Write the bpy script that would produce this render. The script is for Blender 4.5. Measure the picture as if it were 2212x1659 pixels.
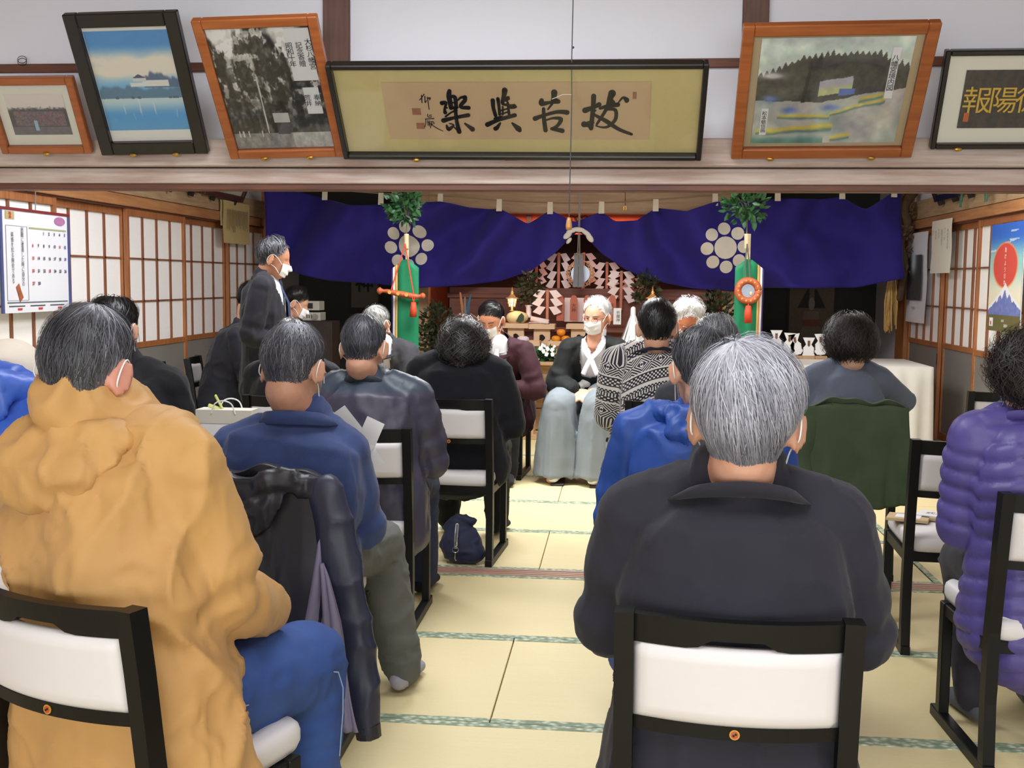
import bpy, math, random
import numpy as np
from mathutils import Matrix, Vector
D = bpy.data
SC = bpy.context.scene
for _o in list(D.objects): D.objects.remove(_o)
COL = SC.collection
PI = math.pi
# ------------------------------------------------------------------ camera, world, lights
F_PX, CXP, CYP, CAMH = 2400.0, 1106.0, 829.5, 1.33
_y, _p, _r = (math.radians(a) for a in (5.445, 5.306, 0.605))
_right0 = np.array([math.cos(_y), math.sin(_y), 0]); _fl = np.array([-math.sin(_y), math.cos(_y), 0]); _z = np.array([0, 0, 1.0])
FWD = math.cos(_p)*_fl - math.sin(_p)*_z
_up0 = math.cos(_p)*_z + math.sin(_p)*_fl
RGT = math.cos(_r)*_right0 + math.sin(_r)*_up0
UPV = -math.sin(_r)*_right0 + math.cos(_r)*_up0
CAMP = np.array([0, 0, CAMH])
_cam = D.cameras.new('camera'); CAM = D.objects.new('camera', _cam); COL.objects.link(CAM)
_m = Matrix.Identity(4)
for i in range(3):
    _m[i][0] = RGT[i]; _m[i][1] = UPV[i]; _m[i][2] = -FWD[i]; _m[i][3] = CAMP[i]
CAM.matrix_world = _m
_cam.sensor_width = 36; _cam.lens = 36*F_PX/2212.0; _cam.clip_start = .05
SC.camera = CAM
W = D.worlds.new('world'); SC.world = W; W.use_nodes = True
W.node_tree.nodes['Background'].inputs[0].default_value = (.75, .85, 1, 1)
W.node_tree.nodes['Background'].inputs[1].default_value = .25
SC.view_settings.view_transform = 'Standard'; SC.view_settings.look = 'None'
SC.view_settings.gamma = 1; SC.view_settings.use_curve_mapping = False
SC.view_settings.exposure = 0.10

def area(name, loc, size, power, col=(1, .97, .93), rot=(0, 0, 0)):
    l = D.lights.new(name, 'AREA'); l.shape = 'RECTANGLE'; l.size, l.size_y = size; l.energy = power; l.color = col
    o = D.objects.new(name, l); o.location = loc; o.rotation_euler = rot; COL.objects.link(o); return o
area('ceiling_lamp_front', (.3, .6, 2.80), (1.8, 1.2), 46, (.90, .94, 1))
area('ceiling_lamp_middle', (-.7, 3.4, 2.80), (1.4, .7), 46, (.92, .95, 1))
area('fill_light_rear', (-.3, -5.4, 1.0), (5.6, 1.8), 262, (.88, .93, 1), (math.radians(90), 0, 0))  # unseen broad light added behind the camera to brighten hung prints and chair backs
area('ceiling_lamp_inner', (-.5, 7.0, 2.64), (1.5, .9), 112, (.98, .98, 1))
area('ceiling_lamp_corner', (-2.2, 6.2, 2.64), (.8, .6), 34, (.97, .98, 1))
area('fill_light_right', (1.7, 7.2, 2.64), (.7, .5), 30, (1, .985, .97))  # extra light added to lift the right shoji panels and table
area('altar_lamp', (-.42, 10.95, 1.98), (1.3, .25), 20, (1, .42, .26))

def at(x, y, Y=None, Z=None, X=None):
    """point of the room seen at picture position (x, y), on the plane with the given coordinate"""
    r = (x-CXP)/F_PX*RGT - (y-CYP)/F_PX*UPV + FWD
    t = Y/r[1] if Y is not None else ((Z-CAMH)/r[2] if Z is not None else X/r[0])
    return CAMP + t*r

# ------------------------------------------------------------------ noise (numpy)
def _hash(i, j, k, s):
    h = (i*374761393 + j*668265263 + k*2147483647 + s*974634777) & 0xffffffff
    h = ((h ^ (h >> 13))*1274126177) & 0xffffffff
    return ((h ^ (h >> 16)) & 0xffff)/65535.0
def noise(P, seed=0):
    P = np.asarray(P, float); I = np.floor(P).astype(np.int64); f = P-I; f = f*f*(3-2*f)
    r = 0
    for a in (0, 1):
        for b in (0, 1):
            for c in (0, 1):
                w = (f[:, 0] if a else 1-f[:, 0])*(f[:, 1] if b else 1-f[:, 1])*(f[:, 2] if c else 1-f[:, 2])
                r = r + w*_hash(I[:, 0]+a, I[:, 1]+b, I[:, 2]+c, seed)
    return r
def fbm(P, seed=0, o=3):
    P = np.asarray(P, float); r = 0; a = .5
    for k in range(o): r = r + a*noise(P*2**k, seed+k); a *= .5
    return r
def unit(v): v = np.asarray(v, float); return v/(np.linalg.norm(v)+1e-12)
def sst(a, b, x): t = np.clip((x-a)/(b-a), 0, 1); return t*t*(3-2*t)

# ------------------------------------------------------------------ materials
def lin(c):
    return tuple(((v/255/12.92) if v/255 <= .04045 else ((v/255+.055)/1.055)**2.4) for v in c)+(1,)
class NT:
    def __init__(s, name):
        s.m = D.materials.new(name); s.m.use_nodes = True; s.n = s.m.node_tree.nodes; s.l = s.m.node_tree.links
        s.b = s.n['Principled BSDF']
    def new(s, t, **kw):
        n = s.n.new(t)
        for k, v in kw.items(): setattr(n, k, v)
        return n
    def link(s, a, b): s.l.new(a, b)
    def sock(s, v, inp):
        if hasattr(v, 'is_output'): s.link(v, inp)
        else: inp.default_value = v
    def math(s, op, a, b=None, c=None):
        n = s.new('ShaderNodeMath', operation=op); s.sock(a, n.inputs[0])
        if b is not None: s.sock(b, n.inputs[1])
        if c is not None: s.sock(c, n.inputs[2])
        return n.outputs[0]
    def mix(s, f, a, b):
        n = s.new('ShaderNodeMix', data_type='RGBA'); s.sock(f, n.inputs[0]); s.sock(a, n.inputs[6]); s.sock(b, n.inputs[7]); return n.outputs[2]
    def coords(s, scale=(1, 1, 1), kind='Object', rot=(0, 0, 0)):
        t = s.new('ShaderNodeTexCoord'); mp = s.new('ShaderNodeMapping'); mp.inputs['Scale'].default_value = scale; mp.inputs['Rotation'].default_value = rot
        s.link(t.outputs[kind], mp.inputs[0]); return mp.outputs[0]
    def noise(s, vec, scale, detail=3, rough=.55):
        n = s.new('ShaderNodeTexNoise'); n.inputs['Scale'].default_value = scale; n.inputs['Detail'].default_value = detail; n.inputs['Roughness'].default_value = rough
        s.link(vec, n.inputs['Vector']); return n.outputs['Fac']
    def ramp(s, f, stops):
        n = s.new('ShaderNodeValToRGB'); s.link(f, n.inputs[0]); e = n.color_ramp.elements
        while len(e) < len(stops): e.new(.5)
        for i, (p, c) in enumerate(stops): e[i].position = p; e[i].color = c
        return n.outputs[0]
    def bump(s, h, strength=.3, dist=.002):
        n = s.new('ShaderNodeBump'); n.inputs['Strength'].default_value = strength; n.inputs['Distance'].default_value = dist
        s.link(h, n.inputs['Height']); s.link(n.outputs[0], s.b.inputs['Normal'])
    def attr(s, name):
        n = s.new('ShaderNodeAttribute'); n.attribute_name = name; return n
_MC = {}
def mat(name, c, rough=.6, var=.12, vscale=6, stretch=(1, 1, 1), bump=0, bscale=120, bdist=.001, metal=0, sheen=0, coat=0, emit=None, estr=0, spec=.5, c2=None, trans=0):
    if name in _MC: return _MC[name]
    t = NT(name); A = lin(c)
    B = lin(c2) if c2 else tuple(v*(1-var*2.2) for v in A[:3])+(1,)
    v = t.coords(stretch); f = t.noise(v, vscale)
    t.link(t.mix(t.math('MULTIPLY', f, 1.0), A, B), t.b.inputs['Base Color'])
    t.b.inputs['Roughness'].default_value = rough; t.b.inputs['Metallic'].default_value = metal
    t.b.inputs['Specular IOR Level'].default_value = spec
    if sheen: t.b.inputs['Sheen Weight'].default_value = sheen*.22; t.b.inputs['Sheen Roughness'].default_value = .5
    if coat: t.b.inputs['Coat Weight'].default_value = coat; t.b.inputs['Coat Roughness'].default_value = .12
    if bump: t.bump(t.noise(t.coords(stretch), bscale, 2), bump, bdist)
    if emit: t.b.inputs['Emission Color'].default_value = lin(emit); t.b.inputs['Emission Strength'].default_value = estr
    if trans: t.b.inputs['Transmission Weight'].default_value = trans
    _MC[name] = t.m; return t.m
def wood(name, c, c2, rough=.55, axis=0, scale=5, bump=.15, coat=0):
    if name in _MC: return _MC[name]
    t = NT(name); st = [14.0, 14.0, 14.0]; st[axis] = 1.0
    v = t.coords(tuple(st)); f = t.noise(v, scale, 5, .6); g = t.noise(t.coords((1.3, 1.3, 1.3)), 2.2, 2)
    f2 = t.math('ADD', t.math('MULTIPLY', f, .7), t.math('MULTIPLY', g, .35))
    t.link(t.ramp(f2, [(.34, lin(c)), (.66, lin(c2))]), t.b.inputs['Base Color'])
    t.b.inputs['Roughness'].default_value = rough; t.bump(f, bump, .002)
    if coat: t.b.inputs['Coat Weight'].default_value = coat; t.b.inputs['Coat Roughness'].default_value = .2
    _MC[name] = t.m; return t.m
def fabric(name, c, rough=.85, weave=900, sheen=.25, var=.15, bump=.25, c2=None, fold=0):
    return mat(name, c, rough, var, 9, bump=bump, bscale=weave, bdist=.0006, sheen=sheen, c2=c2, spec=.25)
def vcol_mat(name, attr='Col', rough=.6, coat=0):
    if name in _MC: return _MC[name]
    t = NT(name); a = t.attr(attr)
    f = t.noise(t.coords(), 60, 2)
    t.link(t.mix(t.math('MULTIPLY', f, .12), a.outputs['Color'], (.5, .5, .5, 1)), t.b.inputs['Base Color'])
    t.b.inputs['Roughness'].default_value = rough
    if coat: t.b.inputs['Coat Weight'].default_value = coat; t.b.inputs['Coat Roughness'].default_value = .08
    _MC[name] = t.m; return t.m

# ------------------------------------------------------------------ objects
def link(o, parent=None):
    COL.objects.link(o)
    if parent is not None: o.parent = parent
    return o
def mesh_of(name, V, Fc, m=None, smooth=False):
    me = D.meshes.new(name); me.from_pydata([tuple(map(float, v)) for v in V], [], [tuple(map(int, f)) for f in Fc]); me.update()
    if m is not None:
        for q in (m if isinstance(m, (list, tuple)) else [m]): me.materials.append(q)
    if smooth: me.polygons.foreach_set('use_smooth', [True]*len(me.polygons))
    return me
def obj(name, VF, m=None, parent=None, smooth=False, loc=None, autosmooth=None):
    me = VF if isinstance(VF, bpy.types.Mesh) else mesh_of(name, VF[0], VF[1], m, smooth)
    o = D.objects.new(name, me); link(o, parent)
    if loc is not None: o.location = loc
    return o
def tag(o, label=None, cat=None, group=None, kind=None):
    for k, v in (('label', label), ('category', cat), ('group', group), ('kind', kind)):
        if v: o[k] = v
    return o
def thing(name, label, cat, loc=(0, 0, 0), rz=0, group=None):
    o = D.objects.new(name, None); o.empty_display_size = .1; o.location = loc; o.rotation_euler = (0, 0, rz); link(o)
    return tag(o, label, cat, group)
def struct(name, VF, m, parent=None, smooth=False):
    o = obj(name, VF, m, parent, smooth)
    if parent is None: o['kind'] = 'structure'
    return o
def copy_tree(root, loc, rz, label, group=None):
    r = root.copy(); COL.objects.link(r); r.location = loc; r.rotation_euler = (0, 0, rz); r['label'] = label
    if group: r['group'] = group
    for ch in list(root.children):
        c = ch.copy(); COL.objects.link(c); c.parent = r
        for g in list(ch.children):
            d = g.copy(); COL.objects.link(d); d.parent = c
    return r

# ------------------------------------------------------------------ shapes (V, F)
def join(*parts):
    V, Fc = [], []
    for v, f in parts:
        o = len(V); V.extend(map(tuple, v)); Fc.extend([tuple(i+o for i in q) for q in f])
    return V, Fc
def box(x0, x1, y0, y1, z0, z1, bev=0):
    if bev <= 0:
        V = [(x, y, z) for z in (z0, z1) for y in (y0, y1) for x in (x0, x1)]
        return V, [(0, 2, 3, 1), (4, 5, 7, 6), (0, 1, 5, 4), (2, 6, 7, 3), (0, 4, 6, 2), (1, 3, 7, 5)]
    # chamfered box
    bev = min(bev, (x1-x0)/2.01, (y1-y0)/2.01, (z1-z0)/2.01)
    V = []; idx = {}
    X, Y, Z = (x0, x1), (y0, y1), (z0, z1)
    for i in (0, 1):
        for j in (0, 1):
            for k in (0, 1):
                sx, sy, sz = (1 if i == 0 else -1), (1 if j == 0 else -1), (1 if k == 0 else -1)
                for a in range(3):
                    p = [X[i]+sx*bev, Y[j]+sy*bev, Z[k]+sz*bev]; p[a] = (X[i], Y[j], Z[k])[a]
                    idx[i, j, k, a] = len(V); V.append(tuple(p))
    Fc = []
    for i in (0, 1): Fc.append([idx[i, 0, 0, 0], idx[i, 1, 0, 0], idx[i, 1, 1, 0], idx[i, 0, 1, 0]])
    for i in (0, 1): Fc.append([idx[0, i, 0, 1], idx[1, i, 0, 1], idx[1, i, 1, 1], idx[0, i, 1, 1]])
    for i in (0, 1): Fc.append([idx[0, 0, i, 2], idx[1, 0, i, 2], idx[1, 1, i, 2], idx[0, 1, i, 2]])
    for j in (0, 1):
        for k in (0, 1): Fc.append([idx[0, j, k, 1], idx[1, j, k, 1], idx[1, j, k, 2], idx[0, j, k, 2]])
    for i in (0, 1):
        for k in (0, 1): Fc.append([idx[i, 0, k, 0], idx[i, 1, k, 0], idx[i, 1, k, 2], idx[i, 0, k, 2]])
    for i in (0, 1):
        for j in (0, 1): Fc.append([idx[i, j, 0, 0], idx[i, j, 1, 0], idx[i, j, 1, 1], idx[i, j, 0, 1]])
    for i in (0, 1):
        for j in (0, 1):
            for k in (0, 1): Fc.append([idx[i, j, k, 0], idx[i, j, k, 1], idx[i, j, k, 2]])
    C = np.mean(V, axis=0); out = []
    for f in Fc:
        P = np.array([V[q] for q in f]); n = np.cross(P[1]-P[0], P[2]-P[0])
        out.append(tuple(f) if np.dot(n, P.mean(0)-C) > 0 else tuple(f[::-1]))
    return V, out
def xf(VF, R=None, loc=(0, 0, 0), s=1.0):
    V = np.array(VF[0], float)*s
    if R is not None: V = V@np.asarray(R, float).T
    return V+np.array(loc, float), VF[1]
def rotz(a): c, s = math.cos(a), math.sin(a); return np.array([[c, -s, 0], [s, c, 0], [0, 0, 1.0]])
def rotx(a): c, s = math.cos(a), math.sin(a); return np.array([[1.0, 0, 0], [0, c, -s], [0, s, c]])
def roty(a): c, s = math.cos(a), math.sin(a); return np.array([[c, 0, s], [0, 1.0, 0], [-s, 0, c]])
def grid(nu, nv, fn, wrap=False):
    V = [fn(i/(nu if wrap else nu-1), j/(nv-1)) for j in range(nv) for i in range(nu)]
    Fc = []
    for j in range(nv-1):
        for i in range(nu if wrap else nu-1):
            a = j*nu+i; b = j*nu+(i+1) % nu; Fc.append((a, b, b+nu, a+nu))
    return V, Fc
def lathe(prof, n=16, loc=(0, 0, 0), cap=True):
    V = []; Fc = []
    for r, z in prof:
        for k in range(n): a = 2*PI*k/n; V.append((loc[0]+r*math.cos(a), loc[1]+r*math.sin(a), loc[2]+z))
    m = len(prof)
    for j in range(m-1):
        for k in range(n): a = j*n+k; b = j*n+(k+1) % n; Fc.append((a, b, b+n, a+n))
    if cap: Fc.append(tuple(range(n))[::-1]); Fc.append(tuple((m-1)*n+k for k in range(n)))
    return V, Fc
def frame_of(t, ref=None):
    t = unit(t); ref = np.array([1.0, 0, 0]) if ref is None else np.asarray(ref, float)
    u = ref-t*np.dot(ref, t)
    if np.linalg.norm(u) < 1e-3: u = np.cross(t, [0, 0, 1.0]) if abs(t[2]) < .9 else np.cross(t, [0, 1.0, 0])
    u = unit(u); return u, np.cross(t, u)
def tube(pts, rad, n=10, ref=None, round_caps=True, power=2.0):
    """swept tube with elliptical sections; rad: list of r or (a,b)"""
    P = [np.asarray(p, float) for p in pts]; m = len(P)
    rad = [(r, r) if np.isscalar(r) else r for r in (rad if hasattr(rad, '__len__') and len(rad) == m else [rad]*m)]
    T = [unit(P[min(i+1, m-1)]-P[max(i-1, 0)]) for i in range(m)]
    rings = []
    if round_caps:
        h = min(rad[0])
        for a in (80, 50, 22): rings.append((P[0]-T[0]*h*math.sin(math.radians(a)), T[0], tuple(q*math.cos(math.radians(a)) for q in rad[0])))
    for i in range(m): rings.append((P[i], T[i], rad[i]))
    if round_caps:
        h = min(rad[-1])
        for a in (22, 50, 80): rings.append((P[-1]+T[-1]*h*math.sin(math.radians(a)), T[-1], tuple(q*math.cos(math.radians(a)) for q in rad[-1])))
    V = []; pu = None
    for c, t, (ra, rb) in rings:
        if ref is not None: u, v = frame_of(t, ref)
        else:
            u, v = frame_of(t, pu if pu is not None else None); pu = u
        for k in range(n):
            a = 2*PI*k/n; ca, sa = math.cos(a), math.sin(a)
            e = 2/power; ca = math.copysign(abs(ca)**e, ca); sa = math.copysign(abs(sa)**e, sa)
            V.append(c+u*ra*ca+v*rb*sa)
    Fc = []; L = len(rings)
    for j in range(L-1):
        for k in range(n): a = j*n+k; b = j*n+(k+1) % n; Fc.append((a, b, b+n, a+n))
    Fc.append(tuple(range(n))[::-1]); Fc.append(tuple((L-1)*n+k for k in range(n)))
    return V, Fc
def ball(c, r, n=12, m=8, R=None):
    r = np.array([r]*3 if np.isscalar(r) else r, float)
    V = [np.array([0, 0, -1.0])]
    for j in range(1, m):
        p = -PI/2+PI*j/m
        for k in range(n): a = 2*PI*k/n; V.append(np.array([math.cos(a)*math.cos(p), math.sin(a)*math.cos(p), math.sin(p)]))
    V.append(np.array([0, 0, 1.0])); V = np.array(V)*r
    if R is not None: V = V@np.asarray(R).T
    Fc = [(0, 1+(k+1) % n, 1+k) for k in range(n)]
    for j in range(m-2):
        for k in range(n): a = 1+j*n+k; b = 1+j*n+(k+1) % n; Fc.append((a, b, b+n, a+n))
    t = 1+(m-1)*n; o = 1+(m-2)*n
    Fc += [(t, o+k, o+(k+1) % n) for k in range(n)]
    return V+np.array(c, float), Fc
def bar(a, b, w, d, ref=(0, 0, 1), bev=0):
    """rectangular bar from a to b; w across ref-perp, d along ref"""
    a = np.asarray(a, float); b = np.asarray(b, float); t = unit(b-a); L = np.linalg.norm(b-a)
    u, v = frame_of(t, ref)          # u ~ ref direction
    B = box(-w/2, w/2, -d/2, d/2, 0, L, bev)
    R = np.stack([v, u, t], axis=1)
    if np.linalg.det(R) < 0: R = np.stack([-v, u, t], axis=1)
    return xf(B, R, a)
def plate(outline, th=.004, loc=(0, 0, 0), R=None):
    """extruded polygon in the xz-plane, thickness along y"""
    n = len(outline)
    V = [(x, -th/2, z) for x, z in outline]+[(x, th/2, z) for x, z in outline]
    Fc = [tuple(range(n)), tuple(range(2*n-1, n-1, -1))]+[(i, i+n, (i+1) % n+n, (i+1) % n) for i in range(n)]
    return xf((V, Fc), R, loc)
def disc(r, n=28, rz=None): rz = r if rz is None else rz; return [(r*math.cos(2*PI*k/n), rz*math.sin(2*PI*k/n)) for k in range(n)]
def text_mesh(body, size, m, spacing=1.0, vertical=False, offset=0, extrude=0, align='CENTER'):
    c = D.curves.new('lettering', 'FONT'); c.body = '\n'.join(body) if vertical else body; c.size = size; c.align_x = align; c.align_y = 'CENTER'
    c.offset = offset; c.extrude = extrude; c.space_line = spacing if vertical else 1.0; c.space_character = 1.0 if vertical else spacing; c.resolution_u = 3
    o = D.objects.new('tmp', c); COL.objects.link(o)
    dg = bpy.context.evaluated_depsgraph_get(); me = D.meshes.new_from_object(o.evaluated_get(dg)); D.objects.remove(o); D.curves.remove(c)
    me.materials.clear(); me.materials.append(m); me.name = 'lettering'
    return me
def put_text(parent, me, loc, R=None, name='lettering'):
    """text mesh lies in its xy-plane; stand it up in the xz-plane facing -y, then R, loc"""
    n = len(me.vertices); a = np.empty(n*3); me.vertices.foreach_get('co', a); a = a.reshape(-1, 3)
    a = np.stack([a[:, 0], -a[:, 2], a[:, 1]], 1)
    if R is not None: a = a@np.asarray(R).T
    a = a+np.array(loc); me.vertices.foreach_set('co', a.ravel()); me.update()
    o = D.objects.new(name, me); link(o, parent); o['kind'] = 'stuff'; return o
def fuse(parts, voxel=.01, smooth=4, fac=.5):
    V, Fc = join(*parts); me = mesh_of('tmp', V, Fc); o = D.objects.new('tmp', me); COL.objects.link(o)
    r = o.modifiers.new('r', 'REMESH'); r.mode = 'VOXEL'; r.voxel_size = voxel
    if smooth: s = o.modifiers.new('s', 'SMOOTH'); s.factor = fac; s.iterations = smooth
    dg = bpy.context.evaluated_depsgraph_get(); e = D.meshes.new_from_object(o.evaluated_get(dg)); D.objects.remove(o); D.meshes.remove(me)
    return e
def co(me): a = np.empty(len(me.vertices)*3); me.vertices.foreach_get('co', a); return a.reshape(-1, 3)
def setco(me, a): me.vertices.foreach_set('co', np.ascontiguousarray(a, dtype=np.float32).ravel()); me.update()
def nrm(me): a = np.empty(len(me.vertices)*3); me.vertex_normals.foreach_get('vector', a); return a.reshape(-1, 3)
def finish(me, m, smooth=True):
    me.materials.clear()
    for q in (m if isinstance(m, (list, tuple)) else [m]): me.materials.append(q)
    if smooth: me.polygons.foreach_set('use_smooth', [True]*len(me.polygons))
    return me
def cut(me, keep):
    """keep only faces whose vertices all satisfy the boolean array"""
    V = co(me); Fc = [tuple(p.vertices) for p in me.polygons]
    Fc = [f for f in Fc if all(keep[i] for i in f)]
    used = sorted({i for f in Fc for i in f}); mp = {v: i for i, v in enumerate(used)}
    return mesh_of(me.name, V[used], [tuple(mp[i] for i in f) for f in Fc])
def fattr(me, name, arr):
    a = me.attributes.new(name, 'FLOAT', 'POINT'); a.data.foreach_set('value', np.ascontiguousarray(arr, dtype=np.float32))
def cattr(me, name, arr):
    a = me.color_attributes.new(name, 'FLOAT_COLOR', 'POINT'); c = np.ones((len(arr), 4), np.float32); c[:, :3] = arr; a.data.foreach_set('color', c.ravel())
def srgb2lin(a): a = np.clip(a, 0, 1); return np.where(a <= .04045, a/12.92, ((a+.055)/1.055)**2.4)
# ------------------------------------------------------------------ the room
XL, XR, YP, YB = -3.54, 2.69, 5.02, 10.82
M_beam = wood('whitened beam wood', (206, 192, 182), (172, 146, 132), .6, 0, 3)
M_beam_r = wood('reddish dark wood', (118, 72, 52), (84, 50, 38), .55, 0, 4)
M_post = wood('brown post wood', (112, 80, 66), (88, 60, 50), .55, 2, 4)
M_wall = mat('white plaster', (226, 227, 236), .9, .02, 3, bump=.06, bscale=60)
M_shoji = wood('orange shoji wood', (176, 116, 70), (142, 86, 48), .5, 2, 4)
M_shoji_y = wood('orange lintel wood', (190, 138, 92), (158, 108, 68), .5, 1, 3)
M_board_y = wood('pale lintel board', (190, 164, 128), (160, 132, 100), .6, 1, 3)
M_lat = wood('lattice wood', (150, 96, 66), (120, 74, 50), .55, 2, 4)
M_grey = mat('grey lower panel', (132, 128, 124), .55, .08, 3)
def _paper():
    t = NT('shoji paper'); t.b.inputs['Base Color'].default_value = (.93, .92, .91, 1); t.b.inputs['Roughness'].default_value = .9
    f = t.noise(t.coords(), 90, 3); t.link(t.mix(f, (.95, .94, .93, 1), (.88, .87, .86, 1)), t.b.inputs['Base Color']); return t.m
M_paper = _paper()
def _tatami(name, ax):
    t = NT(name); st = (2.0, 260.0, 1) if ax == 0 else (260.0, 2.0, 1)
    v = t.coords(st); f = t.noise(v, 1.0, 2); g = t.noise(t.coords(), 1.6, 3); w = t.noise(t.coords((80, 80, 1)), 1, 2)
    c = t.mix(t.math('MULTIPLY', f, .8), lin((236, 222, 172)), lin((216, 198, 144)))
    c = t.mix(t.math('MULTIPLY', g, .5), c, lin((222, 206, 156))); c = t.mix(t.math('MULTIPLY', w, .18), c, lin((190, 172, 120)))
    t.link(c, t.b.inputs['Base Color']); t.b.inputs['Roughness'].default_value = .55; t.bump(f, .25, .0015); return t.m
M_tat = [_tatami('tatami rush weave', 0), _tatami('tatami rush weave turned', 1)]
def _heri():
    t = NT('tatami border cloth'); v = t.coords((1, 1.6, 1)); n = t.new('ShaderNodeTexVoronoi'); n.inputs['Scale'].default_value = 44; t.link(v, n.inputs['Vector'])
    c = t.ramp(n.outputs['Distance'], [(.2, lin((206, 212, 190))), (.45, lin((160, 172, 146))), (.7, lin((126, 142, 118)))])
    t.link(c, t.b.inputs['Base Color']); t.b.inputs['Roughness'].default_value = .7; return t.m
M_heri = _heri()
floor = struct('floor', box(-3.7, 2.9, -5.6, 12.4, -.09, -.032), wood('floor boards', (120, 90, 66), (96, 70, 50), .6, 0))
def tatami(x0, x1, y0, y1, ax):
    g = .0018
    m = obj('tatami_mat', box(x0+g, x1-g, y0+g, y1-g, -.03, 0, .002), M_tat[ax], floor)
    b = .032
    B = (box(x0+g, x1-g, y0+g, y0+b, -.028, .0022, .001), box(x0+g, x1-g, y1-b, y1-g, -.028, .0022, .001)) if ax == 0 else (box(x0+g, x0+b, y0+g, y1-g, -.028, .0022, .001), box(x1-b, x1-g, y0+g, y1-g, -.028, .0022, .001))
    for q in B: obj('border', q, M_heri, m)
RX = 1.43
rows_front = [(-5.6, -3.2), (-3.2, -1.6), (-1.6, .0), (.0, .81), (.81, 1.62), (1.62, 2.42), (2.42, 3.225), (3.225, 4.03), (4.03, 4.905)]
for i, (a, b) in enumerate(rows_front):
    xs = [-3.7, -2.17, -.365, RX] if i % 2 == 1 else [-3.7, -3.07, -1.27, .53, RX]
    if i == 0: pass
    for u, v in zip(xs[:-1], xs[1:]): tatami(u, v, a, b, 0)
for u, v in ((RX, 2.16), (2.16, 2.9)):
    for a, b in ((-5.6, -2.8), (-2.8, 0), (0, 1.6), (1.6, 3.225), (3.225, 4.905)): tatami(u, v, a, b, 1)
rows_in = [(5.02, 5.82), (5.82, 6.62), (6.62, 7.5), (7.5, 8.4), (8.4, 9.3), (9.3, 10.7)]
for i, (a, b) in enumerate(rows_in):
    xs = [-3.56, -2.15, -.345, RX] if i % 2 == 0 else [-3.56, -3.05, -1.25, .55, RX]
    for u, v in zip(xs[:-1], xs[1:]): tatami(u, v, a, b, 0)
for u, v in ((RX, 2.10), (2.10, 2.71)):
    for a, b in ((5.02, 6.82), (6.82, 8.62), (8.62, 10.7)): tatami(u, v, a, b, 1)
# sliding-door sill with grooves
M_sill = wood('pinkish sill wood', (196, 160, 138), (164, 124, 104), .5, 0, 3)
sill = struct('trim_1', box(-3.7, 2.9, 4.907, 5.018, -.03, -.004), M_sill)
for y0 in (4.907, 4.937, 4.967, 4.997): obj('groove_ridge', box(-3.7, 2.9, y0, y0+.019, -.006, .004, .001), M_sill, sill)
# partition: kamoi, nageshi, posts, upper wall
struct('trim_2', box(-3.7, 2.9, 4.95, 5.09, 1.756, 1.824, .004), M_beam)
struct('trim_3', box(-3.7, 2.9, 4.90, 5.11, 1.829, 1.948, .005), M_beam)
struct('trim_4', box(-3.7, 2.9, 4.962, 5.06, 1.728, 1.757, .003), M_beam_r)
struct('wall_middle', box(-3.7, 2.9, 5.01, 5.06, 1.945, 2.86), M_wall)
for k, (xa, xb) in enumerate(((697, 754), (1604, 1661))):
    a, b = at(xa, 60, Y=4.985)[0], at(xb, 60, Y=4.985)[0]
    struct('trim_%d' % (5+k), box(a, b, 4.985, 5.07, 1.945, 2.86, .004), M_post)
struct('trim_7', box(-3.7, 2.9, 4.993, 5.07, 2.262, 2.302, .003), M_beam_r)
struct('ceiling', box(-3.75, 2.95, -5.6, 12.4, 2.86, 2.9), wood('ceiling boards', (190, 165, 130), (160, 132, 100), .6, 1))
struct('wall_left', box(-3.75, -3.7, -5.6, 5.0, -.03, 2.86), M_wall)
struct('wall_right', box(2.9, 2.95, -5.6, 5.0, -.03, 2.86), M_wall)
struct('wall_front', box(-3.75, 2.95, -5.65, -5.6, -.03, 2.86), M_wall)
# inner room: shoji walls
H1, H2, H3, H4, H5 = 1.82, 1.91, 1.464, 1.151, .806
M_pull = mat('black iron pull', (28, 24, 22), .4)
def shoji(n, side, y0, y1, back):
    X = XL if side < 0 else XR
    x = X+side*(.038 if back else 0)          # front track / back track
    def sb(ya, yb, za, zb, d0=-.016, d1=.016, bev=.002): return box(x+d0, x+d1, ya, yb, za, zb, bev)
    d = struct('door_%d' % n, sb(y0, y0+.034, .035, H1), M_shoji)
    obj('stile', sb(y1-.034, y1, .035, H1), M_shoji, d)
    w0, w1 = y0+.034, y1-.034
    obj('top_rail', sb(w0, w1, H1-.05, H1, -.014, .014), M_shoji, d)
    obj('middle_rail', sb(w0, w1, H5, H5+.042, -.014, .014), M_shoji, d)
    obj('bottom_rail', sb(w0, w1, .035, .10, -.014, .014), M_shoji, d)
    obj('lower_panel', sb(w0, w1, .10, H5, -.004, .004, 0), M_grey, d)
    for a, b in ((w0, w0+.012), (w1-.012, w1)): obj('panel_bead', sb(a, b, .10, H5, -.009, .009), M_shoji_y, d)
    obj('paper', sb(w0, w1, H5+.04, H1-.045, -.0015+side*.008, .0015+side*.008, 0), M_paper, d)
    s = (w1-w0)/4
    for k in (1, 2, 3): obj('lattice_bar', sb(w0+k*s-.010, w0+k*s+.010, H5+.04, H1-.048, -.011, .006, 0), M_lat, d)
    for z in (H3, H4): obj('lattice_bar', sb(w0, w1, z-.006, z+.006, -.008, .006, 0), M_lat, d)
    yy = y1-.017 if back else y0+.017
    obj('finger_pull', sb(yy-.007, yy+.007, .66, .76, -.018, .018, .001), M_pull, d)
n = 1
LB = [5.10, 5.68, 6.72, 7.76, 8.81, 9.84, 10.80]; RB = [5.10, 5.66, 6.67, 7.68, 8.70, 9.64, 10.62]
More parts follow.
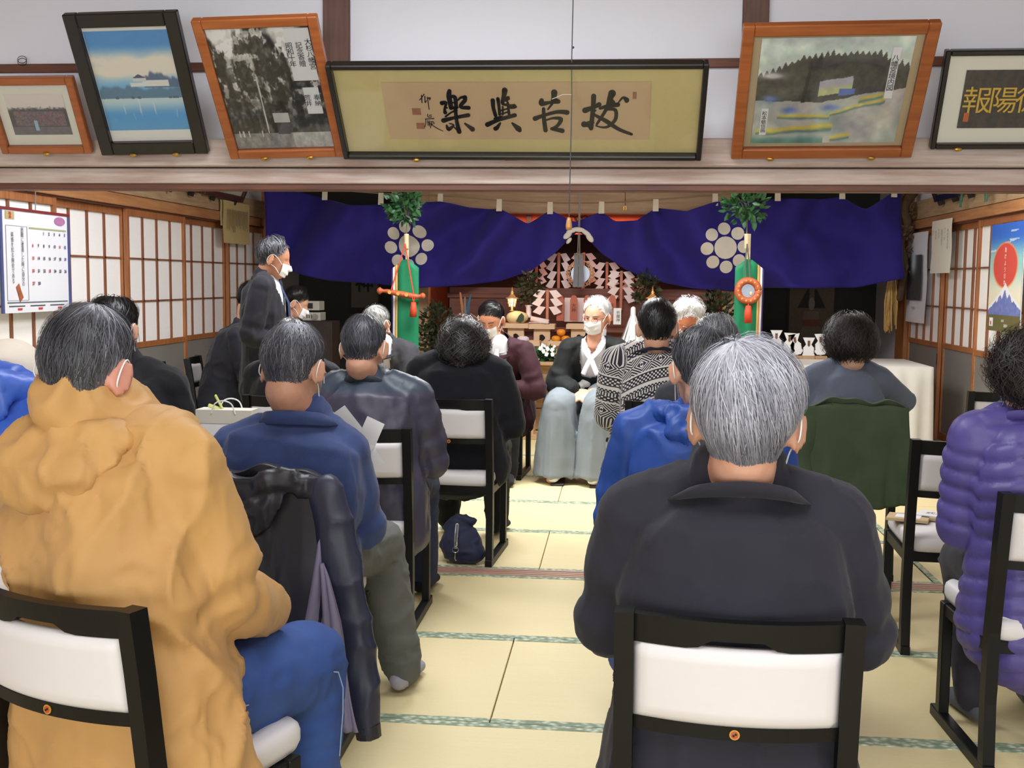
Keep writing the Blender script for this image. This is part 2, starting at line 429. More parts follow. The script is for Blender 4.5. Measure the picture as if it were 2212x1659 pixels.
for B, sd in ((LB, -1), (RB, 1)):
    for i in range(len(B)-1): shoji(n, sd, B[i]-.017, B[i+1]+.017, i % 2 == 0); n += 1
k = 8
for X, sd, ye in ((XL, -1, 10.9), (XR, 1, 10.9)):
    a = lambda d0, d1, y0, y1, z0, z1: box(min(X-sd*d0, X-sd*d1), max(X-sd*d0, X-sd*d1), y0, y1, z0, z1, .003)
    struct('trim_%d' % k, a(-.06, .022, 5.06, ye, H1, H1+.028), M_beam_r); k += 1
    struct('trim_%d' % k, a(-.06, .045, 5.06, ye-.25, H1+.012, H2), M_shoji_y); k += 1
    struct('trim_%d' % k, a(-.06, .035, 5.06, ye, H2+.006, H2+.17), M_board_y); k += 1
    struct('trim_%d' % k, a(-.08, .03, 5.06, 10.9, -.03, .034), M_board_y); k += 1
    struct('trim_%d' % k, a(-.06, .05, 10.64 if sd > 0 else 10.82, 10.95, 0, 2.7), M_shoji); k += 1
    struct('wall_inner_%s' % ('left' if sd < 0 else 'right'), a(-.12, -.062, 5.06, 12.3, -.03, 2.86) if False else box(min(X+sd*.06, X+sd*.11), max(X+sd*.06, X+sd*.11), 5.06, 12.4, -.03, 2.86), M_wall)
    struct('wall_upper_%s' % ('left' if sd < 0 else 'right'), a(-.06, 0, 5.06, 10.9, H2+.17, 2.86), M_wall)
# the back of the room: two dark alcoves and the altar recess between them
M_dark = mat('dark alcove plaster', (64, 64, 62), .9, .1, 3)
M_darkwood = wood('dark stained wood', (58, 44, 36), (40, 30, 25), .6, 2)
M_palewood = wood('pale altar wood', (196, 164, 124), (168, 132, 96), .55, 2, 3)
M_palewood_x = wood('pale altar wood level', (200, 168, 128), (172, 136, 100), .55, 0, 3)
M_redwood = wood('red stained altar wood', (128, 72, 52), (96, 50, 36), .55, 0, 3)
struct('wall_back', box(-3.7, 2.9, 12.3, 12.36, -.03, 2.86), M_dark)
AX0, AX1 = at(905, 700, Y=10.7)[0], at(1587, 700, Y=10.7)[0]
for q, (x0, x1) in enumerate(((AX0-.02, AX0+.1), (AX1-.12, AX1))):
    struct('trim_%d' % (20+q), box(x0, x1, 10.66, 10.78, 0, 2.86, .004), M_palewood)
    struct('wall_altar_%s' % ('left' if q == 0 else 'right'), box(x0+.03, x1-.03, 10.78, 12.3, 0, 2.86), M_redwood)
LZ = at(1240, 462, Y=10.7)[2]
struct('trim_22', box(AX0, AX1, 10.68, 10.80, LZ, LZ+.26, .004), M_palewood_x)
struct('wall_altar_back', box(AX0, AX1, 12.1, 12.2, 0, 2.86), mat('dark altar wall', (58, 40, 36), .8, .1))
struct('trim_23', box(AX0+.1, AX1-.12, 11.26, 11.32, LZ-.17, LZ+.28, .003), mat('orange lit altar board', (220, 112, 66), .6, .08))  # orange lamplight on the back wall painted into this added board's colour
struct('wall_altar_top', box(AX0, AX1, 10.8, 12.2, LZ+.30, LZ+.33), M_redwood)
# ------------------------------------------------------------------ chairs
M_lac = mat('black lacquered wood', (15, 15, 15), .42, .15, 5, spec=.28)
M_vinyl = mat('off white vinyl', (222, 219, 220), .5, .02, 4, bump=.1, bscale=300, bdist=.0005, c2=(214, 210, 210))
M_gold = mat('gold sticker', (206, 152, 52), .4, .1, 8)
M_rust = mat('rust red ink', (190, 84, 44), .5)
M_ink = mat('black ink', (22, 20, 22), .7, .05)
CW, CH = .40, .79
def yback(z):   # rear post centre line
    return -.205-.045*max(0, (z-.40)/.39)**1.4+.012*math.sin(PI*min(1, z/.5))
def curved_rail(z0f, z1f, th, bow, w, dy=0, n=17, top_bulge=0):
    """rail between the posts, bowed backward; z0f/z1f give lower / upper edge along s in -1..1"""
    S = np.linspace(-1, 1, n); V = []
    for s in S:
        a, b = z0f(s), z1f(s)
        for z, d in ((a, -th/2), (b, -th/2), (b, th/2), (a, th/2)):
            V.append((s*w, yback(z)-bow*(1-s*s)+d+dy, z))
    Fc = []
    for i in range(n-1):
        for k in range(4): a = i*4+k; b = i*4+(k+1) % 4; Fc.append((a, b, b+4, a+4))
    Fc += [(0, 3, 2, 1)[::-1], tuple((n-1)*4+k for k in (0, 1, 2, 3))[::-1]]
    return V, [f[::-1] for f in Fc]
def make_chair(label, loc, rz, group=None):
    t = thing('banquet_chair', label, 'chair', loc, rz, group)
    for s in (-1, 1):
        x = s*(CW/2-.016); V = []; zs = [.03, .2, .4, .55, .68, CH]
        P = [(x, yback(z), z) for z in zs]
        obj('rear_post', tube(P, [(.016, .021)]*len(P), 4, (1, 1, 0), False) if False else join(*[xf(q) for q in [sweep_rect(P, .032, .040)]]), M_lac, t)
        obj('front_leg', box(x-.015, x+.015, .15, .188, .03, .375, .003), M_lac, t)
        obj('skid', box(x-.0165, x+.0165, -.232, .232, 0, .034, .003), M_lac, t)
        obj('side_rail', box(x-.011, x+.011, -.19, .17, .335, .372, .002), M_lac, t)
    for ya in (.15, -.205): obj('cross_rail', box(-CW/2+.03, CW/2-.03, ya, ya+.02, .34, .375, .002), M_lac, t)
    # cushion: rounded slab
    sx, sy, zt, zb = CW/2-.012, .225, .435, .372; V = []; prof = [(0, zb), (.90, zb), (.97, zb+.006), (1.0, zb+.022), (1.0, zt-.022), (.985, zt-.010), (.95, zt-.002), (.8, zt+.004), (.4, zt+.008), (0, zt+.009)]
    N = 40; Fc = []
    for q, z in prof:
        for k in range(N):
            a = 2*PI*k/N; c, s_ = math.cos(a), math.sin(a); e = .22
            px, py = math.copysign(abs(c)**e, c), math.copysign(abs(s_)**e, s_)
            V.append((px*sx*q, py*sy*q+.01, z))
    for j in range(len(prof)-1):
        for k in range(N): a = j*N+k; b = j*N+(k+1) % N; Fc.append((a, b, b+N, a+N))
    obj('seat_cushion', (V, Fc), M_vinyl, t, True)
    W = CW/2-.032; bow = .028
    cutz = lambda s: .738+.016*sst(.42, .26, abs(s))
    obj('top_rail', curved_rail(cutz, lambda s: .787, .022, bow, W), M_lac, t)
    def pad(u, v):
        s = -1+2*u; z = .603+.138*v; ed = min(1, (1-abs(s))/.05, v/.08+.0, (1-v)/.08+.0); ed = math.sqrt(max(0, min(1, ed)))
        return s, z, ed
    n, mm = 25, 11; V = []; Fc = []
    for sgn in (-1, 1):
        for j in range(mm):
            for i in range(n):
                s, z, ed = pad(i/(n-1), j/(mm-1)); V.append((s*W, yback(z)-bow*(1-s*s)+sgn*(.006+.013*ed), z))
    for q in (0, 1):
        for j in range(mm-1):
            for i in range(n-1):
                a = q*n*mm+j*n+i; f = (a, a+1, a+1+n, a+n); Fc.append(f if q == 0 else f[::-1])
    o2 = n*mm
    loop = [i for i in range(n)]+[j*n+n-1 for j in range(1, mm)]+[(mm-1)*n+i for i in range(n-2, -1, -1)]+[j*n for j in range(mm-2, 0, -1)]
    for i in range(len(loop)): a, b = loop[i], loop[(i+1) % len(loop)]; Fc.append((b, a, a+o2, b+o2))
    obj('back_pad', (V, Fc), M_vinyl, t, True)
    obj('lower_rail', curved_rail(lambda s: .580, lambda s: .604, .02, bow, W), M_lac, t)
    y0 = yback(.592)-bow-.0105
    st = obj('badge', plate(disc(.0085, 20), .002, (0, y0-.001, .592)), M_gold, t)
    obj('badge_mark', join(plate(disc(.0062, 16), .001, (0, y0-.0022, .592)), ), M_rust, st)
    obj('badge_dot', plate(disc(.002, 8), .001, (-.0018, y0-.003, .591)), M_ink, st); obj('badge_dot', plate(disc(.002, 8), .001, (.002, y0-.003, .5935)), M_ink, st)
    return t
def sweep_rect(P, w, d):
    V = []; m = len(P)
    for i, p in enumerate(P):
        for dx, dy in ((-1, -1), (1, -1), (1, 1), (-1, 1)): V.append((p[0]+dx*w/2, p[1]+dy*d/2, p[2]))
    Fc = []
    for i in range(m-1):
        for k in range(4): a = i*4+k; b = i*4+(k+1) % 4; Fc.append((a, b, b+4, a+4))
    Fc += [(3, 2, 1, 0), tuple((m-1)*4+k for k in range(4))]
    return V, Fc
CHAIR0 = [None]
def chair(x, yr, deg, label, group='white and black banquet chairs in the hall'):
    """x, yr: centre of the chair's back at floor; deg: turn counter-clockwise"""
    a = math.radians(deg); f = np.array([-math.sin(a), math.cos(a)]); p = np.array([x, yr])+f*.215
    if CHAIR0[0] is None: CHAIR0[0] = make_chair(label, (p[0], p[1], 0), a, group); return CHAIR0[0]
    return copy_tree(CHAIR0[0], (p[0], p[1], 0), a, label, group)

# ------------------------------------------------------------------ people
M_skin = {}
def skin(c=(196, 150, 124)):
    k = 'skin %d %d %d' % c
    if k not in M_skin:
        t = NT(k); A = lin(c); f = t.noise(t.coords(), 22, 4); g = t.noise(t.coords(), 160, 2)
        t.link(t.mix(t.math('MULTIPLY', f, .9), lin(tuple(min(255, v*1.08) for v in c)), lin((int(c[0]*.88), int(c[1]*.80), int(c[2]*.76)))), t.b.inputs['Base Color'])
        t.b.inputs['Roughness'].default_value = .5; t.b.inputs['Subsurface Weight'].default_value = .05; t.b.inputs['Subsurface Radius'].default_value = (.012, .005, .003); t.b.inputs['Subsurface Scale'].default_value = .6
        t.bump(g, .12, .001); M_skin[k] = t.m
    return M_skin[k]
def ell(Dv, c, r):
    r = np.array(r); c = np.array(c); a = ((Dv/r)**2).sum(1); b = (Dv*c/r**2).sum(1); cc = ((c/r)**2).sum()-1
    return (b+np.sqrt(np.maximum(b*b-a*cc, 1e-9)))/a
def head_r(Dv):
    t = np.stack([ell(Dv, (0, -.012, .022), (.0735, .093, .094)), ell(Dv, (0, .028, -.042), (.057, .063, .078)), ell(Dv, (0, -.03, -.03), (.055, .055, .07))])
    k = 130.; r = np.log(np.exp(k*(t-t.max(0))).sum(0))/k+t.max(0)
    p = Dv*r[:, None]; x, y, z = p.T; fr = (y > 0)
    nose = .021*np.exp(-(x/.0115)**2)*np.where(z > -.032, np.clip((.018-z)/.05, 0, 1), np.exp(-((z+.032)/.009)**2))
    nose += .006*np.exp(-((np.abs(x)-.013)/.007)**2-((z+.031)/.009)**2)
    sock = -.008*np.exp(-((np.abs(x)-.031)/.015)**2-((z-.006)/.010)**2)
    lid = .0035*np.exp(-((np.abs(x)-.031)/.013)**2-((z-.003)/.006)**2)
    brow = .003*np.exp(-((np.abs(x)-.028)/.022)**2-((z-.025)/.008)**2)
    lips = .004*np.exp(-(x/.021)**2-((z+.066)/.007)**2)-.003*np.exp(-(x/.024)**2-((z+.073)/.002)**2)
    return r+fr*(nose+sock+lid+brow+lips)
def sph(az, el): return np.stack([np.sin(az)*np.cos(el), np.cos(az)*np.cos(el), np.sin(el)], -1)   # az 0 = face, + = right
class Head:
    def __init__(s, C, yaw, pitch, roll=0, scale=1.0):
        s.C = np.array(C, float); s.s = scale
        s.R = rotz(math.radians(yaw))@rotx(-math.radians(pitch))@roty(math.radians(roll))
    def w(s, P): return s.C+s.s*(np.asarray(P, float)@s.R.T)
    def pt(s, Dv, off=0): Dv = np.atleast_2d(Dv); return s.w(Dv*(head_r(Dv)+off)[:, None])
    def mesh(s):
        nu, nv = 56, 40; V = []; Fc = []
        az = np.linspace(0, 2*PI, nu, endpoint=False)
        Ds = [np.array([[0, 0, -1.0]])]
        for j in range(1, nv): Ds.append(sph(az, np.full(nu, -PI/2+PI*j/nv)))
        Ds.append(np.array([[0, 0, 1.0]])); V = s.pt(np.concatenate(Ds))
        Fc = [(0, 1+k, 1+(k+1) % nu) for k in range(nu)]
        for j in range(nv-2):
            for k in range(nu): a = 1+j*nu+k; b = 1+j*nu+(k+1) % nu; Fc.append((a, a+nu, b+nu, b))
        t = 1+(nv-1)*nu; o = 1+(nv-2)*nu; Fc += [(t, o+(k+1) % nu, o+k) for k in range(nu)]
        return V, [f[::-1] for f in Fc]
    def ears(s):
        out = []
        for sg in (-1, 1):
            R = rotz(sg*math.radians(-30))@rotx(math.radians(-10))
            c = np.array([sg*.0815, -.016, -.012])
            b = ball((0, 0, 0), (.008, .019, .034), 14, 10)
            out.append((s.w(np.array(b[0])@R.T+c), b[1]))
            rim = []
            for k in range(13):
                a = math.radians(-70+k*24); rim.append(np.array([sg*.004, -.018*math.cos(a)*1.05, .033*math.sin(a)*1.05]))
            tb = tube(rim, .0045, 6); out.append((s.w(np.array(tb[0])@R.T+c), tb[1]))
            lb = ball((0, .004, -.030), (.006, .009, .009), 8, 6); out.append((s.w(np.array(lb[0])@R.T+c), lb[1]))
        return out
ELEV = {'man': [(0, 46), (30, 44), (50, 36), (70, 22), (85, 13), (98, 8), (108, -6), (120, -24), (140, -35), (165, -41), (180, -47)],
        'full': [(0, 46), (30, 44), (50, 36), (70, 20), (85, 8), (100, -6), (115, -26), (135, -38), (180, -42)],
        'receding': [(0, 62), (30, 58), (50, 46), (70, 26), (85, 13), (98, 8), (108, -6), (120, -22), (140, -34), (180, -38)],
        'bob': [(0, 40), (25, 36), (45, 18), (60, -8), (80, -32), (100, -46), (140, -52), (180, -50)],
        'long': [(0, 46), (30, 40), (50, 14), (70, -20), (90, -48), (120, -56), (180, -56)]}
def hairmat(name, dark, light, bias=.5, rough=.42):
    if name in _MC: return _MC[name]
    t = NT(name); a = t.attr('tone'); n = t.noise(t.coords((1, 1, 1)), 14, 2)
    f = t.math('ADD', a.outputs['Fac'], t.math('MULTIPLY', t.math('SUBTRACT', n, .5), .35))
    t.link(t.ramp(f, [(.1, lin(dark)), (max(.15, bias), lin(tuple(int(d+(l-d)*.45) for d, l in zip(dark, light)))), (.95, lin(light))]), t.b.inputs['Base Color'])
    t.b.inputs['Roughness'].default_value = rough; t.b.inputs['Specular IOR Level'].default_value = .45
    _MC[name] = t.m; return t.m
def make_hair(h, m, parent, base, style='man', thick=.013, n=1600, length=.06, crown=(.0, -.55, .83), seed=1, width=.0012, curl=.15, wave=0, bald=0, overhang=.006, lift=.004, toneband=None, tone_mean=.45, tone_var=.25, fringe=0, kp=8, nape=0, fade=None):
    fade = (13 if style in ('man', 'receding') else 0) if fade is None else fade
    rg = np.random.RandomState(seed)
    tb = np.array(ELEV[style], float)
    def edge(Dv):
        az = np.degrees(np.abs(np.arctan2(Dv[:, 0], Dv[:, 1]))); e = np.interp(az, tb[:, 0], tb[:, 1])+nape*sst(100, 150, az)
        return np.degrees(np.arcsin(np.clip(Dv[:, 2], -1, 1)))-e
    c = unit(crown); b1 = unit(np.cross(c, [1.0, 0, 0])); b2 = np.cross(c, b1)
    def dirs(th, ph): return (np.cos(th)[:, None]*c+np.sin(th)[:, None]*(np.cos(ph)[:, None]*b1+np.sin(ph)[:, None]*b2))
    def off(Dv, ph=None):
        e_ = edge(Dv); t = thick*(.10+.90*sst(max(-1, fade-6), 24+fade*1.2, e_))
        if fade: t = t*(.42+.58*sst(-.25, .75, Dv[:, 2]))
        if bald: ang = np.arccos(np.clip(Dv@c, -1, 1)); t = t*sst(bald*.55, bald*1.15, ang)
        return t
    # shell
    nu, nv = 72, 44
    th = np.linspace(0.001, 2.5, nv); ph = np.linspace(0, 2*PI, nu, endpoint=False)
    TH, PH = np.meshgrid(th, ph, indexing='ij'); Dv = dirs(TH.ravel(), PH.ravel())
    e = edge(Dv); st = noise(np.stack([np.cos(PH.ravel())*9, np.sin(PH.ravel())*9, TH.ravel()*2.2], 1), seed)
    V = h.pt(Dv, 0)+0; o_ = off(Dv)*(.72+.35*st); V = h.pt(Dv, o_)
    ok = e > (fade*.62-1.5)
    if bald: ok &= np.arccos(np.clip(Dv@c, -1, 1)) > bald*.7
    Fc = []
    for j in range(nv-1):
        for k in range(nu):
            q = (j*nu+k, (j+1)*nu+k, (j+1)*nu+(k+1) % nu, j*nu+(k+1) % nu)
            if all(ok[i] for i in q): Fc.append(q)
    tone = np.clip(tone_mean+tone_var*(st-.5)*1.6, 0, 1)
    VV = [V]; TT = [tone]; FF = list(Fc); base_i = len(V)
    # strands
    th0 = np.arccos(1-rg.rand(n)*(1-math.cos(2.35))); ph0 = rg.rand(n)*2*PI
    L = length*(.6+.8*rg.rand(n))*((.22+.78*sst(0, 45, edge(dirs(th0, ph0)))) if fade else 1.0); K = kp
    drift = rg.randn(n)*curl; lf = lift*(rg.rand(n)**2)*2.2; tn = np.clip(tone_mean+tone_var*rg.randn(n), 0, 1)
    wph = rg.rand(n)*6.28
    if bald: sel = rg.rand(n) > np.exp(-(th0/bald)**2*1.2)*.9
    else: sel = np.ones(n, bool)
    sel &= edge(dirs(th0, ph0)) > 0
    th0, ph0, L, drift, lf, tn, wph = (a[sel] for a in (th0, ph0, L, drift, lf, tn, wph)); n = len(th0)
    pts = []; alive = np.ones(n, bool); over = np.zeros(n)
    for i in range(K):
        s = i/(K-1); thi = th0+s*L/.105; phi = ph0+drift*s/np.maximum(.35, np.sin(th0))*.5+wave*np.sin(wph+s*9)
        Dv = dirs(thi, phi); ed = edge(Dv); o2 = np.maximum(off(Dv), .0012)*(.95+.1*np.sin(wph))+lf*math.sin(PI*(.25+.6*s))*((.15+.85*sst(0, 40, ed)) if fade else 1.0)
        if fringe: o2 = o2+fringe*sst(.5, 1, s)*np.clip(Dv[:, 1], 0, 1)
        over += np.where(ed < 0, L/(K-1), 0)
        P = h.pt(Dv, o2)
        if i: P = np.where((over > overhang)[:, None], pts[-1], P)
        pts.append(P)
    pts = np.stack(pts, 1)                    # n,K,3
    T = np.gradient(pts, axis=1); nn = pts-h.C; S = np.cross(T, nn); S /= (np.linalg.norm(S, axis=2, keepdims=True)+1e-9)
    wd = width*np.linspace(1, .35, K)[None, :, None]
    A = pts-S*wd; B = pts+S*wd
    SV = np.stack([A, B], 2).reshape(-1, 3); VV.append(SV); TT.append(np.repeat(tn, K*2))
    if toneband is not None: pass
    idx = base_i+np.arange(n)[:, None]*(2*K)+np.arange(K-1)[None, :]*2
    q = np.stack([idx, idx+1, idx+3, idx+2], -1).reshape(-1, 4)
    FF = FF+[tuple(f) for f in q]
    V = np.concatenate(VV); T_ = np.concatenate(TT)
    if toneband is not None: T_ = np.clip(T_+toneband(h, V), 0, 1)
    me = mesh_of('hair', V-base, FF); fattr(me, 'tone', T_); finish(me, m)
    o = obj('hair', me, None, parent); return o

M_mask = mat('white mask cloth', (240, 240, 240), .85, .03, 8, bump=.2, bscale=500)
def make_mask(h, parent, base, m=None, pleats=True, off=.007):
    m = m or M_mask
    nu, nv = 25, 15
    def fn(u, v):
        x = -.068+.136*u; z = -.112+.100*v
        az = math.atan2(x*1.05, .09); el = math.atan2(z-.0, .098)
        az = az*1.12
        d = sph(np.array(az), np.array(el)); bul = .010*math.exp(-(x/.03)**2)*math.exp(-((z+.052)/.035)**2)
        pl = .0016*math.sin(v*PI*5.5) if pleats else 0
        r = head_r(np.array([d]))[0]
        # bridge over nose and mouth
        return d*(max(r, .093*(1-.35*(abs(x)/.07)**2.2))+off+bul*.3+pl*math.exp(-(x/.05)**4))
    V, Fc = grid(nu, nv, fn); V = h.w(np.array(V)); c = h.C
    V2 = V+(c-V)*.03
    n0 = len(V); F2 = [f for f in Fc]+[tuple(i+n0 for i in f[::-1]) for f in Fc]
    o = obj('face_mask', (np.concatenate([V, V2])-base, F2), m, parent, True)
    for sg in (-1, 1):
        P = [(sg*.068, .055, -.018), (sg*.076, .02, .014), (sg*.081, -.012, .026), (sg*.086, -.032, .006), (sg*.085, -.034, -.024), (sg*.079, -.012, -.034), (sg*.072, .02, -.046), (sg*.066, .05, -.074)]
        P = smooth_path([np.array(p) for p in P], 4)
        obj('ear_loop', (np.array(tube(h.w(np.array(P)), .0016, 5)[0])-base, tube(P, .002, 5)[1]), m, o, True)
    return o
def smooth_path(P, k=4):
    P = [np.asarray(p, float) for p in P]; out = []
    for i in range(len(P)-1):
        p0, p1, p2, p3 = P[max(i-1, 0)], P[i], P[i+1], P[min(i+2, len(P)-1)]
        for j in range(k):
            t = j/k; out.append(.5*((2*p1)+(p2-p0)*t+(2*p0-5*p1+4*p2-p3)*t*t+(3*p1-p0-3*p2+p3)*t**3))
    out.append(P[-1]); return out
def hand(wr, d, nrm_, side=1, curl=.5, s=1.0):
    """palm + five fingers; wr wrist, d direction of fingers, nrm_ back of the hand, side: thumb side sign"""
    d = unit(d); nn = unit(np.asarray(nrm_, float)-d*np.dot(nrm_, d)); sd = np.cross(d, nn)*side
    parts = [tube([wr, wr+d*.04*s, wr+d*.085*s], [(.024*s, .015*s), (.036*s, .014*s), (.037*s, .012*s)], 10, sd)]
    for i, (o_, L) in enumerate(((.028, .072), (.010, .082), (-.009, .076), (-.027, .060))):
        p = wr+d*.082*s+sd*o_*s; dd = d+sd*o_*1.5; pts = [p]
        for k in range(3):
            dd = unit(dd-nn*curl*(.45+.25*k)); p = p+dd*L*s*(.45, .32, .25)[k]; pts.append(p)
        parts.append(tube([wr+d*.06*s+sd*o_*.9*s]+pts, [.0105*s, .0100*s, .0092*s, .0085*s, .0078*s], 8))
    tp = wr+d*.022*s+sd*.028*s; t1 = tp+unit(d*.6+sd*.9-nn*.2)*.035*s; t2 = t1+unit(d*.95+sd*.25-nn*.4)*.03*s; t3 = t2+unit(d-sd*.1-nn*.5)*.025*s
    parts.append(tube([wr+d*.012*s+sd*.012*s, tp, t1, t2, t3], [.014*s, .0145*s, .0115*s, .0105*s, .009*s], 8))
    return parts

class Body:
    """skeleton in world space. hip, neck (base), head; facing deg ccw from +y"""
    def __init__(s, hip, neck, face, sh=.20, elbow=None, wrist=None, knee=None, ankle=None, standing=False, knee_h=.47, shl=None):
        s.hip = np.array(hip, float); s.nk = np.array(neck, float); a = math.radians(face)
        s.f = np.array([-math.sin(a), math.cos(a), 0]); s.r = np.array([math.cos(a), math.sin(a), 0]); s.sh_w = sh
        s.spine = [s.hip+np.array([0, 0, -.05]), s.hip+(s.nk-s.hip)*.25-s.f*.015, s.hip+(s.nk-s.hip)*.55-s.f*.02, s.hip+(s.nk-s.hip)*.8-s.f*.015, s.nk-np.array([0, 0, .035]), s.nk]
        s.S = {}; s.E = {}; s.Wr = {}; s.K = {}; s.A = {}
        upv = unit(s.nk-s.hip)
        for g in (-1, 1):
            S = s.nk-upv*.062+s.r*g*sh-s.f*.002
            if shl and g in shl: S = S+s.r*shl[g][0]+np.array([0, 0, shl[g][1]])
            E = S+s.r*g*.035-np.array([0, 0, .265])+s.f*.075
            Wt = s.hip+s.f*.27+s.r*g*.06+np.array([0, 0, .10])
            if standing: E = S+s.r*g*.05-np.array([0, 0, .29])-s.f*.02; Wt = E-np.array([0, 0, .22])+s.f*.10-s.r*g*.02
            if elbow and g in elbow: E = S+s.r*elbow[g][0]+s.f*elbow[g][1]+np.array([0, 0, elbow[g][2]])
            if wrist and g in wrist: Wt = s.hip+s.r*wrist[g][0]+s.f*wrist[g][1]+np.array([0, 0, wrist[g][2]])
            if standing: Kn = s.hip+s.r*g*.09+np.array([0, 0, -(s.hip[2]-.48)])+s.f*.02; An = np.array([Kn[0], Kn[1], .08])-s.f*.03
            else: Kn = s.hip+s.f*.42+s.r*g*.12; Kn[2] = knee_h; An = Kn+s.f*.0+s.r*g*.01; An[2] = .085
            if knee and g in knee: Kn = s.hip+s.r*knee[g][0]+s.f*knee[g][1]; Kn[2] = knee[g][2]; An = Kn.copy(); An[2] = .085
            if ankle and g in ankle: An = s.hip+s.r*ankle[g][0]+s.f*ankle[g][1]; An[2] = ankle[g][2]
            s.S[g], s.E[g], s.Wr[g], s.K[g], s.A[g] = S, E, Wt, Kn, An
        s.bones = [(s.spine[0], s.spine[2]), (s.spine[2], s.spine[5])]
        for g in (-1, 1): s.bones += [(s.S[g], s.E[g]), (s.E[g], s.Wr[g])]
    def torso(s, g=0, w=1.0, d=1.0, top=True, hem=0, flare=0):
        u = unit(s.nk-s.hip); P = [s.spine[0]-np.array([0, 0, hem])]+s.spine
        k = s.sh_w/.20
        R = [(.165+g+flare, .125+g+flare*.6), (.168+g+flare*.6, .128+g), (.152+g, .112+g), (.160+g, .116+g), (.155*k+g, .105+g), (.098*k+g*.8, .075+g*.8), (.060+g*.5, .060+g*.5)]
        R = [(a*w, b*d) for a, b in R]
        if not top: P, R = P[:-1], R[:-1]
        return tube(P, R, 20, s.r, True, 2.4)
    def body_parts(s, h, feet=True, hand_pose=None, thin=.0):
        P = [s.torso(-.012)]
        ne = h.w((0, -.028, -.07)); P.append(tube([s.nk-np.array([0, 0, .03]), s.nk*.5+ne*.5, ne], [(.070, .062), (.061, .058), (.058, .060)], 14, s.r))
        P.append(h.mesh()); P += h.ears()
        for g in (-1, 1):
            P.append(tube([s.nk-np.array([0, 0, .045])+s.r*g*.04, s.S[g]], [.05, .05], 10))
            P.append(tube([s.S[g], s.S[g]*.5+s.E[g]*.5, s.E[g]], [.048, .042, .036], 10)); P.append(tube([s.E[g], s.E[g]*.6+s.Wr[g]*.4, s.Wr[g]], [.036, .036, .026], 10))
            d = unit(s.Wr[g]-s.E[g]); hd, hn, sd, cu = (hand_pose or {}).get(g, (unit(d*.6+s.f*.6-s.r*g*.6-np.array([0, 0, .25])), np.array([0, 0, 1.0])+s.f*.2, -g, .35))
            P += hand(s.Wr[g]+d*.005, hd, hn, sd, cu)
            hipj = s.hip+s.r*g*.085+np.array([0, 0, -.01])
            P.append(tube([hipj, hipj*.5+s.K[g]*.5, s.K[g]], [.072, .062, .048], 10)); P.append(tube([s.K[g], s.K[g]*.65+s.A[g]*.35, s.A[g]], [.046, .048, .032], 10))
            fo = unit(s.f+s.r*g*.12)
            P.append(tube([s.A[g]-fo*.035-np.array([0, 0, .035]), s.A[g]+fo*.05-np.array([0, 0, .04]), s.A[g]+fo*.15-np.array([0, 0, .055])], [(.030, .034), (.036, .036), (.038, .022)], 10, s.r)); P.append(tube([s.A[g], s.A[g]-np.array([0, 0, .045])], .033, 10))
        return P
    def sleeve(s, g, r=(.074, .066, .056, .047), to=1.0, drop=0):
        S, E, Wt = s.S[g], s.E[g], s.Wr[g]; C = E+(Wt-E)*to
        P = smooth_path([S+s.r*(-g)*.03, S+(E-S)*.18, S+(E-S)*.7, E+unit(E-S)*.006, E+(C-E)*.35, C], 3)
        R = np.interp(np.linspace(0, 1, len(P)), [0, .25, .6, 1], r)
        return tube(P, list(R), 14)
    def yoke(s, r=.07, drop=.0):
        out = []
        for g in (-1, 1):
            out.append(tube([s.nk-np.array([0, 0, .052])+s.r*g*.045, s.nk*.45+s.S[g]*.55+np.array([0, 0, .006]), s.S[g]+s.r*g*.004], [(r*.9, r*.8), (r*.98, r*.9), (r, r)], 12))
        return out
    def bone_coords(s, V):
        best = np.full(len(V), 1e9); pu = np.zeros(len(V)); pv = np.zeros(len(V)); bi = np.zeros(len(V), int)
        for i, (A, B) in enumerate(s.bones):
            ab = B-A; L = np.linalg.norm(ab); t = np.clip(((V-A)@ab)/(L*L), 0, 1); Q = A+t[:, None]*ab; d = np.linalg.norm(V-Q, axis=1)-(.10 if i < 2 else 0.015)
            m = d < best; best[m] = d[m]; bi[m] = i
            rel = V-Q; ux = rel@s.r; uy = rel@s.f
            if i < 2: u = (V-s.hip)@s.r; v = (V-s.hip)@unit(s.nk-s.hip)
            else:
                tt = unit(ab); e1 = unit(s.r-tt*np.dot(s.r, tt)); e2 = np.cross(tt, e1); u = np.arctan2(rel@e2, rel@e1)*.06; v = .46-t*L-(0 if i % 2 == 0 else .27)
            pu[m] = u[m]; pv[m] = v[m]
        return pu, pv, bi
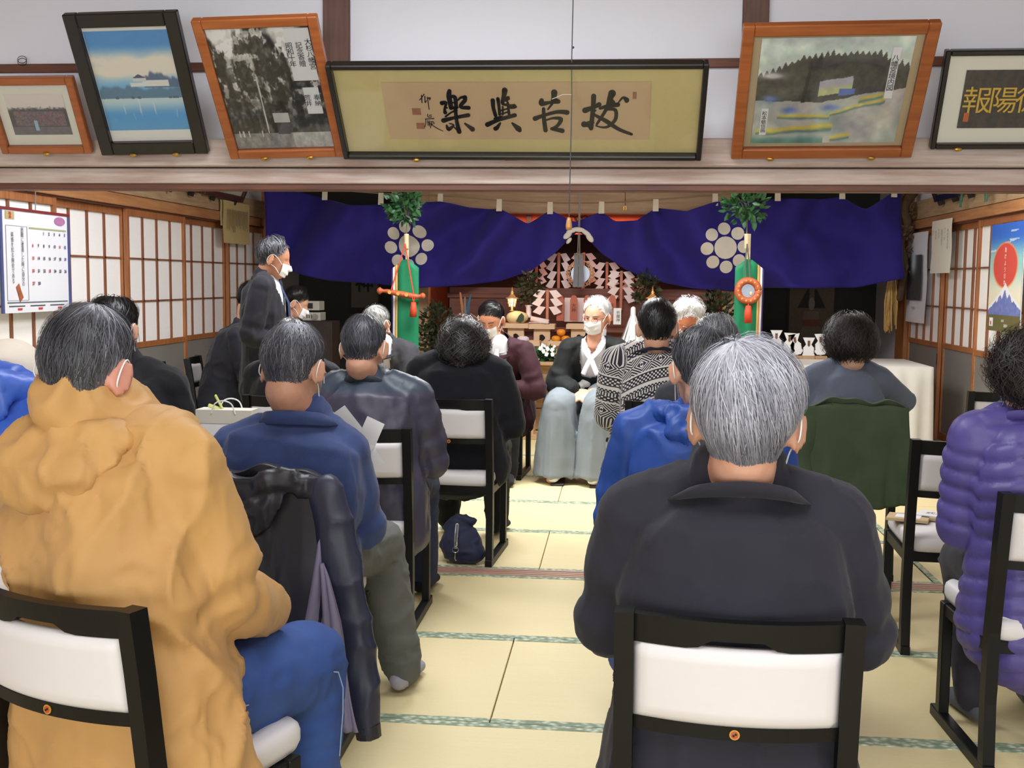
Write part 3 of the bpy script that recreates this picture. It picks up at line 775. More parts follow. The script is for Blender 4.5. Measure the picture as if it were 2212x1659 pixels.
def folds(me, b, amp=.006, seed=1, scale=1.0, elbow=.008, vert=2.2, crk=.22):
    V = co(me); N = nrm(me); pu, pv, bi = b.bone_coords(V)
    R = (V-b.hip); q = np.stack([R@b.r*vert, R@b.f*vert, R[:, 2]], 1)*7*scale
    w = fbm(q*.6, seed, 2); q2 = q+np.stack([w, w, w], 1)*2.2
    n1 = noise(q2, seed+5); rid = 1-np.abs(2*n1-1)
    w3 = fbm(q*1.7, seed+21, 2); n3 = noise(q*2.1+np.stack([w3, w3*1.7, w3], 1)*3.2, seed+22); r3 = 1-np.abs(2*n3-1)
    d = amp*(rid**2.6*1.7-.55)+amp*crk*(r3**3*1.6-.4)+amp*.3*(fbm(q*2.6, seed+9, 2)-.45)
    for i in range(2, len(b.bones)):
        m = bi == i; A, B = b.bones[i]; L = np.linalg.norm(B-A); t = np.clip(((V-A)@(B-A))/(L*L), 0, 1); tt = t if i % 2 else 1-t   # distance from elbow
        ax = tt*L; ph = noise(R*9, seed+11)*5
        d = np.where(m, d*.6+elbow*np.exp(-(ax/.11)**2)*(np.sin(ax/.017+ph)*.55), d)
    setco(me, V+N*d[:, None]); return pu, pv
def coll_band(b, h, r0=.066, r1=.09, hgt=.04, drop=.06, th=.010, back=.0, tilt=.0, open_=.0, z0=0.0):
    """turned-down or stand collar around the neck: inner radius r0 on top, r1 at lower edge"""
    n = 40; V = []; Fc = []; ax = unit(h.w((0, -.028, -.07))-b.nk)
    ks = range(n)
    for k in range(n+1):
        a = -PI+2*PI*k/n          # 0 = back
        if open_ : a *= (1-open_)
        rad = -b.f*math.cos(a)+b.r*math.sin(a)
        dz = -drop*(1-math.cos(a))/2
        for (r, z) in ((r0, hgt), (r0+th*.6, hgt+.004), (r0+th, hgt), (r1+th, 0), (r1, -.006), (r0, -.012)):
            V.append(b.nk+ax*(z+z0)+np.array([0, 0, dz])+rad*r*(1+.06*math.sin(a*2)**2)-b.f*back)
    for k in range(n):
        for j in range(6): p = k*6+j; q = k*6+(j+1) % 6; Fc.append((p, q, q+6, p+6))
    return V, [f[::-1] for f in Fc]
def start_person(label, b, h, skin_c, voxel=.008, group=None, hand_pose=None):
    base = np.array([b.hip[0], b.hip[1], 0.0])
    me = fuse(b.body_parts(h, hand_pose=hand_pose), voxel, 2); setco(me, co(me)-base); me.name = 'person'
    o = obj('person', finish(me, skin(skin_c)), None, None, loc=tuple(base)); tag(o, label, 'person', group)
    return o, base
def put(name, me, m, parent, base, smooth=True):
    if isinstance(me, tuple): me = mesh_of(name, np.array(me[0], float)-base, me[1])
    else: setco(me, co(me)-base); me.name = name
    return obj(name, finish(me, m, smooth), None, parent)
def jacket(b, parts_extra=(), g=.022, w=1.0, hem=.06, flare=.0, yoke=.072, slr=(.068, .061, .054, .047), voxel=.011, amp=.006, seed=1, elbow=.008, vert=2.2, to=.98, d=1.0, smooth=4):
    P = [b.torso(g, w, d, True, hem, flare), tube([b.nk-np.array([0, 0, .06]), b.nk+np.array([0, 0, .004])-b.f*.006], [.090, .081], 14)]+b.yoke(yoke)+[b.sleeve(s, slr, to) for s in (-1, 1)]+list(parts_extra)
    me = fuse(P, voxel, smooth); uv = folds(me, b, amp, seed, 1.0, elbow, vert); return me, uv
def trousers(b, r=(.098, .088, .072, .062), voxel=.012, seed=3, amp=.005, extra=()):
    P = [tube([b.hip+np.array([0, 0, .06]), b.hip-np.array([0, 0, .03])], [(.16, .115), (.168, .12)], 16, b.r)]+list(extra)
    for g in (-1, 1):
        hj = b.hip+b.r*g*.088
        P.append(tube(smooth_path([hj, hj*.5+b.K[g]*.5, b.K[g]], 3), list(np.interp(np.linspace(0, 1, 7), [0, 1], [r[0], r[1]])), 14))
        low = b.A[g]*1.0; low[2] = max(.07, low[2]-.005)
        P.append(tube(smooth_path([b.K[g], b.K[g]*.5+low*.5, low], 3), list(np.interp(np.linspace(0, 1, 7), [0, 1], [r[1]*.96, r[3]])), 14))
    me = fuse(P, voxel, 3); V = co(me); N = nrm(me); R = V-b.hip; n1 = noise(R*np.array([14, 14, 30])+fbm(R*6, seed, 2)[:, None]*4, seed); setco(me, V+N*(amp*((1-np.abs(2*n1-1))**2*1.4-.6))[:, None]); return me
def socks(b, o, base, m):
    for g in (-1, 1):
        fo = unit(b.f+b.r*g*.12)
        P = [tube([b.A[g]-fo*.035-np.array([0, 0, .037]), b.A[g]+fo*.05-np.array([0, 0, .042]), b.A[g]+fo*.15-np.array([0, 0, .056])], [(.034, .038), (.040, .039), (.042, .025)], 12, b.r), tube([b.A[g]+np.array([0, 0, .05]), b.A[g]-np.array([0, 0, .04])], [.040, .040], 12)]
        me = fuse(P, .008, 2); V = co(me); V[:, 2] = np.maximum(V[:, 2], .003); setco(me, V); put('sock', me, m, o, base)
# ------------------------------------------------------------------ the people
def fabN(name, c, rough=.85, sheen=.2, c2=None, weave=700, bump=.3): return fabric(name, c, rough, weave, sheen, .12, bump, c2)
SK = (196, 150, 124); SK2 = (212, 172, 148); SK3 = (184, 134, 106)
def rig(head, Y, collar, hip, face, yaw=None, pitch=12, roll=0, sc=1.03, sh=.17, hipz=.535, cy=None, nf=.05, nd=.03, **kw):
    hC = at(head[0], head[1], Y=Y); yaw = face if yaw is None else yaw
    h = Head(hC, yaw, pitch, roll, sc); a = math.radians(face); f = np.array([-math.sin(a), math.cos(a), 0])
    nk = at(collar[0], collar[1], Y=(Y if cy is None else cy))-np.array([0, 0, nd])+f*nf*(1 if abs(face) < 90 else .3)
    b = Body((hip[0], hip[1], hipz), nk, face, sh, **kw); return b, h
HM_grey = hairmat('silver grey hair', (92, 92, 104), (226, 228, 238), .45)
HM_salt = hairmat('salt and pepper hair', (34, 34, 40), (168, 170, 180), .6)
HM_dark = hairmat('dark hair', (16, 15, 17), (70, 66, 66), .7, .35)
HM_brown = hairmat('dark brown hair', (22, 18, 17), (96, 80, 72), .7, .55)
HM_white = hairmat('white hair', (196, 196, 196), (250, 250, 248), .4)
HM_wgrey = hairmat('light grey hair', (120, 120, 120), (214, 214, 210), .45)

# --- front right: man in charcoal suit
b, h = rig((1612, 908), 1.95, (1596, 1018), (.21, 1.965), -2, -8, 8, 2, 1.07, .175, elbow={-1: (-.050, .06, -.215), 1: (.058, .06, -.22)}, wrist={-1: (-.10, .26, .10), 1: (.10, .26, .10)})
o, base = start_person('grey-haired person in a charcoal suit jacket on the front right chair', b, h, SK, .0075)
M_suitR = fabN('charcoal suit wool', (46, 46, 55), .85, .35, (36, 36, 45))
me, _ = jacket(b, [tube([b.nk-np.array([0, 0, .05])-b.f*.008, b.nk+np.array([0, 0, .022])-b.f*.012], [.105, .088], 16)], .028, 1.10, .10, .02, .068, (.074, .068, .062, .052), .008, .006, 3, .012, 1.6, .98, 1.0, 3)
J = put('suit_jacket', me, M_suitR, o, base)
put('collar', coll_band(b, h, .084, .118, .058, .075, .012, .012, 0, 0, .004), M_suitR, o, base)
put('shirt_collar', coll_band(b, h, .068, .074, .040, .05, .004), mat('white shirt', (232, 232, 236), .8), o, base)
put('trousers', trousers(b), fabN('charcoal trousers', (40, 40, 50)), o, base); socks(b, o, base, fabN('black socks', (30, 30, 36)))
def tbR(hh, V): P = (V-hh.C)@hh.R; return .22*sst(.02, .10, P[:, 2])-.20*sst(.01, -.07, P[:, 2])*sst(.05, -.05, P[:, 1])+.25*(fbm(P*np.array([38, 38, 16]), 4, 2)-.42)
make_hair(h, HM_grey, o, base, 'man', .020, 8000, .085, (-.18, -.42, .88), 5, .0008, .22, 0, 0, .020, .006, tbR, .48, .10, nape=-6, fade=4)
make_mask(h, o, base)
chair(.205, 1.835, -3.4, 'white-backed black chair under the person in the charcoal suit, at front right')
# --- front left: man in mustard parka
b, h = rig((190, 800), 1.96, (212, 890), (-.895, 1.955), -18, -4, 20, 5, .98, .172, nf=.03, elbow={1: (.028, .07, -.255), -1: (-.06, .06, -.26)}, wrist={1: (.07, .30, .10), -1: (-.12, .3, .12)}, knee={1: (.085, .44, .48), -1: (-.13, .44, .47)})
o, base = start_person('person in a mustard yellow parka with jeans on the front left chair', b, h, (200, 144, 126), .0075)
M_must = mat('mustard cotton', (198, 156, 90), .62, .08, 4, bump=.2, bscale=500, bdist=.0006, sheen=.3, c2=(176, 132, 86), spec=.3)
me, _ = jacket(b, [tube([b.nk-np.array([0, 0, .02])+b.f*.005, unit(h.w((0, -.028, -.07))-b.nk)*.065+b.nk-b.f*.008], [(.098, .098), (.083, .085)], 16, b.r)], .034, 1.06, .17, .03, .074, (.080, .076, .071, .056), .0085, .017, 8, .013, 1.2, 1.0, 1.0, 3)
put('parka', me, M_must, o, base)
nk = b.nk
hood = [tube(smooth_path([nk+b.r*.125+b.f*.05-np.array([0, 0, .055]), nk+b.r*.115-b.f*.045-np.array([0, 0, .015]), nk+b.r*.02-b.f*.115+np.array([0, 0, .005]), nk-b.r*.10-b.f*.085-np.array([0, 0, .012]), nk-b.r*.135+b.f*.04-np.array([0, 0, .055])], 4), [(.030, .026)]*17, 12),
        tube([nk-b.f*.115-b.r*.02-np.array([0, 0, .005]), nk-b.f*.155-b.r*.03-np.array([0, 0, .055]), nk-b.f*.150-b.r*.03-np.array([0, 0, .115])], [(.10, .03), (.125, .032), (.085, .022)], 16, b.r),
        tube([nk-b.f*.10+b.r*.08-np.array([0, 0, .02]), nk-b.f*.145+b.r*.03-np.array([0, 0, .085])], [(.06, .022), (.05, .02)], 12, b.r)]
mh = fuse(hood, .009, 3); folds(mh, b, .007, 31, 1.6, 0); put('hood', mh, M_must, o, base)
M_jean = mat('blue denim', (58, 92, 160), .85, .2, 10, bump=.4, bscale=900, bdist=.0006, c2=(34, 58, 116))
put('jeans', trousers(b, (.105, .094, .080, .070), .011, 5, .006), M_jean, o, base)
put('seam_stitching', tube(smooth_path([b.hip+b.r*.205+b.f*.06, (b.hip+b.K[1])/2+b.r*.106-np.array([0, 0, .02]), b.K[1]+b.r*.098-b.f*.02, b.K[1]*.5+b.A[1]*.5+b.r*.088], 4), .0016, 5), mat('pale seam thread', (150, 170, 206), .8), o, base); socks(b, o, base, fabN('navy socks', (40, 44, 60)))
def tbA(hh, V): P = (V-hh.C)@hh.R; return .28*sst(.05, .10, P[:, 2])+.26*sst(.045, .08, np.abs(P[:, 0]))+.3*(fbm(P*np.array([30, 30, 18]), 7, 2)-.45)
make_hair(h, HM_salt, o, base, 'man', .010, 5200, .06, (.1, -.4, .9), 6, .0008, .2, 0, 0, .010, .004, tbA, .30, .14)
make_mask(h, o, base)
chair(-.944, 1.80, -20, 'white-backed black chair under the person in the mustard parka, turned to the right')
# --- second row left: man in navy fleece
b, h = rig((636, 798), 3.08, (648, 884), (-.945, 3.055), 2, -10, 24, 0, 1.04, .185, nf=.02, shl={1: (-.055, -.035), -1: (.0, -.035)}, elbow={-1: (-.075, .05, -.22), 1: (.045, .06, -.22)}, wrist={1: (.10, .33, .16), -1: (-.10, .3, .12)}, knee={1: (.20, .42, .47), -1: (-.12, .42, .47)}, ankle={1: (.28, .40, .085), -1: (-.12, .42, .085)})
o, base = start_person('person in a navy fleece top with a black coat over the chair behind', b, h, SK, .0075)
M_fle = mat('navy fleece', (56, 76, 126), .95, .25, 14, bump=.6, bscale=420, bdist=.0015, sheen=.5, c2=(34, 46, 86))
me, _ = jacket(b, [], .030, 1.12, .04, .0, .074, (.076, .070, .063, .048), .0085, .008, 12, .012, .9, 1.0, 1.0, 3)
put('fleece_top', me, M_fle, o, base)
put('collar', coll_band(b, h, .072, .104, .046, .035, .016), M_fle, o, base)
M_gtr = fabN('grey trousers cloth', (106, 106, 100), .9, .2, (84, 86, 82))
put('trousers', trousers(b, (.10, .088, .074, .066), .011, 9, .006), M_gtr, o, base); socks(b, o, base, fabN('grey socks', (168, 166, 178)))
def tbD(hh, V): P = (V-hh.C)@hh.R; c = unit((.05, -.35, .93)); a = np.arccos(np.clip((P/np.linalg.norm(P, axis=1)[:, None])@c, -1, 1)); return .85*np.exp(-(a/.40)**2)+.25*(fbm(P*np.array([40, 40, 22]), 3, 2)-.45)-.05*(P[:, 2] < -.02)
make_hair(h, HM_salt, o, base, 'man', .010, 5200, .06, (.05, -.35, .93), 8, .0009, .25, 0, .10, .010, .006, tbD, .40, .17)
make_mask(h, o, base, off=.010)
CH_D = chair(-.945, 2.896, 0, 'black framed chair with a black coat draped over its back')
# --- third row left: man in dark zip jacket
b, h = rig((788, 752), 4.18, (792, 806), (-.945, 4.165), 0, -6, 16, 0, 1.03, .185, nf=.03, elbow={1: (.06, .06, -.25), -1: (-.05, .06, -.25)}, wrist={1: (.16, .25, .10), -1: (-.1, .3, .1)})
o, base = start_person('person in a dark two-tone nylon jacket seated behind the navy fleece', b, h, SK, .008)
t = NT('two tone nylon'); gx = t.new('ShaderNodeSeparateXYZ'); t.link(t.coords(), gx.inputs[0]); fz = t.math('GREATER_THAN', gx.outputs[2], .905); wv = t.noise(t.coords(), 7, 3)
t.link(t.mix(fz, t.mix(wv, lin((70, 66, 86)), lin((54, 52, 68))), t.mix(wv, lin((58, 70, 86)), lin((44, 54, 68)))), t.b.inputs['Base Color']); t.b.inputs['Roughness'].default_value = .45; t.bump(t.noise(t.coords(), 260, 2), .1, .001)
me, _ = jacket(b, [], .032, 1.08, .12, .02, .072, (.079, .073, .067, .052), .011, .008, 15, .012, 1.6)
put('jacket', me, t.m, o, base)
put('collar', coll_band(b, h, .066, .088, .044, .05, .010), mat('dark jacket collar', (50, 56, 66), .5), o, base)
put('jeans', trousers(b, (.10, .088, .074, .066)), mat('dark denim', (44, 54, 84), .85, .2, 10, bump=.3, bscale=900), o, base); socks(b, o, base, _MC['black socks'])
make_hair(h, HM_salt, o, base, 'man', .012, 2400, .05, (0, -.3, .95), 9, .0012, .2, 0, .06, .006, .004, None, .26, .13)
make_mask(h, o, base)
chair(-.945, 4.0, 0, 'white-backed black chair under the person in the two-tone nylon jacket')
# --- fourth row left: woman in black cardigan
b, h = rig((1002, 757), 5.32, (990, 766), (-.765, 5.315), -2, -6, 24, 0, .98, .185, nf=.02, nd=.02, elbow={1: (.062, .04, -.26), -1: (-.055, .06, -.25)})
o, base = start_person('person with wavy dark hair in a black cardigan beside the centre aisle', b, h, SK2, .009)
me, _ = jacket(b, [], .034, 1.14, .05, .03, .076, (.086, .084, .080, .060), .011, .006, 18, .010, 1.3)
M_blk = fabN('black knit', (30, 31, 38), .95, .3, (22, 22, 28), 300, .5)
put('cardigan', me, M_blk, o, base); put('collar', coll_band(b, h, .064, .07, .016, .05, .006), M_blk, o, base)
put('trousers', trousers(b), fabN('black trousers', (26, 26, 30)), o, base); socks(b, o, base, _MC['black socks'])
make_hair(h, hairmat('wavy dark hair', (26, 24, 25), (110, 104, 104), .6, .4), o, base, 'bob', .042, 3200, .085, (0, -.25, .97), 10, .0016, .5, .16, 0, .03, .016, None, .34, .18)
make_mask(h, o, base)
chair(-.765, 5.063, -4, 'white-backed black chair under the person in the black cardigan')
# --- second row right: man in royal blue parka
b, h = rig((1513, 802), 3.32, (1520, 872), (.245, 3.27), 2, 10, 20, 0, 1.03, .195, nf=.02, elbow={-1: (-.045, .05, -.27), 1: (.045, .05, -.27)}, wrist={-1: (-.14, .24, .08), 1: (.14, .24, .08)})
o, base = start_person('person in a royal blue hooded parka behind the silver-haired head', b, h, SK, .008)
M_roy = mat('royal blue nylon', (44, 84, 166), .5, .12, 4, bump=.1, bscale=400, c2=(30, 60, 132), spec=.35)
me, _ = jacket(b, [], .038, 1.10, .22, .04, .076, (.084, .081, .076, .058), .010, .010, 22, .012, 1.3)
put('parka', me, M_roy, o, base); nk = b.nk
hood = [tube(smooth_path([nk+b.r*.13+b.f*.06-np.array([0, 0, .05]), nk+b.r*.12-b.f*.05, nk-b.f*.12+np.array([0, 0, .01]), nk-b.r*.12-b.f*.05, nk-b.r*.13+b.f*.06-np.array([0, 0, .05])], 4), [(.036, .030)]*17, 12),
        tube([nk-b.f*.11+np.array([0, 0, .0]), nk-b.f*.155-np.array([0, 0, .05]), nk-b.f*.15-np.array([0, 0, .11])], [(.12, .03), (.13, .034), (.07, .02)], 16, b.r)]
mh = fuse(hood, .009, 3); folds(mh, b, .008, 33, 1.6, 0); put('hood', mh, M_roy, o, base); put('collar', coll_band(b, h, .068, .088, .05, .05, .010), M_roy, o, base)
put('trousers', trousers(b), _MC['black trousers'], o, base); socks(b, o, base, _MC['black socks'])
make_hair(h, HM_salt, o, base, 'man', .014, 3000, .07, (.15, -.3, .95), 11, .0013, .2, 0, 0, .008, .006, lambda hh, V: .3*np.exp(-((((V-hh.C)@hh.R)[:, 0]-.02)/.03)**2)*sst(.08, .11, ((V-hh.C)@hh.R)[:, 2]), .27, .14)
make_mask(h, o, base)
chair(.245, 3.09, 0, 'black framed chair hidden under the royal blue parka')
# --- third row right: balding man
b, h = rig((1546, 752), 4.34, (1550, 800), (.40, 4.22), 4, 0, 40, 0, 1.06, .17, nf=.0, nd=.05)
o, base = start_person('balding person bowing between the royal blue parka and the white-haired person', b, h, SK2, .009)
me, _ = jacket(b, [], .03, 1.08, .1, .02, .072, (.08, .076, .07, .056), .012, .006, 25); M_dg = fabN('dark grey wool', (58, 60, 66)); put('jacket', me, M_dg, o, base); put('collar', coll_band(b, h, .064, .088, .04, .05, .01), M_dg, o, base)
put('trousers', trousers(b), _MC['black trousers'], o, base); socks(b, o, base, _MC['black socks'])
make_hair(h, hairmat('thin grey hair', (70, 72, 78), (190, 190, 192), .5), o, base, 'man', .012, 2600, .06, (-.05, -.12, .99), 12, .0013, .3, 0, .62, .008, .005, None, .35, .2)
make_mask(h, o, base)
chair(.40, 4.05, 3, 'chair hidden under the balding person in the third row')
# --- fourth row right: man in nordic sweater
b, h = rig((1419, 708), 5.3, (1420, 742), (.235, 5.30), 4, -2, 10, 0, 1.07, .195, nf=.03, nd=.025, elbow={-1: (-.03, .05, -.26), 1: (.05, .05, -.25)}, wrist={-1: (-.15, .22, .05), 1: (.1, .3, .1)})
o, base = start_person('person in a black and white nordic patterned cardigan next to the priest', b, h, SK, .008)
def nordic():
    t = NT('nordic knit'); u = t.attr('pu').outputs['Fac']; v = t.attr('pv').outputs['Fac']; P = .212
    M = t.math; vm = M('MODULO', M('ADD', v, 4*P+.028), P)
    def band(a, c): return M('MULTIPLY', M('GREATER_THAN', vm, a), M('LESS_THAN', vm, c))
    line = M('ADD', band(0, .008), band(.082, .090)); solid = band(.150, .166)
    w = .088; um = M('ABSOLUTE', M('SUBTRACT', M('DIVIDE', M('MODULO', M('ADD', u, 20*w), w), w/2), 1.0))
    vv = M('ABSOLUTE', M('SUBTRACT', M('DIVIDE', M('SUBTRACT', vm, .008), .037), 1.0)); s = M('ADD', um, vv)
    ring = M('GREATER_THAN', M('FRACT', M('MULTIPLY', s, 3.0)), .58); inner = M('LESS_THAN', s, .42)
    dots = M('MULTIPLY', M('LESS_THAN', um, .16), M('GREATER_THAN', s, .18))
    dia = M('MULTIPLY', band(.008, .082), M('MAXIMUM', M('MULTIPLY', ring, M('SUBTRACT', 1.0, inner)), M('MULTIPLY', inner, dots)))
    def chk(su, sv, th): return M('GREATER_THAN', M('MULTIPLY', M('SINE', M('MULTIPLY', u, 2*PI/su)), M('SINE', M('MULTIPLY', vm, 2*PI/sv))), th)
    d1 = M('MULTIPLY', band(.092, .118), chk(.026, .0174, .35)); d2 = M('MULTIPLY', band(.118, .134), M('GREATER_THAN', M('SINE', M('MULTIPLY', u, 2*PI/.012)), .1)); d3 = M('MULTIPLY', band(.134, .150), chk(.016, .016, .3)); d4 = M('MULTIPLY', band(.170, .206), chk(.018, .018, .15))
    f = line
    for q in (solid, dia, d1, d2, d3, d4): f = M('ADD', f, q)
    f = M('MINIMUM', f, 1.0); t.link(t.mix(f, lin((36, 36, 48)), lin((214, 210, 204))), t.b.inputs['Base Color']); t.b.inputs['Roughness'].default_value = .95; t.b.inputs['Sheen Weight'].default_value = .3
    t.bump(t.noise(t.coords(), 320, 2), .4, .002); return t.m
me, (pu, pv) = jacket(b, [], .032, 1.08, .14, .03, .074, (.084, .080, .074, .056), .010, .003, 28, .003)
V = co(me); up = unit(b.nk-b.hip); bc = b.bone_coords(V); x = (V-b.hip)@b.r; tor = bc[2] < 2
pv = np.where(tor, pv+x*x*1.3, pv); fattr(me, 'pu', pu); fattr(me, 'pv', pv)
put('nordic_cardigan', me, nordic(), o, base); put('collar', coll_band(b, h, .072, .118, .040, .06, .014), fabN('dark navy knit', (36, 34, 48), .95, .3, None, 300), o, base)
put('trousers', trousers(b), _MC['black trousers'], o, base); socks(b, o, base, _MC['black socks'])
rg = np.random.RandomState(4); fr = []
for k in range(46):
    p = b.hip+b.r*(-.235-.015*rg.rand())+b.f*(-.02+.16*rg.rand()); z0 = .78-.5*rg.rand(); q = p+np.array([rg.randn()*.02, rg.randn()*.015, 0])
    fr.append(tube([np.array([p[0], p[1], z0]), np.array([q[0], q[1], z0-.05]), np.array([q[0]+rg.randn()*.01, q[1], z0-.10])], [.008, .007, .004], 5))
t = NT('mottled fringe'); t.link(t.ramp(t.noise(t.coords(), 42, 1), [(.45, lin((34, 34, 44))), (.55, lin((206, 202, 198)))]), t.b.inputs['Base Color'])
fo = put('scarf_fringe', join(*fr), t.m, o, base); fo['kind'] = 'stuff'
make_hair(h, HM_dark, o, base, 'man', .016, 2600, .05, (0, -.2, .97), 13, .0013, .3, 0, 0, .012, .005, None, .2, .12)
make_mask(h, o, base)
chair(.236, 5.125, 0, 'black framed chair under the nordic patterned cardigan')
# --- fourth row far right: woman in grey knit
b, h = rig((1834, 746), 5.28, (1832, 782), (1.06, 5.22), 6, 14, 12, 0, .99, .150, nf=.03, nd=.02, elbow={1: (.17, .12, -.12), -1: (-.05, .06, -.25)}, wrist={1: (.02, .38, .34), -1: (-.06, .3, .16)})
o, base = start_person('dark-haired person in a grey knit top before the white-clothed table', b, h, SK2, .009)
M_gk = fabN('blue grey knit', (104, 112, 128), .92, .3, (88, 96, 112), 260, .3)
me, _ = jacket(b, [], .020, 1.0, .03, .0, .066, (.070, .064, .058, .046), .011, .003, 30, .004)
put('knit_top', me, M_gk, o, base); put('collar', coll_band(b, h, .060, .064, .034, .02, .006), M_gk, o, base)
put('trousers', trousers(b), _MC['black trousers'], o, base); socks(b, o, base, _MC['black socks'])
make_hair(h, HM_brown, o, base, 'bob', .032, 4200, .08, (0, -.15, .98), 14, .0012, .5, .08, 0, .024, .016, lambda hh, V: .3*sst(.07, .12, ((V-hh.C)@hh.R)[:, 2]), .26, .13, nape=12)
make_mask(h, o, base)
CH_S = chair(1.05, 5.04, 2, 'chair with a dark green coat draped over its back')
# --- right edge: woman in purple down jacket
b, h = rig((2226, 818), 3.24, (2234, 876), (1.215, 3.20), 1, 22, 14, 0, .99, .158, nf=.03, nd=.03, elbow={-1: (-.004, .05, -.27), 1: (.03, .05, -.27)}, wrist={-1: (-.08, .26, .14), 1: (.08, .26, .14)}, knee={-1: (-.10, .36, .46), 1: (.11, .38, .46)}, ankle={-1: (-.10, .22, .085), 1: (.11, .26, .085)})
o, base = start_person('person in a quilted purple down jacket at the right edge', b, h, SK2, .008)
M_pur = mat('purple nylon', (90, 80, 148), .46, .15, 4, bump=.3, bscale=34, bdist=.003, c2=(70, 62, 122), spec=.45)
P = [b.torso(.032, 1.03, 1.1, True, .12, .03)]+b.yoke(.068)+[b.sleeve(s, (.078, .077, .072, .056)) for s in (-1, 1)]
me = fuse(P, .0085, 4); V = co(me); N = nrm(me); pu, pv, bi = b.bone_coords(V); per = .052
wob = (fbm((V-b.hip)*5, 3, 2)-.45)*.02; sn = np.abs(np.sin(PI*(pv+wob)/per)); cr = noise(np.stack([pu*60, pv*14, pv*0], 1), 6)
setco(me, V+N*((.016*sn**.55-.008)*.72+.006*(cr-.5)*(1-sn))[:, None]); put('down_jacket', me, M_pur, o, base)
put('collar', coll_band(b, h, .070, .090, .052, .03, .014), M_pur, o, base)
put('trousers', trousers(b), fabN('grey black trousers', (58, 56, 62)), o, base); socks(b, o, base, fabN('dark grey socks', (92, 94, 102)))
make_hair(h, HM_brown, o, base, 'bob', .032, 4600, .08, (0, -.25, .96), 15, .0011, .5, .09, 0, .024, .016, None, .28, .14)
make_mask(h, o, base, mat('pale blue mask', (170, 206, 226), .85))
chair(1.205, 3.03, 2, 'black chair at the right edge under the person in the purple down jacket')
# --- left: person in black, and one with beige cap and blue parka
b, h = rig((246, 716), 3.72, (255, 778), (-1.68, 3.66), -4, -6, 18, 0, 1.02, .165, nf=.03, elbow={1: (.03, .05, -.26), -1: (-.05, .05, -.25)})
o, base = start_person('person in a black coat behind the mustard parka', b, h, SK, .009)
M_bc = fabN('black coat cloth', (30, 31, 36), .8, .25, (22, 23, 28)); me, _ = jacket(b, [], .034, 1.06, .1, .03, .074, (.078, .074, .068, .054), .012, .008, 35); put('coat', me, M_bc, o, base); put('collar', coll_band(b, h, .066, .095, .045, .05, .012), M_bc, o, base)
put('trousers', trousers(b), _MC['black trousers'], o, base); socks(b, o, base, _MC['black socks'])
make_hair(h, HM_dark, o, base, 'man', .014, 2200, .06, (.0, -.3, .95), 16, .0013, .3, 0, .34, .008, .005, None, .25, .13); make_mask(h, o, base)
chair(-1.66, 3.49, -4, 'chair hidden under the person in the black coat on the left')
b, h = rig((22, 846), 2.70, (-12, 822), (-1.50, 2.56), -4, -8, 24, 0, 1.0, .19, cy=2.58, nf=.0)
o, base = start_person('person in a bright blue parka and beige cap at the left edge', b, h, SK, .009)
M_bl = mat('bright blue nylon', (66, 108, 206), .45, .12, 4, bump=.1, bscale=300, c2=(44, 78, 168)); me, _ = jacket(b, [], .044, 1.15, .12, .03, .084, (.096, .092, .084, .06), .012, .011, 36, .012, 1.3); put('parka', me, M_bl, o, base)
nk = b.nk; hood = [tube(smooth_path([nk+b.r*.14+b.f*.05-np.array([0, 0, .04]), nk+b.r*.12-b.f*.06+np.array([0, 0, .02]), nk-b.f*.125+np.array([0, 0, .03]), nk-b.r*.12-b.f*.06+np.array([0, 0, .02]), nk-b.r*.14+b.f*.05-np.array([0, 0, .04])], 4), [(.045, .036)]*17, 12), tube([nk-b.f*.11, nk-b.f*.15-np.array([0, 0, .10])], [(.13, .035), (.08, .02)], 16, b.r)]
mh = fuse(hood, .01, 3); folds(mh, b, .008, 37, 1.6, 0); put('hood', mh, M_bl, o, base)
put('trousers', trousers(b), _MC['black trousers'], o, base); socks(b, o, base, _MC['black socks'])
nu, nv = 40, 16
capV, capF = grid(nu, nv, lambda u, v: h.pt(sph(np.array([2*PI*u]), np.array([-.25+1.82*v])), .018+.004*math.sin(v*60)*0+.004*math.sin(2*PI*u*20)*(1-v))[0], True); put('knit_cap', (capV, capF), fabN('beige knit', (226, 216, 200), .95, .4, None, 200, .6), o, base); make_mask(h, o, base)
chair(-1.50, 2.42, -4, 'chair hidden under the person in the bright blue parka')
# --- back row left: seated in black; hidden suits; standing man
b, h = rig((628, 745), 5.22, (628, 778), (-1.54, 5.2), 0, 0, 16, 0, 1.02, .165, nf=.03, nd=.02)
o, base = start_person('person in a black jacket, hair showing just above the navy fleece wearer', b, h, SK, .010)
me, _ = jacket(b, [], .034, 1.1, .1, .02, .076, (.084, .08, .074, .056), .012, .007, 41); M_bj = fabN('black jacket cloth', (26, 26, 32), .8, .25); put('jacket', me, M_bj, o, base); put('collar', coll_band(b, h, .064, .09, .04, .05, .01), M_bj, o, base)
put('trousers', trousers(b), _MC['black trousers'], o, base); socks(b, o, base, _MC['black socks']); make_hair(h, HM_dark, o, base, 'man', .014, 1600, .05, (0, -.3, .95), 17, .0014); make_mask(h, o, base)
chair(-1.53, 5.03, 0, 'white-backed black chair under the person in the black jacket, behind the navy fleece')
b, h = rig((594, 560), 6.8, (566, 588), (-2.20, 6.82), -82, -78, 16, 0, 1.02, .175, hipz=.86, nf=.03, nd=.03, standing=True, elbow={-1: (-.05, -.05, -.29), 1: (.05, -.06, -.29)}, wrist={-1: (-.1, .24, .0), 1: (.1, .24, .0)})
o, base = start_person('person in a dark suit standing in profile by the shoji wall', b, h, SK3, .0065)
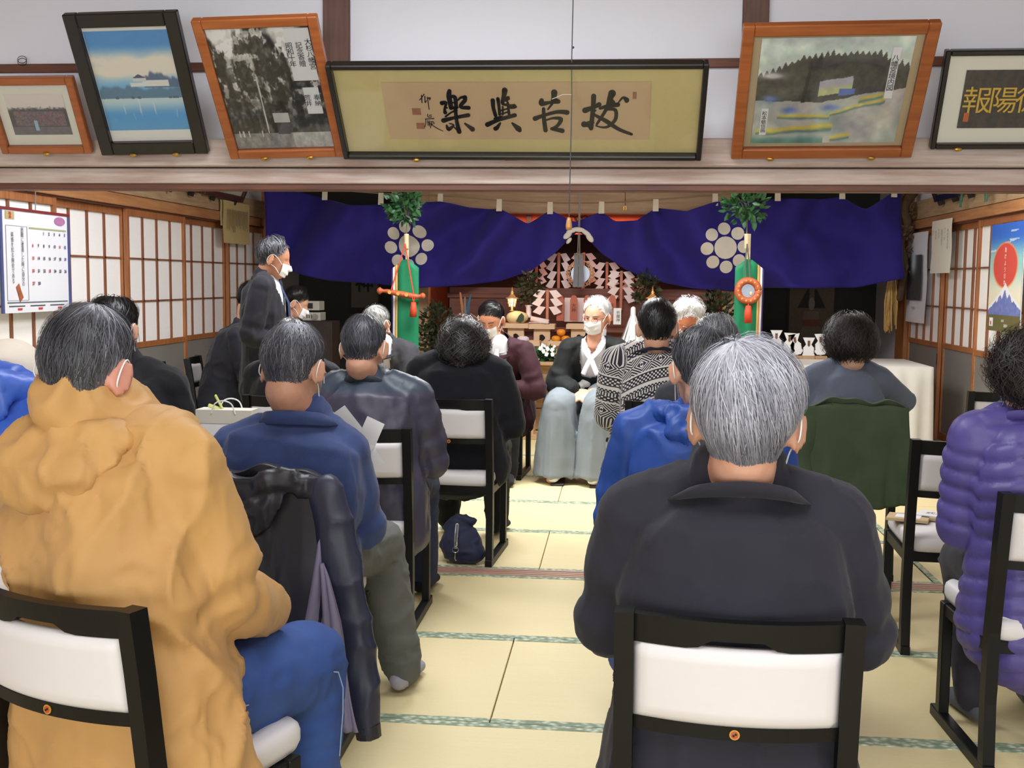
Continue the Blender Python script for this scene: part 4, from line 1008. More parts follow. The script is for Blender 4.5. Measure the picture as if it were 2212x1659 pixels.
M_s2 = fabN('near black suit wool', (36, 36, 44), .8, .3, (28, 28, 35)); me, _ = jacket(b, [], .030, 1.08, .18, .03, .070, (.078, .072, .064, .052), .010, .006, 44, .009)
V = co(me); x = (V-b.nk)@b.r; y = (V-b.nk)@b.f; z = V[:, 2]-b.nk[2]; keep = ~((np.abs(x) < .018+.10*sst(-.34, -.02, z)) & (y > .02) & (z > -.36)); me = cut(me, keep)
put('suit_jacket', me, M_s2, o, base, True); put('collar', coll_band(b, h, .062, .088, .036, .10, .010), M_s2, o, base)
sm = fuse([b.torso(.016, 1, 1)], .012, 3); put('shirt', sm, mat('pale blue shirt', (206, 212, 222), .8), o, base); put('shirt_collar', coll_band(b, h, .058, .064, .045, .055, .005), _MC['pale blue shirt'], o, base)
tp = [b.nk+b.f*.075-np.array([0, 0, .035]), b.nk+b.f*.135-np.array([0, 0, .16]), b.nk+b.f*.145-np.array([0, 0, .36])]; put('necktie', join(tube(tp, [(.016, .008), (.032, .006), (.036, .005)], 10, b.r), ball(tp[0], (.018, .014, .018))), mat('dark blue tie', (52, 72, 110), .5, .3, 60), o, base)
put('trousers', trousers(b, (.105, .08, .07, .066)), M_s2, o, base); socks(b, o, base, _MC['black socks'])
make_hair(h, HM_salt, o, base, 'receding', .018, 2600, .06, (.0, -.5, .86), 18, .0018, .3, 0, 0, .016, .012, None, .42, .2, .02); make_mask(h, o, base)
for (hd, cl, hp, lab, hm, fc, hz, Yh) in (((548, 648), (522, 700), (-2.70, 7.35), 'person in a black suit mostly hidden behind the standing person', HM_dark, -80, .54, 7.4), ((640, 656), (608, 697), (-2.50, 8.35), 'dark-haired person with white collar and mask right of the standing person', HM_dark, -70, .54, 8.2)):
    b, h = rig(hd, Yh, cl, hp, fc, fc-6, 22, 0, 1.0, .165, hipz=hz, nf=.02, nd=.02)
    o, base = start_person(lab, b, h, SK, .0075); me, _ = jacket(b, [], .032, 1.1, .12, .02, .074, (.082, .078, .072, .056), .012, .007, 47); put('suit_jacket', me, M_s2, o, base)
    put('shirt_collar', coll_band(b, h, .066, .10 if hd[0] > 600 else .075, .05, .05, .006), mat('white shirt', (232, 232, 236), .8), o, base); put('trousers', trousers(b), _MC['black trousers'], o, base); socks(b, o, base, _MC['black socks'])
    make_hair(h, hm, o, base, 'man', .02, 1800, .07, (0, -.3, .95), int(hd[0]), .0018, .3, 0, 0, .015, .008, None, .22, .12, .016); make_mask(h, o, base)
    a = math.radians(fc); chair(hp[0]+math.sin(a)*.155, hp[1]-math.cos(a)*.155, fc, 'chair hidden under the '+('black-suited person behind the standing person' if hd[0] < 600 else 'white-collared person near the amplifier'))
# ------------------------------------------------------------------ people facing the room, in front of the altar
M_eye = mat('dark eye', (26, 18, 16), .2); M_lens = mat('glass lens rim', (60, 56, 54), .3, metal=.6)
def face_bits(h, o, base, brow_c, open_=True, specs=False):
    mb = mat('brow %d' % brow_c[0], brow_c, .8)
    for g in (-1, 1):
        def srf(x, z, d): y = math.sqrt(max(1e-4, .094**2-x*x)); dv = unit((x, y, z)); return dv*(head_r(np.array([dv]))[0]+d)
        e = [srf(g*.031+dx, .004+dz, .0012) for dx, dz in ((-.013, -.001), (-.005, .0012), (.005, .0012), (.013, -.001))]
        P = [h.w(p) for p in smooth_path(e, 3)]
        put('eye', tube(P, [(.0028 if open_ else .0012)*max(.35, math.sin(PI*(i+.6)/(len(P)+.2))) for i in range(len(P))], 6), M_eye, o, base)
        e = [srf(g*(.014+.011*k), .024+(.003 if k in (1, 2) else 0), .002) for k in range(4)]
        P = [h.w(p) for p in smooth_path(e, 3)]; put('eyebrow', tube(P, .0026, 6), mb, o, base)
    if specs:
        parts = []
        for g in (-1, 1):
            parts.append(tube([h.w((g*.033+.021*math.cos(a), .108-.004*abs(math.cos(a)), -.002+.015*math.sin(a))) for a in np.linspace(0, 2*PI, 20)], .0012, 5))
            parts.append(tube([h.w(p) for p in ((g*.053, .104, .004), (g*.079, .04, .006), (g*.082, -.012, .008))], .0014, 5))
        parts.append(tube([h.w((x, .112, .002)) for x in (-.013, 0, .013)], .0012, 5))
        put('spectacles', join(*parts), M_lens, o, base)
# priest
b, h = rig((1288, 686), 7.52, (1284, 738), (-.185, 7.74), 171, 158, 8, 0, 1.06, .165, nf=.0, nd=.0, hipz=.56, elbow={-1: (-.07, .06, -.24), 1: (.07, .06, -.24)}, wrist={-1: (-.062, .335, .035), 1: (.062, .335, .035)}, knee={-1: (-.135, .42, .50), 1: (.135, .42, .50)}, ankle={-1: (-.13, .42, .085), 1: (.13, .42, .085)}, knee_h=.5)
hp = {g: (unit(-b.r*g*.9+b.f*.55-np.array([0, 0, .35])), unit(b.f*.35+np.array([0, 0, .8])+b.r*g*.3), -g, .30) for g in (-1, 1)}
o, base = start_person('white-haired person in black haori coat and pale grey hakama, facing the room', b, h, (222, 168, 140), .0055, hand_pose=hp)
M_hao = fabN('black haori cloth', (27, 29, 29), .7, .3, (19, 21, 21)); M_kim = fabN('white kimono cloth', (240, 240, 246), .85, .2, (228, 230, 240)); M_hak = fabN('pale blue grey hakama', (140, 149, 154), .75, .2, (120, 130, 137))
P = [b.torso(.030, 1.1, 1.05, True, .05, .03)]+b.yoke(.072)
for g in (-1, 1):
    C = b.E[g]+(b.Wr[g]-b.E[g])*.78; P.append(tube(smooth_path([b.S[g], b.S[g]+(b.E[g]-b.S[g])*.6, b.E[g], b.E[g]+(C-b.E[g])*.6, C], 3), [.080]*4+[.088]*5+[.078]*4, 14))
    P.append(tube([b.E[g]+np.array([0, 0, -.02]), b.E[g]-np.array([0, 0, .17])+b.f*.03], [(.05, .10), (.055, .13)], 14, b.r)); P.append(tube([b.S[g]+np.array([0, 0, -.06])+b.r*g*-.03, b.hip+b.r*g*.20-np.array([0, 0, .06])], [(.06, .09), (.075, .12)], 14, b.r))
me = fuse(P, .010, 4); folds(me, b, .006, 61, 1.2, .006, 1.4); V = co(me); x = (V-b.nk)@b.r; y = (V-b.nk)@b.f; z = V[:, 2]-b.nk[2]
me = cut(me, ~((np.abs(x) < .074+.006*sst(-.30, -.05, z)) & (y > .015) & (z > -.52))); put('haori', me, M_hao, o, base)
me = fuse([b.torso(.020, 1.04, 1.0)]+b.yoke(.060)+[tube([b.nk-np.array([0, 0, .04]), h.w((0, -.02, -.085))], [.066, .060], 14)], .009, 3); V = co(me); rel = V-b.nk; x = rel@b.r; z = V[:, 2]-b.nk[2]; me = cut(me, ~((rel@b.f > 0) & (z > -.075) & (np.abs(x) < .042*np.clip((z+.075)/.075, 0, 1.2)))); put('kimono', me, M_kim, o, base)
for g in (1, -1):
    pp = [b.nk-b.f*.055+b.r*g*.03+np.array([0, 0, .035]), b.nk+b.r*g*.066+np.array([0, 0, .012]), b.nk+b.r*g*.050+b.f*.085-np.array([0, 0, .050]), b.nk-b.r*g*.002+b.f*.128-np.array([0, 0, .115]), b.nk-b.r*g*.046+b.f*.137-np.array([0, 0, .21])]
    put('kimono_collar', tube(smooth_path(pp, 4), [(.018, .006)]*17, 8, b.r+np.array([0, 0, .2])), M_kim, o, base)
put('obi', tube([b.hip+np.array([0, 0, .10]), b.hip+np.array([0, 0, .19])], [(.18, .150), (.175, .148)], 20, b.r, False), fabN('navy sash', (58, 64, 92), .7), o, base)
cc = b.hip+b.f*.19+b.r*.012+np.array([0, 0, .085])
M_cord = fabN('white braided cord', (240, 238, 232), .9, .2, None, 200)
for g in (-1, 1): put('haori_cord', tube(smooth_path([b.hip+b.r*g*.075+b.f*.158+np.array([0, 0, .245]), b.hip+b.r*g*.04+b.f*.178+np.array([0, 0, .17]), cc], 4), .0065, 8), M_cord, o, base)
put('cord_knot', fuse([ball(cc+b.r*(-.018), (.036, .026, .034)), ball(cc+b.r*.018-np.array([0, 0, .02]), (.028, .024, .030)), ball(cc+np.array([0, 0, .012]), (.026, .026, .026)), tube([cc, cc-np.array([0, 0, .075])+b.r*.03], [.012, .016], 8)], .006, 2), M_cord, o, base)
P = [tube([b.hip+np.array([0, 0, .13]), b.hip-np.array([0, 0, .04])], [(.182, .150), (.20, .155)], 20, b.r)]
for g in (-1, 1):
    hj = b.hip+b.r*g*.10; K = b.K[g]+b.f*.02; low = np.array([K[0], K[1], .05])+b.r*g*.0+b.f*.0
    P.append(tube(smooth_path([hj, hj*.5+K*.5, K], 3), list(np.linspace(.125, .112, 7)), 18)); P.append(tube(smooth_path([K, K*.5+low*.5, low], 3), [(a, c) for a, c in zip(np.linspace(.112, .150, 7), np.linspace(.108, .185, 7))], 20, b.r, False))
me = fuse(P, .011, 3); V = co(me); N = nrm(me); d = np.zeros(len(V))
for g in (-1, 1):
    K = b.K[g]; m = ((V-b.hip)@b.r*g > 0) & (V[:, 2] < .52); a = np.arctan2((V-K)@b.f, (V-K)@b.r); w = fbm((V-K)*4, 7, 2); d = np.where(m, .017*(1-np.abs(np.sin(a*3.5+w*3))**.7*1.3)*sst(.56, .3, V[:, 2]), d)
d += .006*((1-np.abs(2*noise((V-b.hip)*np.array([16, 16, 4]), 8)-1))**2-.3); V = V+N*d[:, None]; V[:, 2] = np.maximum(V[:, 2], .012); setco(me, V); put('hakama', me, M_hak, o, base)
for g in (-1, 1):
    A_ = b.A[g]; P = [tube([A_-b.f*.03-np.array([0, 0, .03]), A_+b.f*.12-np.array([0, 0, .03]), A_+b.f*.175-np.array([0, 0, .045])], [(.038, .034), (.042, .034), (.035, .022)], 12, b.r), tube([A_+np.array([0, 0, .06]), A_-np.array([0, 0, .03])], .04, 10)]
    me = fuse(P, .008, 2); V = co(me); V[:, 2] = np.maximum(V[:, 2], .012); setco(me, V); put('tabi_sock', me, mat('white cotton sock', (236, 236, 238), .85), o, base)
    put('sandal', box(A_[0]-.045, A_[0]+.045, A_[1]-.20, A_[1]+.06, .0, .014, .004), mat('dark sandal', (50, 44, 42), .6), o, base)
make_hair(h, HM_white, o, base, 'receding', .016, 3000, .06, (.3, -.3, .9), 62, .0016, .3, 0, 0, .010, .008, None, .55, .2, .01)
make_mask(h, o, base, off=.010); face_bits(h, o, base, (170, 168, 164), True, True)
# maroon suit, left of the priest
b, h = rig((1060, 692), 7.36, (1078, 742), (-.80, 7.62), 176, 168, 26, -2, 1.03, .17, nf=.0, nd=.0, elbow={-1: (-.09, .05, -.25), 1: (.08, .05, -.25)}, wrist={-1: (-.06, .30, .08), 1: (.06, .30, .08)})
o, base = start_person('person in a maroon suit with head bowed, facing the room beside the priest', b, h, (214, 154, 122), .006)
M_mar = fabN('maroon suit cloth', (66, 32, 42), .75, .3, (50, 24, 32)); me, _ = jacket(b, [], .030, 1.08, .10, .03, .070, (.080, .074, .068, .054), .010, .007, 63, .010)
V = co(me); x = (V-b.nk)@b.r; y = (V-b.nk)@b.f; z = V[:, 2]-b.nk[2]; me = cut(me, ~((np.abs(x) < .012+.052*sst(-.34, -.02, z)) & (y > .02) & (z > -.34))); put('suit_jacket', me, M_mar, o, base); put('collar', coll_band(b, h, .062, .088, .036, .10, .010), M_mar, o, base)
put('shirt', fuse([b.torso(.016, 1, 1)], .012, 3), mat('white shirt', (232, 232, 236), .8), o, base); put('shirt_collar', coll_band(b, h, .058, .066, .040, .06, .005), _MC['white shirt'], o, base)
tp = [b.nk+b.f*.078-np.array([0, 0, .04]), b.nk+b.f*.135-np.array([0, 0, .16]), b.nk+b.f*.145-np.array([0, 0, .36])]; put('necktie', join(tube(tp, [(.015, .008), (.03, .006), (.036, .005)], 10, b.r)), mat('silver tie', (196, 194, 192), .45, .3, 60), o, base)
put('trousers', trousers(b), _MC['black trousers'], o, base); socks(b, o, base, _MC['black socks'])
make_hair(h, HM_dark, o, base, 'man', .014, 2200, .07, (-.45, -.3, .84), 64, .0016, .2, 0, 0, .004, .004, None, .24, .12); make_mask(h, o, base); face_bits(h, o, base, (40, 34, 32), False)
CH_L = chair(-.80, 7.77, 176, 'black chair under the person in the maroon suit')
chair(-.145, 7.90, 171, 'black chair behind the grey hakama, hardly visible')
# grey-haired man by the green banner, and white-haired man right
b, h = rig((813, 700), 7.6, (832, 742), (-1.60, 7.80), 172, 160, 34, 0, 1.02, .165, nf=.0, nd=.0)
o, base = start_person('grey-haired person in a dark grey suit facing the room, left of the green banner', b, h, SK2, .007)
M_k = fabN('dark grey suit', (66, 66, 72), .8, .3); me, _ = jacket(b, [], .030, 1.08, .10, .03, .070, (.080, .074, .068, .054), .011, .006, 66, .010)
V = co(me); x = (V-b.nk)@b.r; y = (V-b.nk)@b.f; z = V[:, 2]-b.nk[2]; me = cut(me, ~((np.abs(x) < .012+.052*sst(-.34, -.02, z)) & (y > .02) & (z > -.34))); put('suit_jacket', me, M_k, o, base); put('collar', coll_band(b, h, .062, .088, .036, .10, .010), M_k, o, base)
put('shirt', fuse([b.torso(.016, 1, 1)], .012, 3), _MC['white shirt'], o, base); put('trousers', trousers(b), _MC['black trousers'], o, base); socks(b, o, base, _MC['black socks'])
make_hair(h, HM_wgrey, o, base, 'receding', .014, 2000, .05, (0, -.3, .95), 67, .0018, .3, 0, 0, .008, .006, None, .5, .2); make_mask(h, o, base); face_bits(h, o, base, (120, 118, 116), False)
chair(-1.585, 7.95, 172, 'chair hidden under the grey-haired person by the green banner')
b, h = rig((1487, 694), 7.3, (1492, 745), (.46, 7.50), 178, 184, 40, 0, 1.06, .165, nf=.0, nd=.0)
o, base = start_person('white-haired person bowing, facing the room behind the nordic cardigan', b, h, (206, 132, 96), .007)
me, _ = jacket(b, [], .030, 1.08, .10, .03, .070, (.080, .074, .068, .054), .011, .006, 68, .010); put('suit_jacket', me, M_k, o, base); put('collar', coll_band(b, h, .062, .088, .036, .08, .010), M_k, o, base)
put('trousers', trousers(b), _MC['black trousers'], o, base); socks(b, o, base, _MC['black socks'])
make_hair(h, HM_white, o, base, 'receding', .026, 2800, .06, (0, -.2, .97), 69, .0018, .4, 0, 0, .010, .012, None, .65, .2); make_mask(h, o, base); face_bits(h, o, base, (190, 188, 184), False)
chair(.455, 7.65, 178, 'chair hidden under the white-haired person facing the room')
# ------------------------------------------------------------------ more chairs and what lies on them
chair(1.235, 4.02, -3, 'empty white-seated black chair with booklets on it, left of the purple down jacket')
chair(2.0, 5.92, -3, 'empty black chair near the right shoji, seen past the purple shoulder')
chair(-2.86, 6.72, -80, 'empty black chair by the left shoji wall, back raked to the left')
chair(-1.80, 4.42, -90, 'white-seated chair carrying a white paper bag, behind the black coat')
M_wp = mat('white paper', (240, 240, 240), .8, .02, 5); M_kraft = mat('pale brown card', (206, 178, 136), .7, .06, 8)
# paper bag
t = thing('paper_bag', 'white paper carrier bag with rope handles standing on a chair at left', 'bag', (-1.60, 4.42, .452))
obj('bag_body', join(box(-.115, .115, -.045, .045, 0, .335), ), M_wp, t); obj('folded_rim', box(-.117, .117, -.047, .047, .285, .34), mat('bag rim paper', (232, 228, 214), .7), t)
for yy in (-.048, .048): obj('handle', tube(smooth_path([np.array(p) for p in ((-.05, yy, .325), (-.035, yy, .365), (0, yy, .378), (.035, yy, .365), (.05, yy, .325))], 4), .003, 6), M_wp, t)
M_rib = mat('yellow green ribbon', (214, 220, 120), .5)
for i, (p, q) in enumerate((((-.02, 0, .34), (-.045, -.01, .395)), ((-.02, 0, .335), (-.07, -.02, .355)))): obj('ribbon', tube([p, q], [(.004, .009), (.004, .010)], 6, (1, 0, 0)), M_rib, t)
# booklets on the empty chair
bk = thing('booklet', 'tan card booklet lying on the empty chair seat', 'booklet', tuple(at(1962, 1122, Z=.446)), -.35); obj('cover', box(-.075, .075, -.055, .055, 0, .012, .002), M_kraft, bk); obj('label', box(-.045, .045, -.03, .03, .012, .0128), M_wp, bk)
bk = thing('leaflet', 'white printed leaflet beside the tan booklet on the empty seat', 'leaflet', tuple(at(2030, 1120, Z=.446)), -.5); obj('sheet', box(-.08, .08, -.055, .055, .012, .016), M_wp, bk); obj('card_backing', box(-.075, .09, -.07, .05, 0, .012, .002), M_kraft, bk)
lm = text_mesh('式次第', .035, M_ink); put_text(bk, lm, (0, 0, .0165), rotx(-PI/2))
# sheets of paper held by the navy fleece wearer
pc = at(765, 955, Y=3.36)
sh = thing('paper_sheets', 'white paper sheets held up beyond the navy fleece shoulder', 'paper', tuple(pc)); 
for k, (dx, dz, ry, w, hh) in enumerate(((-.055, .015, -.75, .045, .15), (-.025, .02, -.62, .05, .16), (.035, .0, .42, .03, .15), (.03, -.05, -.5, .04, .09))):
    V, Fc = grid(5, 7, lambda u, v: ((u-.5)*w*2, .012*math.sin(v*3+k)+.004*k, (v-.5)*hh)); obj('sheet', xf((V, Fc), roty(ry), (dx, .01*k, dz)), M_wp, sh, True)
# handbag under the woman's chair
hb = thing('handbag', 'navy cloth handbag with silver clasp under the chair in the aisle', 'bag', (-.72, 5.12, 0))
me = fuse([ball((0, 0, .085), (.105, .085, .095), 16, 10), ball((-.02, .02, .16), (.07, .06, .055)), ball((.05, -.02, .06), (.07, .06, .058)), tube([(-.06, 0, .15), (-.02, 0, .22), (.05, 0, .20)], [.022, .02, .022], 8)], .008, 3); V = co(me); V = V+nrm(me)*(.010*((1-np.abs(2*noise(V*22, 3)-1))**2-.4))[:, None]; V[:, 2] = np.maximum(V[:, 2], .001); setco(me, V); me.name = 'bag_body'
obj('bag_body', finish(me, mat('navy bag cloth', (34, 40, 72), .75, .2, 20, sheen=.3)), None, hb); M_chr = mat('silver metal', (220, 222, 226), .2, metal=1)
obj('strap', tube(smooth_path([np.array(p) for p in ((-.01, -.075, .20), (-.012, -.098, .14), (-.014, -.10, .09))], 3), [(.008, .002)]*7, 6, (1, 0, 0)), M_chr, hb); obj('clasp_ring', tube([(-.014+.014*math.cos(a), -.103, .085+.014*math.sin(a)) for a in np.linspace(0, 2*PI, 16)], .003, 6), M_chr, hb); obj('clasp_hook', tube([(-.014, -.104, .07), (-.016, -.105, .045), (-.01, -.104, .035)], .004, 6), M_chr, hb)
# coats draped over chairs
def solidify(VF, th):
    V = np.array(VF[0], float); me = mesh_of('q', V, VF[1]); N = nrm(me); D.meshes.remove(me); n = len(V); Fc = list(VF[1]); ed = {}
    for f in Fc:
        for i in range(len(f)): a, c = f[i], f[(i+1) % len(f)]; ed[a, c] = ed.get((a, c), 0)+1
    F2 = Fc+[tuple(i+n for i in f[::-1]) for f in Fc]+[(c, a, a+n, c+n) for (a, c) in ed if (c, a) not in ed]
    return np.concatenate([V, V-N*th]), F2
def drape(cx, yb, w0, w1, ztop, zbot, front, seed, lean=0, skew=0):
    """cloth over a chair back: hangs behind (towards -y), folds over the top rail; local coords at (cx, yb)"""
    nu, nv = 60, 56
    def fn(u, v):
        s = -1+2*u
        if v < .22:
            q = v/.22; ang = PI*(1-q); y = .045*-math.cos(PI-ang)-.012; z = ztop+.022*math.sin(ang)
            z += .009*math.sin(s*5+seed)+.006*math.sin(s*11+1)-.035*abs(s)**6
            if q < .3: y = .036; z = ztop-.18*(.3-q)/.3
            w = w0
        else:
            q = (v-.22)/.78; y = -.064-.020*q-lean*q; z = ztop-(ztop-zbot)*q; w = w0+(w1-w0)*q**.8
        x = s*w+skew*max(0, (v-.22))*1.0
        qq = max(0, (v-.22)/.78); n_ = fbm(np.array([[s*3.1+seed, qq*1.6, seed]]), seed, 3)[0]
        f_ = math.sin(s*7+n_*6+seed)*.016*qq+(n_-.45)*.035*min(1, qq*3)
        return (x, y-f_-.02*qq*(1-s*s)*0, z+.012*math.sin(s*5+seed)*qq)
    return grid(nu, nv, fn)
# green coat
gx, gy = 1.05, 5.02
gc = thing('draped_coat', 'dark green coat draped over the chair behind the grey knit wearer', 'coat', (gx, gy, 0))
M_gr = fabN('dark green cotton', (76, 92, 66), .85, .2, (58, 72, 52)); obj('coat_body', solidify(drape(0, 0, .214, .235, .803, .36, 0, 3), .006), M_gr, gc, True)
sl = [(-.195, -.05, .76), (-.25, -.06, .66), (-.27, -.07, .54), (-.24, -.075, .44)]; me = fuse([tube(smooth_path([np.array(p) for p in sl], 3), [(.045, .022), (.06, .03), (.075, .034), (.08, .034), (.08, .034), (.08, .034), (.082, .034), (.082, .034), (.08, .03), (.08, .03)], 12, (1, 0, .3))], .008, 3); V = co(me); setco(me, V+nrm(me)*(.008*((1-np.abs(2*noise(V*16, 5)-1))**2-.4))[:, None]); me.name = 'sleeve'; obj('sleeve', finish(me, M_gr), None, gc)
# black coat with lilac lining
bx, by = -.945, 2.86
bc = thing('draped_coat', 'black nylon coat with lilac lining draped over the chair of the navy fleece', 'coat', (bx, by, 0))
M_bn = mat('black nylon', (36, 38, 48), .42, .2, 5, bump=.15, bscale=120, c2=(24, 25, 33), spec=.5); M_lil = mat('lilac lining', (136, 130, 158), .6, .1, 8, sheen=.3); M_nv = mat('navy nylon sleeve', (44, 48, 70), .45, .2, 5, c2=(32, 34, 52))
obj('coat_body', solidify(drape(0, 0, .214, .205, .806, .16, 0, 7, .05), .006), M_bn, bc, True)
me = fuse([tube(smooth_path([np.array(p) for p in ((-.19, -.05, .765), (-.10, -.075, .80), (0, -.085, .785), (.08, -.08, .81), (.17, -.055, .775))], 4), [(.032, .022)]*17, 12, (0, 0, 1)), tube([(-.06, -.082, .775), (-.05, -.098, .72), (-.02, -.096, .655)], [(.13, .016), (.16, .018), (.09, .010)], 16, (1, 0, 0))], .008, 3)
V = co(me); setco(me, V+nrm(me)*(.011*((1-np.abs(2*noise(V*np.array([30, 20, 34]), 6)-1))**2-.4))[:, None]); me.name = 'hood'; obj('hood', finish(me, M_bn), None, bc)
def strip(P, W0, seed, m, nm):
    P = smooth_path([np.array(p) for p in P], 6); n = len(P)
    V, Fc = grid(9, n, lambda u, v: tuple(P[int(round(v*(n-1)))]+np.array([(u-.5)*np.interp(v, np.linspace(0, 1, len(W0)), W0), -.010*math.sin(u*PI)-.008*math.sin(u*9+v*7+seed), 0])))
    obj(nm, solidify((V, Fc), .004), m, bc, True)
strip([(.185, -.078, .66), (.170, -.100, .45), (.150, -.112, .28), (.140, -.114, .115)], [.014, .07, .115, .14], 2, M_lil, 'lining')
P = [(.185, -.05, .785), (.208, -.062, .73), (.240, -.075, .58), (.278, -.085, .40), (.300, -.09, .24), (.312, -.092, .155)]
me = fuse([tube(smooth_path([np.array(p) for p in P], 4), list(zip(np.interp(np.linspace(0, 1, 21), [0, .3, .8, 1], [.045, .054, .046, .034]), np.interp(np.linspace(0, 1, 21), [0, .3, 1], [.03, .035, .03]))), 12, (1, 0, 0))], .008, 3); V = co(me); setco(me, V+nrm(me)*(.009*((1-np.abs(2*noise(V*np.array([20, 20, 12]), 9)-1))**2-.4))[:, None]); me.name = 'sleeve'; obj('sleeve', finish(me, M_nv), None, bc)
strip([(.197, -.10, .60), (.225, -.122, .45), (.248, -.130, .28), (.276, -.128, .165)], [.008, .04, .045, .04], 5, M_lil, 'sleeve_stripe')
obj('sleeve_cuff', tube([(.309, -.092, .17), (.314, -.092, .135)], [(.036, .032), (.034, .03)], 12, (1, 0, 0), False), M_bn, bc)
# ------------------------------------------------------------------ framed pictures on the beam
M_fo = wood('orange frame wood', (172, 98, 48), (140, 74, 34), .4, 0, 3, coat=.2); M_fb = mat('black frame', (30, 27, 26), .35, .2, 6, coat=.2); M_mat_ = mat('cream mat board', (232, 228, 212), .85, .03, 4)
def glassmat():
    t = NT('picture glass'); g = t.new('ShaderNodeBsdfGlossy'); g.inputs['Roughness'].default_value = .04; tr = t.new('ShaderNodeBsdfTransparent'); mx = t.new('ShaderNodeMixShader'); fr = t.new('ShaderNodeFresnel'); fr.inputs[0].default_value = 1.3
    t.link(fr.outputs[0], mx.inputs[0]); t.link(tr.outputs[0], mx.inputs[1]); t.link(g.outputs[0], mx.inputs[2]); t.link(mx.outputs[0], t.n['Material Output'].inputs[0]); return t.m
M_glass = glassmat(); M_brass = mat('brass hook', (196, 156, 76), .3, metal=.9)
def picture(name, W_, H_, fn, m, parent, y=-.004, nu=150):
    """flat print: a fine grid carrying a painted colour per point; fn(u, v) -> sRGB, v up"""
    nv = max(8, int(nu*H_/W_)); u, v = np.meshgrid(np.linspace(0, 1, nu), np.linspace(0, 1, nv)); c = fn(u.ravel(), v.ravel())
    V = np.stack([(u.ravel()-.5)*W_, np.full(u.size, y), (v.ravel()-.5)*H_], 1); i = np.arange(nv-1)[:, None]*nu+np.arange(nu-1)[None, :]; q = np.stack([i, i+1, i+1+nu, i+nu], -1).reshape(-1, 4)
    me = mesh_of(name, V, q); cattr(me, 'Col', srgb2lin(np.asarray(c)/255.)); finish(me, m, False); return obj(name, me, None, parent)
M_print = vcol_mat('printed picture', rough=.45, coat=.3); M_printm = vcol_mat('matt print', rough=.8)
def frame(label, TL, TR, BR, BL, Yb, fw, fm, th=.03, matw=0, mm=None, hooks=(.3, .7), cat='picture'):
    bl, br = at(*BL, Y=Yb), at(*BR, Y=Yb); rat = (abs(TR[0]-TL[0]))/(abs(BR[0]-BL[0])); Yt = Yb/rat; tl, tr = at(*TL, Y=Yt), at(*TR, Y=Yt)
    W_ = np.linalg.norm(br-bl); ub = (bl+br)/2; ut = (tl+tr)/2; upv = ut-ub; Hh = np.linalg.norm(upv); ux = unit(br-bl); uz = unit(upv-ux*np.dot(upv, ux)); uy = np.cross(uz, ux)
    R = np.stack([ux, uy, uz], 1); c = (ub+ut)/2
    t = thing('framed_picture', label, cat, tuple(c)); t.rotation_euler = Matrix(R.tolist()).to_euler()
    for s in (-1, 1):
        obj('frame_bar', box(s*W_/2-(fw if s > 0 else 0), s*W_/2+(0 if s > 0 else fw), -th, th*.2, -Hh/2, Hh/2, .004), fm, t)
        obj('frame_bar', box(-W_/2+fw, W_/2-fw, -th, th*.2, s*Hh/2-(fw if s > 0 else 0), s*Hh/2+(0 if s > 0 else fw), .004), fm, t)
    obj('backing', box(-W_/2+.004, W_/2-.004, -.002, .004, -Hh/2+.004, Hh/2-.004), mm or M_mat_, t)
    obj('glass', box(-W_/2+fw*.9, W_/2-fw*.9, -.0175, -.016, -Hh/2+fw*.9, Hh/2-fw*.9), M_glass, t)
    for hx in hooks: obj('hook', join(ball(((hx-.5)*W_, -th-.006, -Hh/2+.004), (.017, .009, .010), 10, 6), box((hx-.5)*W_-.006, (hx-.5)*W_+.006, -th, .02, -Hh/2-.010, -Hh/2-.002)) if False else ball(((hx-.5)*W_, -th-.004, -Hh/2+.003), (.017, .008, .009), 10, 6), M_brass, t)
    return t, W_-2*fw, Hh-2*fw
def nz(u, v, su, sv, seed, o=3): return fbm(np.stack([u*su, v*sv, u*0+seed], 1), seed, o)
def mixc(a, b, f): f = np.clip(f, 0, 1)[:, None]; return np.asarray(a, float)*(1-f)+np.asarray(b, float)*f
# 1 group photograph
t, w, hh = frame('small wood-framed group photograph at the left end of the beam', (-40, 164), (160, 163), (203, 327), (10, 328), 4.88, .034, M_fo, hooks=(.5,))
def f1(u, v):
    n = nz(u, v, 26, 20, 3); c = mixc((226, 216, 206), (64, 62, 58), sst(.70, .60, v+.12*(n-.5))); pe = (v > .22) & (v < .58); cols = np.stack([150+90*(nz(u, v, 60, 40, 7, 2)-.5)*2, 118+80*(nz(u, v, 60, 40, 8, 2)-.5)*2, 124+80*(nz(u, v, 60, 40, 9, 2)-.5)*2], 1)
    c = np.where((pe & (u > .08) & (u < .95))[:, None], mixc(c, cols, np.full(len(u), .75)), c); c = np.where((v < .2)[:, None], mixc((120, 112, 110), (90, 86, 86), n), c)
    bl = (np.abs(u-.42) < .03) & (v > .1) & (v < .36); return np.where(bl[:, None], (150, 190, 205), c)
picture('photograph', w*.76, hh*.66, f1, M_print, t)
